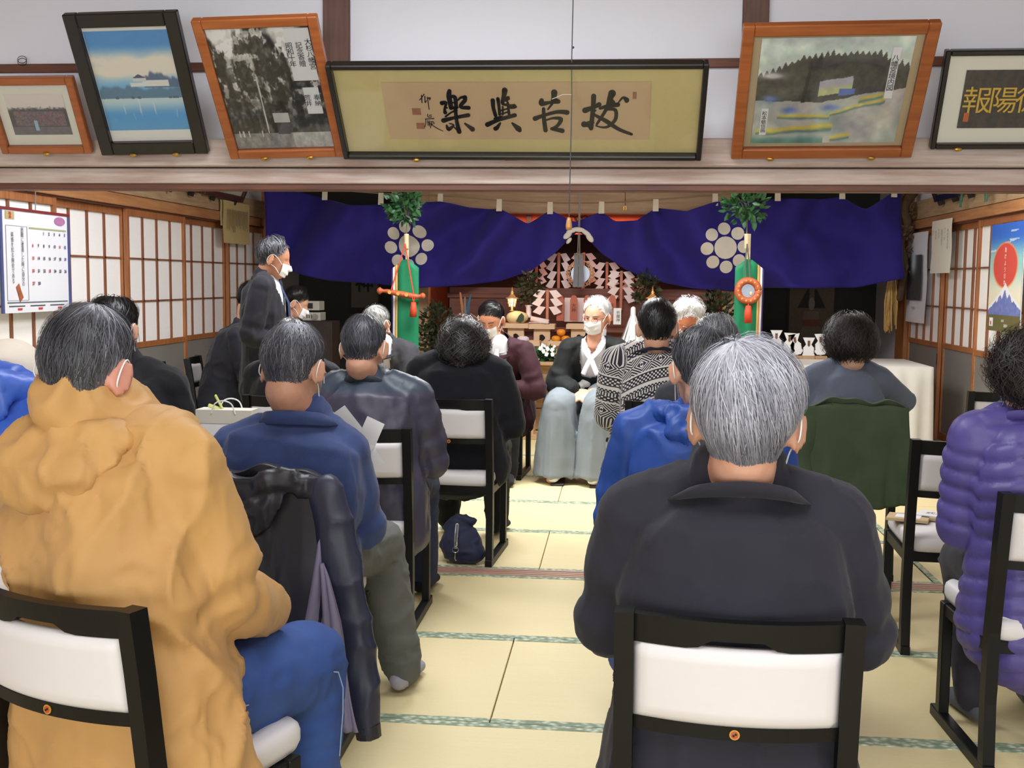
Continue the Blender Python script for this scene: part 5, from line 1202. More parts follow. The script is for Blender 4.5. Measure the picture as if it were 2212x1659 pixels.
# 2 blue print
t, w, hh = frame('black-framed blue print of a castle moat, leaning from the beam', (143, 26), (388, 22), (450, 327), (221, 331), 4.88, .058, M_fb)
def f2(u, v):
    n = nz(u, v, 5, 9, 11, 4); c = mixc((70, 150, 214), (120, 190, 232), sst(.9, .6, v)+.3*(n-.5)); cl = sst(.45, .62, v)*sst(.88, .66, v)*(.5+n); c = mixc(c, (240, 232, 216), cl*1.2)
    hz = (v < .50) & (v > .33); tr = sst(.02, -.02, v-.40-.09*nz(u, v*0, 16, 1, 5)); c = mixc(c, (84, 130, 160), tr*hz)
    c = mixc(c, (70, 98, 134), .9*sst(.62, .58, v+.40*np.abs(u-.72)+.10*(nz(u, v*0, 18, 1, 6)-.5))*(v > .44)*(u > .56))
    wall = (v > .45) & (v < .49+.02*(u > .55)) & (u > .40) & (u < .86); c = np.where(wall[:, None], (232, 232, 226), c); kp = (v > .50) & (v < .535) & (u > .44) & (u < .60); c = np.where(kp[:, None], (214, 218, 216), c); rf = (v > .535) & (v < .575-.5*np.abs(u-.52)) & (np.abs(u-.52) < .1); c = np.where(rf[:, None], (62, 78, 112), c)
    wt = v < .33; c = np.where(wt[:, None], mixc(mixc((200, 222, 226), (86, 166, 220), sst(.31, .16, v)), (230, 236, 232), (nz(u, v, 40, 5, 9) > .62)*sst(.05, .25, v)*.7), c); dk = (np.abs(v-.335) < .012) & (nz(u, v*0, 26, 1, 4) > .52); return np.where(dk[:, None], (70, 92, 116), c)
picture('margin', w, hh, lambda u, v: np.tile((238, 236, 228), (len(u), 1)), M_print, t, -.004, 6); o_ = picture('print', w*.985, hh*.86, f2, M_print, t, -.006); o_.location.z = .015
# 3 black and white photograph
t, w, hh = frame('wood-framed black and white photograph of tall cedars and a small shrine', (426, 37), (695, 30), (738, 331), (492, 337), 4.88, .040, M_fo)
def f3(u, v):
    n = nz(u, v, 30, 26, 21, 4); b_ = nz(u, v, 7, 4, 22, 3); sky = sst(.55, .75, b_+.45*(v-.55)+.25*np.abs(u-.45)*0); g = 30+230*np.clip(n-.40, 0, 1)+210*sky*sst(.42, .95, v)+150*sst(.50, .60, nz(u, v, 22, 17, 27, 4))*sst(.15, .55, v); tk = np.zeros(len(u))
    for x0, w_ in ((.10, .02), (.20, .013), (.42, .022), (.55, .016), (.72, .02), (.88, .018)): tk = np.maximum(tk, np.exp(-((u-x0-.02*np.sin(v*7))/w_)**2))
    g = g*(1-.6*tk*(v < .75)); g = np.where(np.abs(u-.36-.02*v) < .007, np.where(v < .62, 214, g), g); gr = v < .13; g = np.where(gr, 150+90*(n-.5)+40*(u > .6), g); rf = (u > .44) & (u < .60) & (v > .22) & (v < .30); g = np.where(rf, 206, g); sh = (u > .46) & (u < .58) & (v > .12) & (v < .22); g = np.where(sh, 60, g); wb = (v < .15) & (v > .10) & (u < .3) & (nz(u, v*0, 50, 1, 2) > .5); g = np.where(wb, 226, g)
    return np.stack([g, g*.99, g*.96], 1)
picture('photograph', w, hh, f3, M_print, t, -.005, 190)
def slip(t, cx, cz, w_, h_, body, size, R=None, y=-.010):
    s = obj('paper_slip', box(cx-w_/2, cx+w_/2, y, y+.002, cz-h_/2, cz+h_/2), M_wp, t); cols = body if isinstance(body, list) else [body]
    for i, cc in enumerate(cols): put_text(s, text_mesh(cc, size, M_ink, .92, True), (cx+(len(cols)/2-.5-i)*size*1.35, y-.002, cz))
slip(t, w*.36, hh*.27, .105, .235, ['大杉八幡宮', '記念寄贈', '昭和十年'], .030); slip(t, w*.38, -hh*.10, .066, .125, ['奉納', '荒井'], .030)
# 4 calligraphy board
t, w, hh = frame('long black-framed calligraphy board in four large characters above the beam', (708, 133), (1530, 129), (1513, 338), (745, 335), 4.88, .022, M_fb, .035, mm=mat('gold silk mount', (226, 210, 150), .8, .05, 30, bump=.2, bscale=700), hooks=(.208,), cat='calligraphy')
obj('paper', box(-w*.372, w*.366, -.0075, -.004, -hh*.335, hh*.325), mat('aged tan paper', (222, 192, 152), .85, .06, 6), t)
def brush(strokes, x0, z0, sx, sz, y=-.0095, th=.0012):
    out = []
    for S in strokes:
        P = [np.array([p[0], 0, p[1]], float) for p in S]; Wd = [p[2] for p in S]; Q = smooth_path(P, 5); Wq = np.interp(np.linspace(0, len(P)-1, len(Q)), range(len(P)), Wd)
        L = []; Rr = []
        for i, q in enumerate(Q):
            tn = unit(Q[min(i+1, len(Q)-1)]-Q[max(i-1, 0)]); nn = np.array([-tn[2], 0, tn[0]]); L.append(q+nn*Wq[i]); Rr.append(q-nn*Wq[i])
        def m(p): return (x0+(p[0])*sx, y, z0-(p[2])*sz)
        n = len(Q); V = [m(p) for p in L]+[m(p) for p in Rr]; Fc = [(i, i+1, n+i+1, n+i) for i in range(n-1)]
        for e, tn in ((0, unit(Q[0]-Q[1])), (n-1, unit(Q[-1]-Q[-2]))):
            k0 = len(V); r = Wq[e]
            for k in range(13): a = 2*PI*k/12; V.append(m(Q[e]+np.array([math.cos(a)*r, 0, math.sin(a)*r])))
            Fc.append(tuple(range(k0, k0+12)))
        out.append((V, Fc))
    return join(*out)
# strokes: (x, y, half width) in tenths of a millimetre-like sheet units
S1 = [[(395, 40, 20), (385, 90, 26), (392, 200, 22)], [(392, 95, 12), (440, 100, 20), (440, 200, 18)], [(310, 155, 22), (350, 150, 14), (330, 210, 12), (330, 245, 20)], [(355, 200, 8), (330, 200, 8), (345, 175, 8)], [(535, 100, 22), (530, 130, 20), (480, 190, 16), (560, 200, 20)], [(460, 130, 8), (500, 100, 12), (535, 105, 18)], [(395, 150, 8), (435, 150, 8)], [(385, 205, 14), (450, 195, 14)], [(330, 285, 10), (390, 245, 8), (440, 225, 14)], [(305, 325, 24), (400, 300, 16), (550, 272, 20)], [(432, 210, 18), (432, 330, 18), (445, 435, 24)], [(330, 370, 8), (345, 410, 22), (400, 370, 8), (360, 355, 6)], [(395, 385, 6), (445, 435, 14)], [(510, 355, 10), (575, 410, 26)]]
S2 = [[(915, 35, 28), (905, 80, 22), (885, 150, 18)], [(905, 120, 10), (945, 105, 20), (920, 130, 14)], [(795, 130, 22), (795, 200, 18), (810, 275, 18)], [(845, 115, 18), (850, 190, 15), (850, 265, 14)], [(885, 165, 12), (960, 180, 14), (1000, 185, 24), (960, 200, 12)], [(935, 150, 12), (940, 260, 14)], [(870, 225, 8), (940, 205, 8)], [(870, 260, 8), (930, 240, 8)], [(885, 190, 10), (880, 265, 10)], [(725, 365, 24), (830, 320, 18), (995, 272, 20)], [(800, 305, 12), (870, 285, 10)], [(850, 350, 10), (815, 395, 20), (800, 405, 22)], [(965, 350, 10), (1020, 405, 30), (1030, 420, 22)]]
S3 = [[(1375, 55, 30), (1370, 100, 24), (1355, 150, 18)], [(1255, 130, 22), (1255, 160, 26), (1330, 150, 14), (1410, 140, 22)], [(1350, 165, 12), (1310, 215, 8)], [(1270, 210, 16), (1270, 300, 20), (1280, 420, 22)], [(1185, 305, 24), (1280, 270, 16), (1400, 240, 18), (1490, 245, 24)], [(1290, 320, 8), (1360, 300, 12), (1430, 310, 22), (1400, 370, 16), (1350, 405, 16)], [(1340, 405, 16), (1440, 425, 24)], [(1370, 110, 12), (1400, 130, 18)]]
S4 = [[(1740, 90, 24), (1735, 200, 22), (1715, 400, 22)], [(1660, 225, 28), (1740, 195, 18), (1790, 170, 24)], [(1650, 360, 30), (1690, 370, 20), (1715, 400, 16)], [(1650, 365, 18), (1710, 330, 6), (1745, 345, 5)], [(1910, 65, 36), (1890, 115, 26), (1860, 210, 18), (1770, 360, 12)], [(1800, 205, 14), (1870, 185, 20), (1965, 170, 22)], [(1895, 115, 16), (1920, 150, 22)], [(1970, 150, 6), (2010, 105, 12), (2045, 125, 24), (2045, 135, 20)], [(1760, 225, 8), (1740, 260, 12), (1860, 330, 22), (1980, 410, 18), (2100, 458, 14)], [(1850, 220, 8), (1940, 220, 18), (1945, 310, 18), (1880, 380, 14), (1820, 390, 10), (1760, 375, 6)]]
SG = [[(150, 70, 5), (125, 100, 4), (100, 125, 4)], [(125, 80, 5), (120, 150, 5)], [(155, 90, 5), (150, 150, 4), (165, 130, 4)], [(180, 110, 5), (205, 105, 6), (195, 125, 4)], [(178, 100, 5), (180, 215, 4)], [(160, 262, 4), (160, 290, 4), (195, 288, 4)], [(175, 275, 4), (195, 270, 4)], [(130, 310, 4), (215, 305, 5)], [(135, 310, 4), (130, 350, 4), (115, 388, 4)], [(150, 325, 4), (150, 375, 4)], [(165, 325, 4), (165, 380, 4)], [(150, 345, 3), (200, 335, 4), (210, 355, 5)], [(150, 360, 3), (195, 360, 4)], [(190, 340, 4), (170, 400, 4)], [(165, 350, 4), (230, 400, 5), (288, 430, 4)]]
px_m = w/(812/.2351*1.0)*1.0/1.0
sx = w/ (800*4.254); sz = hh/(196*4.254); x0 = -(1120-880)*4.254*sx; z0 = (235-180)*4.254*sz
for S in (S1, S2, S3, S4): k_ = obj('brush_character', brush(S, x0, z0, sx, sz), M_ink, t); k_['kind'] = 'stuff'
k_ = obj('signature', brush(SG, x0, z0, sx, sz), M_ink, t); k_['kind'] = 'stuff'
M_seal = mat('faded red seal', (190, 132, 104), .85, .2, 60)
for (xa, ya, ww, hw) in ((55, 238, 42, 32), (75, 380, 40, 30), (2118, 85, 18, 34)): obj('seal', box(x0+(xa-ww)*sx, x0+(xa+ww)*sx, -.0085, -.0078, z0-(ya+hw)*sz, z0-(ya-hw)*sz), M_seal, t)
# 5 landscape painting
t, w, hh = frame('wood-framed watercolour of a shrine hill and terraced fields', (1606, 49), (2028, 42), (1968, 333), (1580, 336), 4.88, .046, M_fo, mm=mat('tan mount', (206, 184, 146), .85), hooks=(.22, .78))
def f5(u, v):
    n = nz(u, v, 30, 22, 31, 4); l = nz(u, v, 6, 5, 32, 3); ridge = .78+.06*np.sin((u-.2)*3.2)+.05*(1-np.abs(((u*26) % 1)*2-1))*(.6+.6*noise(np.stack([np.floor(u*26), u*0, u*0], 1), 3))-.10*sst(.35, 0, u)-.10*sst(.75, 1, u); c = mixc((204, 226, 222), (236, 236, 224), n)
    fo_ = v < ridge; c = np.where(fo_[:, None], mixc((58, 58, 52), (96, 92, 82), n*1.3-.2), c); low = v < .42+.20*np.clip(u-.45, 0, 1)+.05*(l-.5); c = np.where(low[:, None], mixc((206, 200, 190), (148, 178, 172), l*1.7-.4), c)
    rf = (v > .46+.35*(u-.45)*.8) & (v < .60+.25*(u-.45)) & (u > .42) & (u < .64); c = np.where(rf[:, None], mixc((196, 190, 206), (206, 210, 150), sst(.56, .5, v-.25*(u-.45))), c); bl = (np.abs(v-.50) < .03) & (u > .56) & (u < .66); c = np.where(bl[:, None], (92, 120, 196), c)
    for a, b_, x0_, x1_, wd in ((.27, .0, .16, .52, .016), (.30, .33, .52, .88, .014), (.12, .10, .02, .55, .02), (.06, .18, .55, .68, .02), (.42, .28, .7, .86, .018)):
        cc = a+b_*np.clip(u-x0_, 0, 1); m = np.exp(-((v-cc-.012*(n-.5)*2)/wd)**2)*(u > x0_)*(u < x1_); c = mixc(c, (226, 206, 84), m*1.3); m2 = np.exp(-((v-cc+wd*1.6)/(wd*.8))**2)*(u > x0_)*(u < x1_); c = mixc(c, (90, 130, 122), m2*.8)
    for bx_, bz_, r_ in ((.10, .44, .05), (.24, .33, .05), (.52, .36, .06)): m = np.exp(-((u-bx_)/r_)**2-((v-bz_)/.03)**2); c = mixc(c, (110, 134, 200), m*1.2)
    m = np.exp(-((u-.10)/.07)**2-((v-.66)/.03)**2); c = mixc(c, (226, 224, 216), m*1.3)
    c = mixc(c, (96, 150, 140), sst(.09, .02, v)*(u < .5)); c = mixc(c, (46, 46, 42), ((np.abs(u-.33-.06*(v-.5)) < .012) & (v > .40) & (v < .78)).astype(float)); return c
f5b = lambda u, v: f5(u+.012*(nz(u, v, 9, 9, 81)-.45), v+.05*(nz(u, v, 7, 9, 82)-.45))*(.86+.28*nz(u, v, 16, 12, 83)[:, None])+np.array([10, 12, 6])*((nz(u, v, 8, 8, 84)-.45)*6)[:, None]
picture('watercolour', w*.90, hh*.93, f5b, M_print, t, -.006, 190); slip(t, w*.352, hh*.16, .032, .225, '八幡宮境内図', .029); slip(t, -w*.385, -hh*.26, .028, .125, '松本敏信画', .022)
# 6 black frame with gold characters
t, w, hh = frame('black-framed dark panel with gold characters at the right end of the beam', (2034, 103), (2450, 105), (2415, 317), (2014, 318), 4.88, .022, M_fb, hooks=(.15,))
pan = picture('dark_panel', w*.78, hh*.66, lambda u, v: mixc((42, 38, 38), (74, 60, 48), nz(u, v, 22, 2, 41)*1.2-.2+.25*(np.sin(u*70) > .6)), M_printm, t, -.006, 120)
M_gch = mat('gold leaf letter', (226, 186, 72), .4, .1, 30)
for i, ch in enumerate('報陽徳'): put_text(t, text_mesh(ch, .118, M_gch, 1, False, 0), (-w*.305+i*.104, -.011, -.01), None, 'gold_character')
obj('seal', box(-w*.365, -w*.335, -.0105, -.009, -hh*.25, -hh*.15), mat('orange seal', (206, 110, 60), .7), t)
# small wire ornament, plate on the nageshi
w0 = thing('wire_ornament', 'small wire ring ornament above the left photograph frame', 'ornament', tuple(at(50, 140, Y=4.985)))
obj('ring', join(*[tube([(.022*math.cos(a), -.008, .012+.016*math.sin(a)+k*.01) for a in np.linspace(0, 2*PI, 16)], .0016, 5) for k in (0, 1)]), M_lens, w0)['kind'] = 'stuff'
pl = thing('metal_plate', 'small worn metal plate on the beam under the calligraphy board', 'plate', tuple(at(1104, 344, Y=4.895))); obj('plate', box(-.028, .028, -.004, .004, -.006, .006, .002), mat('worn brass', (170, 120, 84), .5, metal=.5), pl); obj('inset', box(-.018, .018, -.005, -.003, -.003, .003), mat('pale inset', (226, 214, 180), .5), pl)
# ------------------------------------------------------------------ the purple curtain
YC = 10.35
def curt(u):  # picture x of curtain column
    return 577+(1946-577)*u
TOPX = [577, 640, 708, 770, 828, 885, 955, 1015, 1081, 1140, 1190, 1243, 1300, 1328, 1375, 1416, 1480, 1543, 1610, 1677, 1745, 1815, 1866, 1926, 1946]
TOPY = [404, 413, 430, 447, 441, 440, 437, 450, 451, 484, 455, 481, 458, 478, 478, 449, 459, 438, 434, 428, 430, 428, 454, 416, 412]
BOTX = [577, 640, 720, 850, 920, 1000, 1080, 1150, 1200, 1235, 1247, 1262, 1300, 1350, 1400, 1500, 1580, 1650, 1750, 1850, 1946]
BOTY = [578, 588, 607, 617, 621, 617, 607, 584, 548, 512, 502, 508, 548, 582, 604, 623, 630, 622, 622, 621, 600]
def cz(x, y): p = at(x, y, Y=YC); return p[0], p[2]
def curtain_y(X, Z):
    """forward push of the cloth: soft folds fanning out from the gathered middle and hanging from the tabs"""
    cx, czz = cz(1247, 500); dx = X-cx; dz = Z-czz; a = np.arctan2(dz-.9, np.abs(dx)*1.0+.02); r = np.hypot(dx, dz)
    w = fbm(np.stack([X*1.3, Z*1.3, X*0], 1), 71, 3); f = .12*np.sin(a*15+w*7+np.sign(dx)*.8)*np.clip(r/.9, .2, 1)*np.clip(1.6-r*.35, .25, 1)
    f += .085*np.sin(X*8.5+Z*2.2*np.sign(dx)+w*8)*np.clip((r-1.0), 0, 1); ctr = .05*np.exp(-(r/.25)**2)
    return YC-.05-f-ctr
nu, nv = 210, 44
U, Vv = np.meshgrid(np.linspace(0, 1, nu), np.linspace(0, 1, nv)); xx = curt(U.ravel()); ty = np.interp(xx, TOPX, TOPY); by = np.interp(xx, BOTX, BOTY)
# round the sags
k_ = np.hanning(9); k_ /= k_.sum(); xs_ = np.linspace(560, 1960, 701); ts_ = np.convolve(np.pad(np.interp(xs_, TOPX, TOPY), 4, mode='edge'), k_, 'valid'); bs_ = np.convolve(np.pad(np.interp(xs_, BOTX, BOTY), 4, mode='edge'), k_, 'valid')
ty = np.interp(xx, xs_, ts_); by = np.interp(xx, xs_, bs_); py = ty+(by-ty)*Vv.ravel()
P = np.array([at(a, c, Y=YC) for a, c in zip(xx, py)]); P[:, 1] = curtain_y(P[:, 0], P[:, 2])
i = np.arange(nv-1)[:, None]*nu+np.arange(nu-1)[None, :]; q = np.stack([i, i+nu, i+nu+1, i+1], -1).reshape(-1, 4)
cur = thing('curtain', 'purple shrine curtain with white nine-disc crests hung before the altar', 'curtain', (0, YC, 0)); base = np.array([0, YC, 0])
M_cur = fabN('purple curtain cloth', (46, 38, 128), .8, .35, (36, 28, 106), 500, .2)
obj('cloth', solidify((P-base, [tuple(f) for f in q]), .005), M_cur, cur, True)
M_tab = fabN('off white tape', (226, 216, 194), .8); M_crest = fabN('off white crest cloth', (224, 218, 204), .85, .1, (208, 202, 186))
for x, y in zip((708, 828, 955, 1081, 1190, 1300, 1416, 1543, 1677, 1815, 1926), (408, 418, 420, 432, 438, 437, 432, 420, 410, 406, 402)):
    p = at(x, y, Y=YC); p2 = at(x, y+26, Y=YC); X0 = p[0]; V = [(X0-.026, YC-.115, p2[2]), (X0+.026, YC-.115, p2[2]), (X0+.024, YC-.10, p[2]), (X0-.024, YC-.10, p[2])]
    obj('hanging_tab', solidify((np.array(V)-base, [(0, 1, 2, 3)]), .006), M_tab, cur)
rp = [at(x, y, Y=YC-.09)-base for x, y in ((577, 398), (708, 409), (828, 418), (955, 423), (1081, 433), (1190, 438), (1300, 438), (1416, 432), (1543, 421), (1677, 411), (1815, 407), (1946, 402))]
obj('rope', tube(smooth_path(rp, 4), .006, 6), mat('hemp rope', (150, 128, 96), .9), cur)
def crest(cx, cy, r):
    c, d = cz(cx, cy); X = c+np.array([0]+[rr*math.cos(2*PI*k/20) for rr in (r/2, r) for k in range(20)]); Z = d+np.array([0]+[rr*math.sin(2*PI*k/20) for rr in (r/2, r) for k in range(20)])
    Y = curtain_y(X, Z)-.007; Fc = [(0, 1+k, 1+(k+1) % 20) for k in range(20)]+[(1+k, 21+k, 21+(k+1) % 20, 1+(k+1) % 20) for k in range(20)]
    obj('crest_disc', (np.stack([X, Y, Z], 1)-base, Fc), M_crest, cur, True)
for cx, cy in ((883, 532), (1564, 536)):
    s = YC/2400; crest(cx, cy, 23.5*s)
    for k in range(8): a = math.radians(90+k*45+3); crest(cx+39.5*math.cos(a), cy-41*math.sin(a), 13.2*s)
for cx, cy, rx, rz, rot in ((1226, 508, 11, 6, .7), (1236, 498, 13, 5, .3), (1250, 496, 14, 5, -.1), (1266, 503, 13, 5, -.6), (1274, 514, 11, 6, -.9), (1229, 520, 8, 4, .9)):
    p = at(cx, cy, Y=YC-.20); s = YC/2400; b_ = ball((0, 0, 0), (rx*s, .014, rz*s), 14, 8, roty(-rot)); obj('crest_fold', xf(b_, None, p-base), M_crest, cur, True)
# ------------------------------------------------------------------ silk banners with sakaki branches, each side of the altar
M_grn = fabN('green silk', (38, 136, 92), .55, .3, (28, 116, 76)); M_rd = mat('orange red cord', (214, 74, 40), .6, .1, 40); M_leaf = mat('sakaki leaf', (58, 104, 58), .4, .3, 20, c2=(30, 66, 36), spec=.5); M_bam = mat('pale bamboo', (222, 200, 160), .5)
M_brocade = mat('red gold brocade', (168, 60, 40), .5, .4, 70, c2=(196, 112, 60))
def leaf(c, d, L, w, n_):
    d = unit(d); u = unit(np.cross(d, n_)); v = np.cross(u, d); pts = [c, c+d*L*.3+u*w, c+d*L*.65+u*w*.8, c+d*L, c+d*L*.65-u*w*.8, c+d*L*.3-u*w, c+d*L*.5+v*w*.35]
    return pts, [(0, 1, 6), (1, 2, 6), (2, 3, 6), (3, 4, 6), (4, 5, 6), (5, 0, 6)]
def foliage(rg, n, cen, rad, L=(.05, .08), out=1.0):
    out_ = []
    for k in range(n):
        d = rg.randn(3); d /= np.linalg.norm(d); p = np.array(cen)+d*np.array(rad)*rg.rand()**.4; dd = unit(d*out+rg.randn(3)*.5+np.array([0, -.2, .1])); out_.append(leaf(p, dd, rg.uniform(*L), rg.uniform(*L)*.26, rg.randn(3)))
    return join(*out_)
def banner(px, label, side, Yb=8.35):
    g = lambda x, y: at(x, y, Y=Yb)
    t = thing('silk_banner', label, 'banner', tuple(np.array([g(px, 700)[0], Yb, 0]))); bs = np.array(t.location); L = lambda x, y, d=0: g(x, y)-bs+np.array([0, -d, 0])
    obj('base', box(-.13, .13, -.13, .13, 0, .05, .006), M_darkwood, t); top = L(px, 505)
    obj('pole', tube([(0, .02, .03), (0, .02, top[2])], .014, 8, None, False), M_bam, t); obj('bamboo_cap', tube([top+np.array([0, .0, 0]), L(px, 527+10, .0)], .018, 10, None, False), M_bam, t)
    obj('stem', tube([top, L(px+1, 470), L(px-2, 440)], [.005, .005, .004], 6), mat('twig', (110, 100, 70), .8), t)
    zt, zs, zb = L(px, 556)[2], L(px, 578)[2], L(px, 800)[2]; w = 28*Yb/2400
    def panel(x0, x1, m, d, nm, zshift=0):
        xs = np.linspace(x0, x1, 5); V = []; Fc = []
        for j, q in enumerate(np.linspace(0, 1, 18)):
            for x in xs: ztop = zt-(zt-zs)*abs(x)/w+zshift; V.append((x, -d-.006*math.sin(x*50+q*9), ztop+(zb-ztop)*q))
        for j in range(17):
            for k in range(4): a = j*5+k; Fc.append((a, a+5, a+6, a+1))
        obj(nm, solidify((np.array(V), Fc), .004), m, t, True)
    s = side; ed = sorted
    def seg(a, c, m, d, nm): x0, x1 = sorted((s*a*w, s*c*w)); panel(x0, x1, m, d, nm)
    seg(-1, .66, M_grn, .022, 'green_silk'); seg(.66, .79, mat('yellow silk', (226, 200, 110), .6), .018, 'yellow_silk'); seg(.79, .88, mat('orange silk', (206, 140, 80), .6), .016, 'orange_silk'); seg(.88, 1.04, mat('white silk', (240, 232, 228), .6), .014, 'white_silk'); seg(1.02, 1.16, mat('violet silk', (46, 38, 96), .6), .010, 'violet_silk')
    rg = np.random.RandomState(int(px)); c = L(px-4, 445)
    fl = obj('sakaki_leaves', foliage(rg, 170, c, (.13 if side < 0 else .16, .09, .12), (.05, .085)), M_leaf, t, True); fl['kind'] = 'stuff'
    for k in range(7): d = c+np.array([rg.randn()*.08, rg.randn()*.04, rg.rand()*.1]); obj('twig', tube([L(px+1, 478), (L(px, 460)+d)/2, d], [.004, .003, .002], 5), _MC['twig'], t)
    return t, L, Yb
t, L, Yb = banner(878, 'green silk banner with a brocade-wrapped sword, left of the altar', -1)
sw = [L(824, 626, .07), L(840, 629, .07), L(870, 635, .075), L(900, 640, .075), L(916, 639, .07)]; sw[0] = L(826, 628, .07)
obj('sword_case', tube(smooth_path(sw, 5), list(np.interp(np.linspace(0, 1, 21), [0, .06, .16, .25, .5, .75, .88, 1], [.028, .020, .012, .017, .024, .022, .013, .024])), 12), M_brocade, t, True)
for x in (848, 866, 884): obj('brocade_flower', plate(disc(.014, 12), .004, L(x, 631+(x-848)*.15, .112)), mat('gold flower', (214, 164, 80), .5), t)
for x0, x1, y1 in ((876, 850, 626), (879, 899, 640)): obj('hanging_cord', tube([L(877, 528, .035), L(x1, y1, .085)], .005, 6), M_rd, t)
for x in (896, 902): obj('tassel_cord', tube([L(x, 640, .11), L(899, 652, .11)], .004, 6), M_rd, t)
obj('tassel', tube([L(899, 652, .11), L(899, 668, .11), L(898, 684, .11)], [(.018, .018), (.026, .022), (.027, .023)], 12, (1, 0, 0), False), M_rd, t, True)
t, L, Yb = banner(1613, 'green silk banner with a round brocade mirror and red tassel, right of the altar', 1)
ring = [L(1614+22*math.cos(a), 628-22*math.sin(a), .06) for a in np.linspace(0, 2*PI, 28)]
obj('mirror_frame', tube(ring, .026, 10, None, False), M_brocade, t, True); obj('mirror', plate(disc(.058, 24), .01, L(1614, 628, .05)), mat('grey mirror', (150, 156, 164), .25, metal=.7), t)
for k in range(14): a = 2*PI*k/14; obj('frame_wrap', ball(L(1614+22*math.cos(a), 628-22*math.sin(a), .082), (.009, .006, .009), 8, 5), mat('gold flower', (214, 164, 80), .5), t)
obj('bead', ball(L(1620, 634, .062), (.012, .008, .016), 10, 6), M_bam, t)
for x in (1609, 1618): obj('chain_cord', tube([L(1613, 528, .03), L(x-1, 570, .04), L(x, 606, .06)], .005, 6), mat('grey green cord', (96, 98, 84), .7), t)
obj('tassel_cord', tube([L(1614, 650, .07), L(1614, 660, .075)], .005, 6), M_rd, t); obj('tassel', tube([L(1614, 660, .075), L(1613, 676, .08), L(1613, 697, .08)], [(.020, .018), (.028, .022), (.029, .022)], 12, (1, 0, 0), False), M_rd, t, True)
# ------------------------------------------------------------------ altar: stepped stand, table, offerings
def pth(nm, label, cat, x, y, Y, group=None): p = at(x, y, Y=Y); return thing(nm, label, cat, tuple(p), 0, group), Y/2400
M_gohei = mat('folded shrine paper', (244, 226, 220), .85, .02)
# front table with legs and boards behind
ht = thing('offering_table', 'pale wooden offering table with square legs in front of the altar', 'table', (-.42, 9.36, 0)); z1 = at(1200, 783, Y=9.24)[2]
obj('table_top', box(-.62, .62, -.14, .16, z1-.045, z1, .004), M_palewood_x, ht)
for x in (-.52, -.30, .30, .52):
    for y in (-.10, .12): obj('leg', box(x-.024, x+.024, y-.022, y+.022, .04, z1-.045, .003), M_palewood, ht)
for x in (-.41, .41): obj('foot_rail', box(x-.16, x+.16, -.125, -.08, 0, .045, .004), M_palewood_x, ht); obj('foot_rail', box(x-.16, x+.16, .10, .145, 0, .045, .004), M_palewood_x, ht)
obj('apron', box(-.58, .58, -.115, -.09, z1-.10, z1-.045, .003), M_palewood_x, ht)
# stepped altar
AC = -.40; st = thing('altar_steps', 'stepped wooden altar with board front behind the offering table', 'altar', (AC, 9.9, 0)); zA = at(1200, 776, Y=9.78)[2]; zB = at(1200, 706, Y=9.95)[2]; zC = at(1200, 622, Y=10.75)[2]
for k in range(3): obj('front_board', box(-1.0, 1.0, -.16, -.135, .02+k*(zA-.06)/3, .012+(k+1)*(zA-.06)/3, .004), (M_palewood_x, M_palewood_x, M_palewood_x)[k], st)
obj('lower_shelf', box(-1.0, 1.0, -.18, .08, zA-.05, zA-.012, .004), M_palewood_x, st); obj('middle_riser', box(-1.0, 1.0, .09, .11, zA-.03, zB-.04), M_redwood, st); obj('middle_shelf', box(-1.0, 1.0, .02, .55, zB-.045, zB-.012, .004), M_redwood, st)
obj('upper_riser', box(-1.2, 1.2, .56, .58, zB-.03, zC), M_redwood, st); obj('upper_shelf', box(-1.22, 1.22, .54, 1.35, zC-.10, zC-.06, .004), M_redwood, st)
# three-sided trays (sanbo)
M_san = mat('pale cypress wood', (224, 190, 150), .55, .08, 6, (1, 1, 6)); M_hole = mat('dark opening', (34, 20, 16), .9)
def sanbo(x, y, Y, w, label):
    t, s = pth('offering_stand', label, 'offering stand', x, y, Y, 'square cypress offering stands on the altar'); W_ = w*s/2; hgt = 44*s
    obj('tray_floor', box(-W_, W_, -W_, W_, -.012, -.004), M_san, t)
    for a in (0, 1, 2, 3): obj('tray_rim', xf(box(-W_, W_, -W_-.004, -W_+.004, -.016, .026, .001), rotz(a*PI/2)), M_san, t)
    u = W_*.66; obj('pedestal', box(-u, u, -u, u, -hgt, -.012, .003), M_san, t); obj('opening', plate([(a*.028*(.9+.18*math.cos(3*b_)), -hgt*.52+c*.030) for a, b_, c in [(math.cos(2*PI*k/20), 2*PI*k/20, math.sin(2*PI*k/20)) for k in range(20)]], .004, (0, -u-.001, 0)), M_hole, t)
    return t
sanbo(1116, 704, 9.98, 54, 'left stand in the upper row of offering stands, holding a large pale gourd-like offering'); sanbo(1172, 706, 9.98, 54, 'second stand in the upper row, under a rolled paper'); sanbo(1252, 706, 9.98, 54, 'third stand in the upper row, behind the priest')
sanbo(1140, 742, 9.80, 54, 'left stand in the lower row, holding a round white rice cake'); sanbo(1212, 742, 9.80, 54, 'right stand in the lower row, holding three oranges')
M_or = mat('orange peel', (244, 150, 30), .45, .05, 30, bump=.4, bscale=160, bdist=.002)
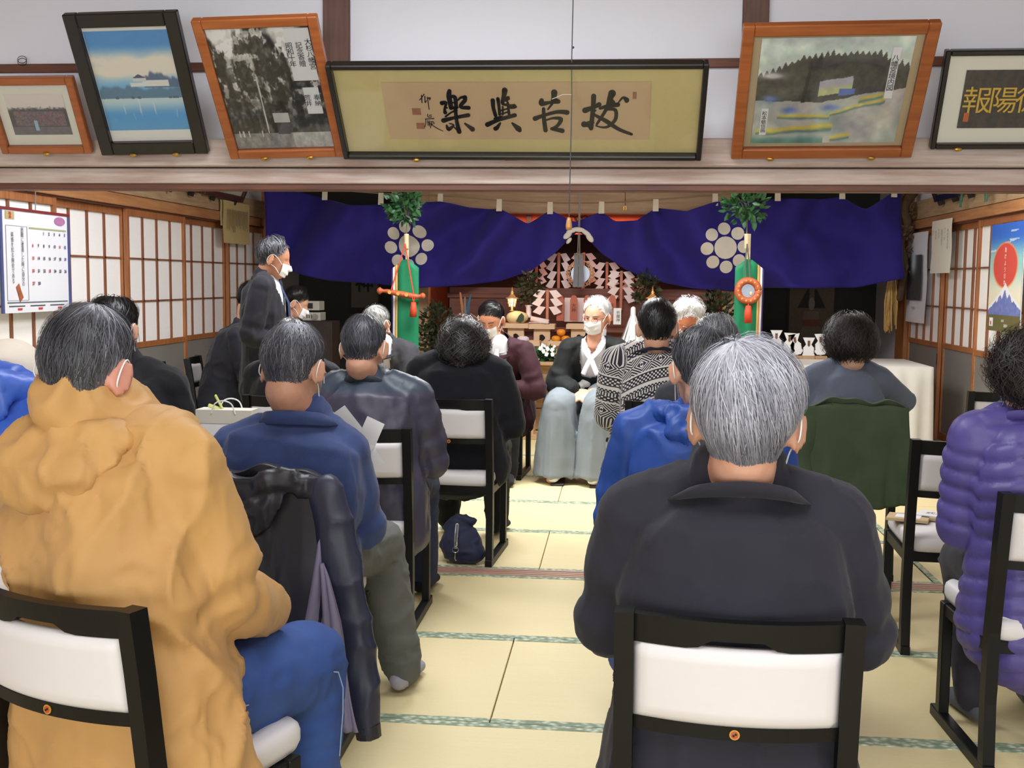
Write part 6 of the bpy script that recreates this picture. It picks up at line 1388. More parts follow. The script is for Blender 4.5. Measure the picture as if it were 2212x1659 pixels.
for (x, y, lab) in ((1201, 732, 'left orange of the two at the bottom of the pile'), (1222, 732, 'right orange of the two at the bottom of the pile'), (1212, 718, 'topmost orange of the pile on the offering stand')):
    p = at(x, y, Y=9.80); prof = [(.001, -.030), (.02, -.029), (.034, -.018), (.040, 0), (.035, .017), (.02, .027), (.004, .027)]; t = thing('orange', lab, 'orange', tuple(p), 0, 'oranges on the offering stand'); obj('fruit', lathe(prof, 16), M_or, t, True); obj('stem', lathe([(.004, .026), (.003, .031)], 6), M_leaf, t)
t, s = pth('rice_cake', 'round white rice cake on the lower left offering stand', 'rice cake', 1130, 738, 9.80); obj('cake', lathe([(.02, -.004), (.048, 0), (.056, .018), (.05, .038), (.03, .048), (.002, .05)], 18), mat('white rice cake', (238, 232, 236), .6), t, True)
t, s = pth('gourd', 'large pale yellow offering with a dark leaf on the left stand', 'gourd', 1116, 697, 9.98); me = fuse([ball((0, 0, .045), (.098, .06, .062), 18, 12), ball((.03, 0, .05), (.08, .055, .05))], .008, 3); me.name = 'gourd_body'; obj('gourd_body', finish(me, mat('pale yellow rind', (232, 214, 160), .5, .1, 10)), None, t); obj('dark_leaf', plate([(.0, 0), (.025, .05), (.05, .075), (.072, .05), (.07, .01), (.04, -.015)], .006, (.0, -.066, .015)), mat('dark green leaf', (44, 70, 44), .5), t)
t, s = pth('rolled_paper', 'rolled paper scroll lying on the second offering stand', 'scroll', 1165, 697, 9.9); obj('roll', tube([(-.075, 0, .035), (.085, -.02, .005)], .024, 14, None, False), M_gohei, t, True); obj('sheet_edge', box(-.09, .09, -.045, -.03, .0, .006), M_gohei, t); obj('roll_end', tube([(.086, -.02, .005), (.088, -.02, .005)], .02, 14, None, False), M_hole, t)
# vases with greenery, lanterns
M_por = mat('white porcelain', (238, 226, 222), .25, .02, 5, spec=.6); M_grn2 = mat('dark evergreen', (66, 74, 44), .6, .4, 20, c2=(36, 42, 26))
for x, lab, sd in ((1142, 'white vase of evergreen branches on the altar, left of the paper wands', 3), (1396, 'white vase of evergreen branches on the altar, right of the paper wands', 4)):
    t, s = pth('vase', lab, 'vase', x, 686, 10.15); obj('vase_body', lathe([(.03, 0), (.034, .01), (.024, .03), (.026, .09), (.034, .105), (.036, .115)], 16), M_por, t, True); rg = np.random.RandomState(sd); f_ = obj('evergreen', foliage(rg, 220, (0, 0, .26), (.12, .08, .16), (.035, .07)), M_grn2, t, True); f_['kind'] = 'stuff'
M_lan = mat('gilt lantern', (226, 160, 90), .25, metal=.8, emit=(255, 190, 120), estr=.25); M_glow = mat('lantern glow', (255, 236, 210), .5, emit=(255, 226, 190), estr=5)
for x, lab in ((1106, 'small gilt altar lantern glowing, left of the left vase'), (1409, 'small gilt altar lantern glowing, right side of the altar')):
    t, s = pth('altar_lantern', lab, 'lantern', x, 672, 9.98); obj('foot', lathe([(.03, 0), (.012, .01), (.008, .04)], 12), M_lan, t, True); obj('glowing_core', lathe([(.022, .045), (.033, .09), (.033, .11)], 12), M_glow, t, True)
    for k in range(6): a = 2*PI*k/6; obj('lattice', tube([(.026*math.cos(a), .026*math.sin(a), .04), (.040*math.cos(a), .040*math.sin(a), .112)], .005, 5), M_lan, t); obj('lattice_drop', ball((.036*math.cos(a+.5), .036*math.sin(a+.5), .075), (.009, .009, .011), 6, 5), M_lan, t)
    obj('roof', lathe([(.062, .112), (.058, .118), (.03, .13), (.022, .145), (.012, .155), (.016, .165), (.008, .18), (.003, .215)], 12), M_lan, t, True)
    l = D.lights.new('lantern_light', 'POINT'); l.energy = 1.1; l.color = (1, .62, .36); l.shadow_soft_size = .04; lo = D.objects.new('lantern_light', l); lo.location = at(x, 650, Y=9.85); COL.objects.link(lo)
# paper wands: zigzag shide on a stick
def gohei(x, ytop, ybot, Y, n, label, w=24, lean=0):
    t, s = pth('paper_wand', label, 'paper wand', x, ybot, Y, 'zigzag folded paper wands on the altar'); H_ = (at(x, ytop, Y=Y)-at(x, ybot, Y=Y))[2]
    obj('stick', box(-.013, .013, -.008, .008, 0, H_, .002), mat('reddish cypress stick', (206, 130, 100), .6), t); stp = H_*.80/n
    for sd in (-1, 1):
        for k in range(n):
            z = H_*.97-k*stp; a = w*s; xo = sd*(.014+.010*(k % 2)); V = [(xo, z), (xo+sd*a*.55, z+stp*.12), (xo+sd*a, z-stp*.62), (xo+sd*a*.42, z-stp*.98)]
            obj('paper_fold', plate(V, .003, (0, -.012-.004*k, 0)), M_gohei, t)
    return t
gohei(1158, 563, 625, 10.7, 3, 'leftmost paper wand, partly behind the left greenery', 20); gohei(1206, 546, 642, 10.6, 4, 'tall paper wand left of the round openwork mirror', 22); gohei(1260, 546, 625, 10.75, 4, 'paper wand behind the round openwork mirror', 24)
gohei(1310, 566, 650, 10.6, 4, 'paper wand right of the round openwork mirror', 24); gohei(1341, 585, 670, 10.4, 4, 'front paper wand on the right of the altar', 26); gohei(1366, 600, 650, 10.7, 3, 'rightmost paper wand under the curtain edge', 20); gohei(1182, 626, 692, 10.1, 3, 'low wide paper wand standing above the rolled paper', 28)
# wooden tablets
M_tabl = mat('reddish tablet wood', (186, 104, 78), .6, .12, 8); M_tin = mat('brown ink', (86, 40, 30), .8)
for x, lab, tx in ((1210, 'wooden tablet left of the centre of the altar', '八幡神'), (1239, 'wooden tablet in the centre of the altar', '大神'), (1268, 'wooden tablet just behind the white-haired head of the priest', '氏神'), (1322, 'wooden tablet right of the priest', '天神')):
    t, s = pth('wooden_tablet', lab, 'tablet', x, 693, 10.12, 'round-topped wooden tablets on the altar'); obj('board', plate([(-.034, 0), (.034, 0), (.034, .19), (.02, .225), (0, .235), (-.02, .225), (-.034, .19)], .014), M_tabl, t); put_text(t, text_mesh(tx, .042, M_tin, .95, True), (0, -.0085, .115))
t, s = pth('paper_backing', 'pale pink paper standing behind the tablets', 'paper', 1240, 695, 10.25); obj('sheet', box(-.09, .09, -.004, .004, 0, .22), M_gohei, t)
t, s = pth('name_card', 'white upright card with black writing beside the priest', 'card', 1333, 701, 9.9); obj('card', box(-.034, .034, -.004, .004, 0, .145, .001), M_wp, t); put_text(t, text_mesh('祈願神', .034, M_ink, 1.0, True), (.008, -.0055, .07))
t, s = pth('altar_cabinet', 'reddish low shrine cabinet in the middle of the altar', 'cabinet', 1243, 650, 10.9); W_ = 48*s; obj('cabinet_body', box(-W_, W_, -.1, .1, -.055, .07, .006), M_redwood, t); obj('cabinet_step', box(-W_*1.25, W_*1.25, -.16, -.1, -.055, .02, .005), M_redwood, t)
# round mirror with openwork rim, and grey hanging drum-shaped pouch
t, s = pth('openwork_mirror', 'round grey mirror with gilded openwork cloud rim on the altar', 'mirror', 1253, 622, 10.45); R_ = 28*s; cz_ = 30*s
obj('mirror_disc', plate(disc(R_*.72, 32), .014, (0, 0, cz_)), mat('grey mirror', (150, 156, 164), .25, metal=.7), t); M_gil = mat('gilded openwork', (222, 176, 132), .45, .2, 30)
for k in range(22):
    a = 2*PI*k/22
    if abs(math.sin(a)-1) < .12: continue
    rr = R_*(.86+.07*(k % 2)); c = np.array([rr*math.cos(a), -.012, cz_+rr*math.sin(a)]); obj('cloud_curl', tube([c+np.array([.020*math.cos(q), 0, .020*math.sin(q)])*(1-.09*j*.9) for j, q in enumerate(np.linspace(a, a+5.2, 9))], .0055, 5), M_gil, t)
obj('rim', tube([(R_*math.cos(a), -.008, cz_+R_*math.sin(a)) for a in np.linspace(0, 2*PI, 40)], .006, 5), M_gil, t)
t = thing('hanging_pouch', 'grey tapered pouch hanging on cords in front of the round mirror', 'pouch', tuple(at(1249, 622, Y=10.2))); s = 10.2/2400
obj('pouch_body', plate([(-12*s, 2*s), (12*s, 2*s), (10*s, 40*s), (9.5*s, 73*s), (-9.5*s, 73*s), (-10*s, 40*s)], .03), mat('grey pouch cloth', (126, 128, 132), .8, .1, 20), t); obj('pouch_band', box(-10*s, 10*s, -.018, .018, 70*s, 74*s), mat('brown band', (120, 104, 84), .7), t); obj('centre_seam', box(-.003, .003, -.019, -.015, 3*s, 70*s), M_lens, t)
M_gc = mat('grey cord', (150, 146, 140), .7)
for x in (-2.2, 2.2): obj('cord', tube([(x*s, 0, 73*s), (x*.6*s, 0, 115*s), (0, 0, (622-300)*s)], .0045, 6), M_gc, t)
obj('cord_loop', tube(smooth_path([np.array(p) for p in ((-1.5*s, -.02, 78*s), (-1*s, -.024, 52*s), (1*s, -.026, 46*s), (3*s, -.024, 52*s), (2*s, -.02, 78*s))], 4), .0045, 6), M_gc, t)
# white streamer wand
t, s = pth('streamer_wand', 'large white paper streamer wand standing right of the priest', 'streamer wand', 1365, 800, 9.15); H_ = (800-668)*s
obj('handle', tube([(0, 0, -.0), (0, 0, H_-.03)], .012, 8), M_bam, t); obj('top_knot', tube([(0, 0, H_-.05), (0, 0, H_)], [.022, .020], 10), M_wp, t); rg = np.random.RandomState(9); ss = []
for k in range(90):
    a = rg.rand()*2*PI; z0 = H_-.05-rg.rand()*.06; rr = .02; z1_ = .02+rg.rand()*.2; r1 = (.05+.09*(H_-z1_)/H_)*(.7+.5*rg.rand()); d = np.array([math.cos(a), math.sin(a), 0]); u = np.array([-math.sin(a), math.cos(a), 0])*.012
    P = [d*rr+np.array([0, 0, z0]), d*r1*.55+np.array([0, 0, (z0*1.3+z1_)/2.3]), d*r1+u*rg.randn()*1.2+np.array([0, 0, z1_])]; ss.append(([P[0]-u, P[0]+u, P[1]-u, P[1]+u, P[2]-u, P[2]+u], [(0, 1, 3, 2), (2, 3, 5, 4)]))
o_ = obj('paper_streamers', join(*ss), M_wp, t); o_['kind'] = 'stuff'
# basket of greenery with white paper zigzags
t, s = pth('sakaki_tray', 'tray of green sakaki sprigs with white paper zigzags on the offering table', 'sakaki tray', 1172, 783, 9.2); rg = np.random.RandomState(12); obj('tray', box(-.13, .13, -.09, .07, -.018, .012, .004), M_palewood_x, t); f_ = obj('sprigs', foliage(rg, 260, (0, 0, .06), (.13, .07, .05), (.03, .06)), M_leaf, t, True); f_['kind'] = 'stuff'
for k, (x, z, r) in enumerate(((-.10, .07, .3), (-.075, .045, -.2), (-.02, .11, .5), (.02, .085, -.4), (.035, .06, .2), (.075, .10, .6), (.09, .06, -.1), (-.035, -.02, .1), (.06, .11, -.8))): obj('paper_zigzag', plate([(-.012, 0), (.012, 0), (.018, .03), (.004, .034), (.012, .06), (-.012, .06), (-.006, .032), (-.016, .026)], .003, (x, -.10-.003*k, z), roty(r)), M_wp, t)
# dark evergreen sprays and cloth strips at both sides of the altar
for x, y, Y, rad, n_, lab, sd in ((946, 725, 9.75, (.17, .12, .30), 520, 'dark evergreen spray at the left side of the altar', 21), (1546, 690, 9.8, (.16, .12, .26), 420, 'dark evergreen spray at the right side of the altar', 22)):
    p = at(x, y, Y=Y); t = thing('evergreen_spray', lab, 'greenery', (p[0], Y, 0)); obj('pot', lathe([(.09, 0), (.11, .02), (.13, .22), (.14, .24)], 16), M_darkwood, t, True); obj('stem', tube([(0, 0, .2), (0, 0, p[2])], [.02, .008], 6), M_darkwood, t); f_ = obj('leaves', foliage(np.random.RandomState(sd), n_, (0, 0, p[2]), rad, (.04, .075)), M_grn2, t, True); f_['kind'] = 'stuff'
t, s = pth('cloth_streamer', 'blue and brown cloth strips hanging at the left side of the altar', 'cloth strip', 1004, 705, 9.75)
for dx, m, h_ in ((-.03, mat('brown cloth', (176, 116, 80), .8), .30), (.0, mat('grey cloth strip', (120, 110, 110), .8), .26), (.035, mat('teal cloth', (52, 96, 122), .8), .28)): V, Fc = grid(4, 8, lambda u, v: (dx*v*1.4+(u-.5)*.035*(1.2-v*.8), .01*math.sin(v*6), h_*v)); obj('strip', solidify((np.array(V), Fc), .003), m, t, True)
t = thing('altar_grille', 'black iron scrollwork against the lit strip above the curtain', 'grille', tuple(at(1262, 470, Y=11.2))); s = 11.2/2400
for k, x in enumerate((-118, 14, 28, -14, -28, 0)):
    if k == 0: obj('bracket', box(x*s-.025, x*s+.025, -.01, .01, -14*s, 4*s), M_pull, t)
    else: obj('scroll', tube([(x*s+.05*math.cos(a)*(1-.1*j), 0, -4*s+.04*math.sin(a)*(1-.1*j)) for j, a in enumerate(np.linspace(0, 5.4, 9))], .008, 5), M_pull, t)
obj('rail', box(-170*s, 170*s, -.01, .01, -16*s, -13*s), M_pull, t)
for x in (-170*s, 170*s-.02): obj('upright', box(x, x+.02, -.01, .01, -16*s, LZ+.31-at(1262, 470, Y=11.2)[2]), M_pull, t)
t, s = pth('gold_hook', 'tiny gold hook hanging on a thread below the lintel', 'hook', 1350, 450, 10.672); obj('hook', tube([(-.012, 0, -.02), (-.012, 0, .012), (0, 0, .022), (.012, 0, .012), (.012, 0, -.02)], .004, 6), mat('gold metal', (226, 176, 80), .3, metal=.8), t); obj('thread', tube([(0, 0, .02), (0, 0, .26)], .002, 4), M_lens, t)
# ------------------------------------------------------------------ alcoves
t, s = pth('hanging_scroll', 'hanging scroll with a brushed character in the dark left alcove', 'scroll', 788, 610, 12.285); obj('scroll_sheet', box(-30*s, 30*s, -.004, .004, -55*s, 62*s), mat('grey scroll paper', (120, 116, 106), .9), t)
obj('scroll_mount', box(-36*s, 36*s, .002, .008, -70*s, 80*s), mat('dark scroll silk', (62, 58, 56), .9), t); put_text(t, text_mesh('神', .22, M_ink, 1, False, .004), (0, -.008, -4*s))
for kx, (y, hgt, w_, lab) in enumerate(((670, 20, 34, 'small pale radio on top of the amplifier in the left alcove'), (692, 18, 40, 'pale amplifier with knobs under the small radio in the left alcove'))):
    t, s = pth('amplifier' if kx else 'radio', lab, 'amplifier' if kx else 'radio', 678+kx*0, y, 9.4); M_amp = mat('pale plastic', (198, 196, 186), .5); obj('casing', box(-w_*s/2, w_*s/2, -.08, .1, 0, hgt*s, .004), M_amp, t)
    if kx:
        obj('big_knob', tube([(.035, -.08, hgt*s*.5), (.035, -.095, hgt*s*.5)], .024, 16, None, False), mat('grey knob', (150, 148, 142), .4), t)
        for q in range(4): obj('slider', box(-.06+q*.02, -.055+q*.02, -.084, -.08, hgt*s*.3, hgt*s*.75), M_pull, t)
    else: obj('dark_screen', box(-w_*s*.4, w_*s*.1, -.084, -.08, hgt*s*.2, hgt*s*.8), M_pull, t)
t, s = pth('cupboard', 'dark wooden cupboard carrying the amplifier in the left alcove', 'cupboard', 690, 692, 9.4); z0 = at(690, 692, Y=9.4)[2]; obj('cupboard_body', box(-.14, .14, -.12, .16, -z0, -.004, .005), M_darkwood, t); obj('cupboard_door', box(-.12, .12, -.128, -.12, -z0+.05, -.05, .003), M_darkwood, t)
t, s = pth('figure_scroll', 'dim hanging scroll with a robed figure in the right alcove', 'scroll', 1752, 690, 12.285)
def ff(u, v):
    n = nz(u, v, 12, 12, 51); c = mixc((112, 94, 76), (92, 78, 64), n); x = np.abs(u-.5); hat = (v > .66) & (v < .93) & (x < .10+.9*(.93-v)*.9) & (x > .055); c = np.where(hat[:, None], (22, 20, 22), c); body = (v < .62) & (v > .2) & (x < .16+.2*(.62-v)); c = mixc(c, (136, 122, 108), body*(.4+.5*n)); robe = (v < .50) & (v > .40) & (x < .2); c = np.where(robe[:, None], (128, 62, 44), c); fc = ((x/.07)**2+((v-.72)/.09)**2) < 1; return np.where(fc[:, None], (146, 136, 126), c)
picture('painting', 92*s, 150*s, ff, M_printm, t, -.006, 90); obj('scroll_mount', box(-52*s, 52*s, -.003, .004, -88*s, 90*s), mat('dark scroll silk', (62, 58, 56), .9), t)
t = thing('straw_bundle', 'bundle of golden rice straw hanging in the right back corner', 'straw', tuple(at(1926, 600, Y=10.45))); rg = np.random.RandomState(5); s = 10.45/2400
for k in range(16): x = rg.uniform(-.055, .055); obj('straw', tube([(x*.4, rg.uniform(-.02, .02), .12), (x, rg.uniform(-.03, .03), -.22), (x*1.3+.01*rg.randn(), rg.uniform(-.04, .04), -.42-.08*rg.rand())], [.006, .010, .007], 5), mat('golden straw', (206, 166, 96), .8, .2, 30), t)
obj('straw_tie', tube([(-.05, 0, .03), (.05, 0, .05)], .02, 8), mat('straw rope', (150, 116, 70), .9), t)
t = thing('straw_rope', 'dark old straw rope with dried leaves on the right corner post', 'rope', tuple(at(1944, 500, Y=10.4)))
obj('rope', tube(smooth_path([np.array(p) for p in ((.1, 0, .35), (.02, -.03, .22), (.06, -.02, .05), (.0, -.03, -.1), (.05, -.02, -.3), (.02, -.02, -.6))], 4), list(np.linspace(.05, .03, 21)), 8), mat('old straw', (92, 72, 50), .95, .3, 20), t, True); f_ = obj('dried_leaves', foliage(rg, 90, (.04, -.02, -.05), (.07, .05, .4), (.04, .08)), mat('dried leaf', (112, 90, 62), .9, .3, 20), t); f_['kind'] = 'stuff'
# white-clothed table, right
tx0, tx1, ty0, ty1, tz = 1.45, 2.43, 8.85, 9.75, .70
t = thing('clothed_table', 'long table under a white cloth in front of the right alcove', 'table', ((tx0+tx1)/2, (ty0+ty1)/2, 0)); W_, D_ = (tx1-tx0)/2, (ty1-ty0)/2
M_clo = fabN('white table cloth', (232, 230, 222), .85, .2, (220, 218, 210)); obj('table_top', box(-W_+.01, W_-.01, -D_+.01, D_-.01, tz-.03, tz-.006), M_palewood_x, t)
n_ = 160; V = []; Fc = []
per = [(-W_+2*W_*k/40, -D_) for k in range(40)]+[(W_, -D_+2*D_*k/40) for k in range(40)]+[(W_-2*W_*k/40, D_) for k in range(40)]+[(-W_, D_-2*D_*k/40) for k in range(40)]
for j, z in enumerate((tz, tz-.004, tz-.12, tz-.35, .08)):
    for k, (x, y) in enumerate(per): o2 = (0, .006, .010, .016, .022)[j]+(0, 0, .35, .8, 1)[j]*.018*math.sin(k*.9+2*math.sin(k*.21)); d = unit((x/W_ if abs(abs(x)-W_) < 1e-6 else 0, y/D_ if abs(abs(y)-D_) < 1e-6 else 0, 0)); V.append((x+d[0]*o2, y+d[1]*o2, z))
for j in range(4):
    for k in range(n_): a = j*n_+k; b_ = j*n_+(k+1) % n_; Fc.append((a, a+n_, b_+n_, b_))
Fc.append(tuple(range(n_))); obj('table_cloth', (V, Fc), M_clo, t, True)
for x in (-W_+.06, W_-.06):
    for y in (-D_+.06, D_-.06): obj('leg', box(x-.02, x+.02, y-.02, y+.02, 0, tz-.03), M_darkwood, t)
# white paper figures on stands behind the table
for k, (x, y, r, lab) in enumerate(((1676, 752, .0, 'leftmost white cut-paper offering'), (1703, 758, .05, 'second white cut-paper offering from the left'), (1722, 760, -.2, 'middle white cut-paper offering, tilted right'), (1746, 768, .0, 'lowest white cut-paper offering, fourth from the left'), (1773, 760, -.05, 'rightmost white cut-paper offering next to the dark hair'))):
    Y_ = 9.55; t, s = pth('paper_offering', lab+' before the right alcove', 'paper offering', x, y+5, Y_, 'white cut-paper offerings in a row'); H_ = 43*s; p0 = at(x, y+5, Y=Y_)
    ed = [(-.036, 0), (-.052, .03)]; L_ = [(-.030, -.005), (-.052, .02)]
    for q in range(5): L_ += [(-.048, .035+q*.012), (-.040, .041+q*.012)]
    L_ += [(-.022, .112), (-.050, H_)]; pts = L_+[(-a, c) for a, c in L_[::-1]]; obj('paper', plate(pts, .004, (0, 0, 0), roty(r)), M_wp, t); obj('brown_slip', plate([(-.010, .10), (-.010, .14), (.010, .14), (.010, .10), (0, .09)], .004, (0, -.005, .005), roty(r)), mat('brown slip', (120, 88, 66), .7), t)
    obj('stand_stick', box(-.008, .008, .003, .012, -(p0[2]-tz), .02), M_palewood, t); obj('stand_foot', box(-.05, .05, -.03, .03, -(p0[2]-tz), -(p0[2]-tz)+.028, .003), M_palewood_x, t)
# ------------------------------------------------------------------ pull cord, wall papers, side frames
t = thing('pull_cord', 'lamp pull cord with a wooden knob hanging before the calligraphy board', 'cord', tuple(at(1229, 484, Y=4.55))); s = 4.55/2400
obj('knob', lathe([(.004, -.025), (.012, -.022), (.0135, -.008), (.010, .016), (.006, .026), (.002, .027)], 14), mat('amber wood', (206, 150, 84), .35, coat=.4), t, True); zt = 2.86-at(1229, 484, Y=4.55)[2]
obj('cord', tube([(0, 0, .025), (.004, 0, .5), (.001, 0, .62), (.006, 0, zt)], .0022, 6), mat('dark cord', (70, 70, 76), .7), t); obj('cord_end', tube(smooth_path([np.array(p) for p in ((.004, 0, .515), (-.03, -.004, .515), (-.055, -.002, .505), (-.075, 0, .498))], 4), .0014, 5), mat('pale cord', (190, 186, 178), .7), t); obj('cord_knot', ball((.006, 0, .70), (.005, .005, .005), 8, 6), _MC['dark cord'], t)
def wall_rect(sd, ya, yb, off):
    """frame for flat things on a side wall: local x runs along the picture's left-to-right, y points into the wall"""
    X = (XL+off) if sd < 0 else (XR-off); return X
def wall_thing(nm, label, cat, sd, xa, xb, yt, yb_, off):
    X = XL+off if sd < 0 else XR-off; xm = (xa+xb)/2
    pa, pb = at(xa, (yt+yb_)/2, X=X), at(xb, (yt+yb_)/2, X=X); pt, pbm = at(xm, yt, X=X), at(xm, yb_, X=X); c = (pa+pb)/2; w = abs(pa[1]-pb[1]); hh = pt[2]-pbm[2]
    t = thing(nm, label, cat, (X, c[1], (pt[2]+pbm[2])/2)); t.rotation_euler = (0, 0, PI/2 if sd < 0 else -PI/2); return t, w, hh
def curved_sheet(w, hh, bulge=.02, y0=0): return grid(9, 13, lambda u, v: ((u-.5)*w, y0-bulge*math.sin(u*PI)*.4-bulge*(math.cos((v)*PI*1.2)**2)*.5, (v-.5)*hh))
# calendar, left
t, w, hh = wall_thing('wall_calendar', 'large hanging calendar with date grid on the left shoji', 'calendar', -1, 3, 148, 457, 674, .10)
obj('sheet', box(-w/2, w/2, -.002, .002, -hh/2, hh/2), mat('calendar paper', (222, 224, 232), .6, .02), t)
for s_, a in ((-1, 'side_edge'), (1, 'side_edge')): obj(a, box(s_*w/2-.012, s_*w/2+.012, -.006, .004, -hh/2, hh/2), mat('blue edge', (74, 84, 140), .6), t)
obj('top_bar', box(-w/2-.01, w/2+.01, -.008, .006, hh/2-.008, hh/2+.008), mat('red edge bar', (130, 44, 50), .5), t)
obj('box_outline', join(*[box(*q) for q in ((-w*.44, -w*.14, -.005, -.003, hh*.34, hh*.342), (-w*.44, -w*.14, -.005, -.003, -hh*.38, -hh*.378), (-w*.44, -w*.437, -.005, -.003, -hh*.38, hh*.34), (-w*.143, -w*.14, -.005, -.003, -hh*.38, hh*.34))]), mat('fine grey line', (140, 146, 170), .7), t)['kind'] = 'stuff'
put_text(t, text_mesh('困難に遭遇した時に自分の', hh*.052, M_ink, .92, True), (-w*.215, -.006, .0+hh*.04)); put_text(t, text_mesh('真価を知る機会である', hh*.052, M_ink, .95, True), (-w*.355, -.006, hh*.03))
M_nr = mat('red print', (200, 60, 60), .7); M_nb = mat('blue print', (70, 80, 170), .7); M_nk = mat('grey print', (70, 72, 84), .7)
obj('month_tile', box(-w*.44, -w*.32, -.005, -.003, hh*.40, hh*.475), mat('olive tile', (186, 170, 120), .7), t); put_text(t, text_mesh('2', hh*.075, M_nr, 1, False, .003), (-w*.38, -.007, hh*.437))
fm = obj('ornament_ball', plate(disc(w*.085, 20, hh*.045), .003, (w*.36, -.004, hh*.425)), mat('blue pink print', (110, 100, 160), .7, .5, 40, c2=(206, 120, 150)), t); obj('header_line', box(-w*.11, w*.46, -.005, -.003, hh*.325, hh*.34), mat('olive line', (170, 176, 130), .7), t)
d = 1
for r_ in range(5):
    for c_ in range(7):
        if r_ == 0 and c_ < 2: continue
        if d > 28: break
        m = M_nr if c_ == 0 or d in (11, 23) else (M_nb if c_ == 6 else M_nk); put_text(t, text_mesh(str(d), hh*.042, m, 1, False, .0012), (-w*.065+c_*w*.083, -.006, hh*(.285-.125*r_)), None, 'date'); d += 1
obj('cartoon_sprig', plate([(-.03, .03), (0, .05), (.02, .01), (.045, -.03), (.01, -.055), (-.01, -.01)], .003, (-w*.28, -.005, -hh*.30)), mat('orange red print', (206, 110, 70), .7, .4, 30), t)
obj('footer_bar', box(-w*.44, w*.46, -.005, -.003, -hh*.405, -hh*.395), mat('slate line', (84, 96, 110), .7), t); 
for k in range(3): obj('footer_line', box(-w*.42+k*w*.30, -w*.20+k*w*.30, -.005, -.003, -hh*.44, -hh*.43), M_nk, t); obj('footer_stamp', box(-w*.30+k*w*.30, -w*.24+k*w*.30, -.005, -.003, -hh*.475, -hh*.455), M_nr, t)
obj('hanger_string', tube([(0, 0, hh/2), (0, -.005, hh/2+.20)], .003, 5), M_gc, t)
# old sheet of writing on the left post
t, w, hh = wall_thing('old_notice', 'yellowed paper notice hanging above the left shoji near the back', 'notice', -1, 478, 541, 437, 527, .062); M_old = mat('yellowed paper', (206, 184, 128), .85, .1, 8)
obj('sheet', curved_sheet(w*.9, hh, .012), M_old, t, True); obj('under_sheet', xf(curved_sheet(w*.75, hh*.6, .008), None, (-w*.12, .012, hh*.2)), M_old, t, True); rg = np.random.RandomState(3)
o_ = obj('ink_columns', join(*[box(-w*.36+k*w*.048, -w*.36+k*w*.048+w*.012, -.02, -.0185, -hh*(.05+.2*rg.rand()), hh*.30) for k in range(15)]), mat('faded ink', (120, 106, 80), .9), t); o_['kind'] = 'stuff'
# right wall papers
t, w, hh = wall_thing('photo_calendar', 'white hanging calendar with a dark photograph by the right corner', 'calendar', 1, 1962, 2003, 503, 697, .05); obj('sheet', curved_sheet(w, hh, .02), mat('calendar paper', (222, 224, 232), .6, .02), t, True)
picture('photograph', w*.72, hh*.50, lambda u, v: mixc(mixc((40, 42, 46), (70, 72, 78), nz(u, v, 9, 12, 61)), (190, 204, 220), sst(.45, .8, v)*np.exp(-((u-.42)/.2)**2)*1.1), M_print, t, -.030, 50); put_text(t, text_mesh('令和四年', hh*.035, M_nk), (0, -.03, -hh*.34))
t, w, hh = wall_thing('handwritten_notice', 'handwritten white notice pinned over the right shoji lintel', 'notice', 1, 2013, 2056, 475, 590, .062); obj('sheet', curved_sheet(w, hh, .012), mat('notice paper', (232, 228, 214), .8, .03), t, True)
for k, (txt, sz, zz) in enumerate((('奉納者芳名録', .062, .12), ('氏子一同', .06, .22), ('御祭礼寄付', .06, .16), ('町内会', .058, .24), ('青年会', .055, .22), ('総代', .055, .27))): put_text(t, text_mesh(txt, hh*sz, M_ink, 1.0, True), (w*.40-k*w*.15, -.02, hh*zz-.04*0), None)
t, w, hh = wall_thing('sunrise_poster', 'tall poster with a red sun over a blue snow-capped mountain on the right shoji', 'poster', 1, 2139, 2209, 482, 718, .06)
def fs(u, v):
    c = mixc((236, 232, 206), (150, 206, 206), sst(.35, .66, v)); c = mixc(c, (36, 102, 204), sst(.66, .92, v)); cl = (nz(u, v, 3, 40, 71, 2) > .56)*((v > .82)*(u > .45)+(v > .74)*(v < .84)*(u < .35)); c = mixc(c, (226, 234, 240), cl*.75); r = np.sqrt(((u-.48)/.37)**2+((v-.615)/.205)**2); c = mixc(c, (238, 150, 90), sst(1.10, .98, r)); c = mixc(c, (216, 74, 52), sst(1.0, .94, r))
    mt = v < .46-.62*np.abs(u-.52)**.75*.62; sn = v > .36+.03*np.sin(u*40)-.25*np.abs(u-.52); c = np.where((mt & (v > .155))[:, None], np.where((sn | (v > .43-.62*np.abs(u-.52)**.75*.62))[:, None], (240, 242, 246), mixc((86, 104, 180), (140, 150, 206), nz(u, v, 20, 30, 72))), c); c = np.where((v < .155)[:, None], (104, 98, 48), c); return np.where(((v < .12) & (v > .04) & (u > .06) & (u < .18))[:, None], (244, 244, 244), c)
picture('print', w, hh, fs, M_print, t, -.004, 110); obj('backing', box(-w/2, w/2, -.002, .004, -hh/2, hh/2), M_wp, t); put_text(t, text_mesh('助けよう日本', hh*.052, M_wp, 1.15, True), (w*.0, -.008, hh*.10)); put_text(t, text_mesh('自衛官', hh*.026, M_wp), (w*.0, -.008, -hh*.40)); put_text(t, text_mesh('募集中', hh*.034, M_wp), (w*.10, -.008, -hh*.445)); obj('red_mark', box(-w*.39, -w*.37, -.008, -.006, -hh*.445, -hh*.41), M_nr, t)
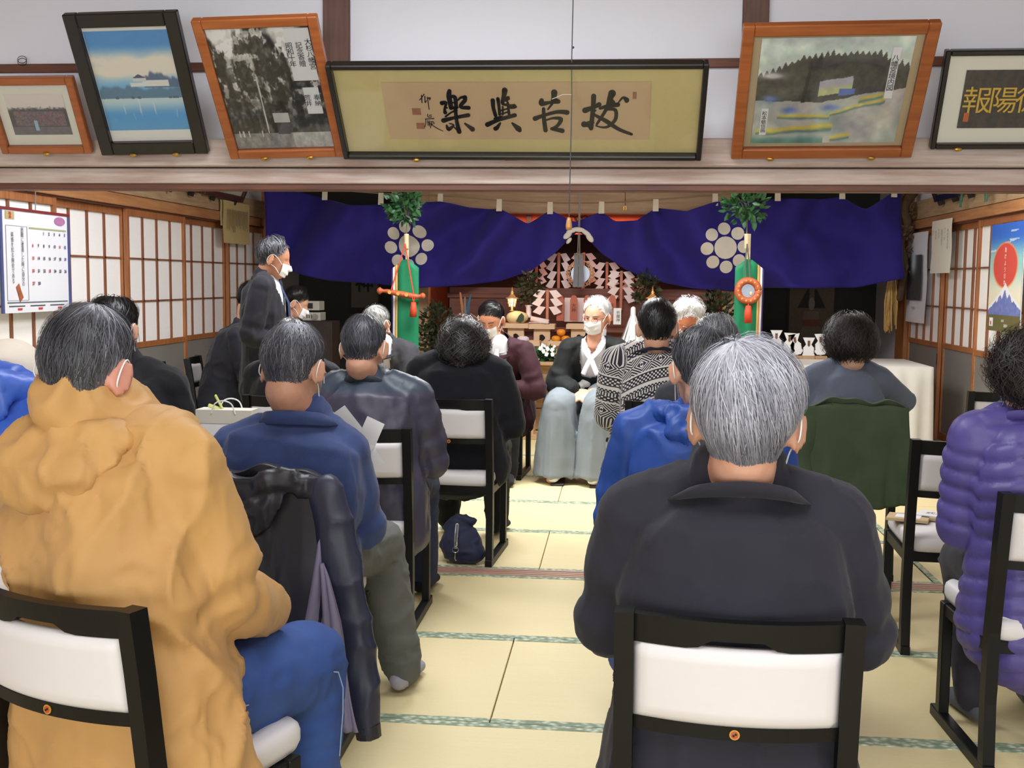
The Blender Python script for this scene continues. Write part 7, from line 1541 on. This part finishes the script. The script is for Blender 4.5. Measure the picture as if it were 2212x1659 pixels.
# framed pictures leaning from the side walls of the inner room
def side_frame(sd, y0, y1, fm, lab, inner, z0=None, lean=.34, hgt=.42):
    X = XL if sd < 0 else XR; z0 = H2+.12 if z0 is None else z0; t = thing('side_picture', lab, 'picture', (X-sd*.05, (y0+y1)/2, z0)); t.rotation_euler = Matrix((rotz(PI/2 if sd < 0 else -PI/2)@rotx(lean)).tolist()).to_euler(); w = (y1-y0); fw = .05
    for s_ in (-1, 1): obj('frame_bar', box(s_*w/2-(fw if s_ > 0 else 0), s_*w/2+(0 if s_ > 0 else fw), -.03, .006, 0, hgt, .003), fm, t)
    for za in (0, hgt-fw): obj('frame_bar', box(-w/2+fw, w/2-fw, -.03, .006, za, za+fw, .003), fm, t)
    obj('picture_sheet', box(-w/2+.01, w/2-.01, -.004, .004, .01, hgt-.01), inner, t); obj('print', box(-w/2+fw+.05, w/2-fw-.05, -.007, -.004, fw+.04, hgt-fw-.04), mat('grey blue print', (120, 132, 146), .6, .3, 6), t)
    for hx in (-.28, .28): obj('hook', box(hx*w-.012, hx*w+.012, -.045, .0, -.035, .004, .003), M_pull, t)
M_pale = mat('pale mount', (214, 210, 198), .8); M_fr2 = wood('dark reddish frame', (96, 58, 40), (70, 42, 30), .45, 0)
side_frame(-1, 7.55, 8.15, M_fb, 'nearest framed picture over the left shoji, black frame', M_pale); side_frame(-1, 8.22, 9.0, M_fr2, 'middle framed picture over the left shoji, reddish frame', mat('dim print', (110, 104, 98), .7)); side_frame(-1, 9.1, 10.05, M_fr2, 'farthest framed picture over the left shoji, near the curtain', M_pale, None, .42, .5)
side_frame(1, 6.9, 7.5, M_fo, 'nearest orange-framed picture over the right shoji', M_pale); side_frame(1, 7.55, 8.15, M_fo, 'second orange-framed picture over the right shoji', M_pale); side_frame(1, 8.25, 8.9, M_fr2, 'dark-framed picture over the right shoji', mat('dim print', (110, 104, 98), .7)); side_frame(1, 9.0, 9.7, M_fb, 'farthest black-framed picture over the right shoji', mat('dim print', (110, 104, 98), .7))
M_gt = mat('teal cloth tassel', (70, 116, 98), .8)
for Y_, lab in ((8.9, 'green cloth tassel hanging under the dark-framed pictures on the right'), (8.3, 'green cloth tassel beside the orange frames on the right'), (6.75, 'thin green cord tassel under the nearest orange frame')):
    t = thing('cloth_tassel', lab, 'tassel', (XR-.09, Y_, H2+.13)); rg = np.random.RandomState(int(Y_*10)); obj('knot', ball((0, 0, 0), (.02, .03, .02), 8, 6), M_gt, t)
    for k in range(6): obj('strand', tube([(0, 0, 0), (-.01, rg.randn()*.02, -.06), (-.01, rg.randn()*.03, -.11)], [.008, .007, .003], 5), M_gt, t)
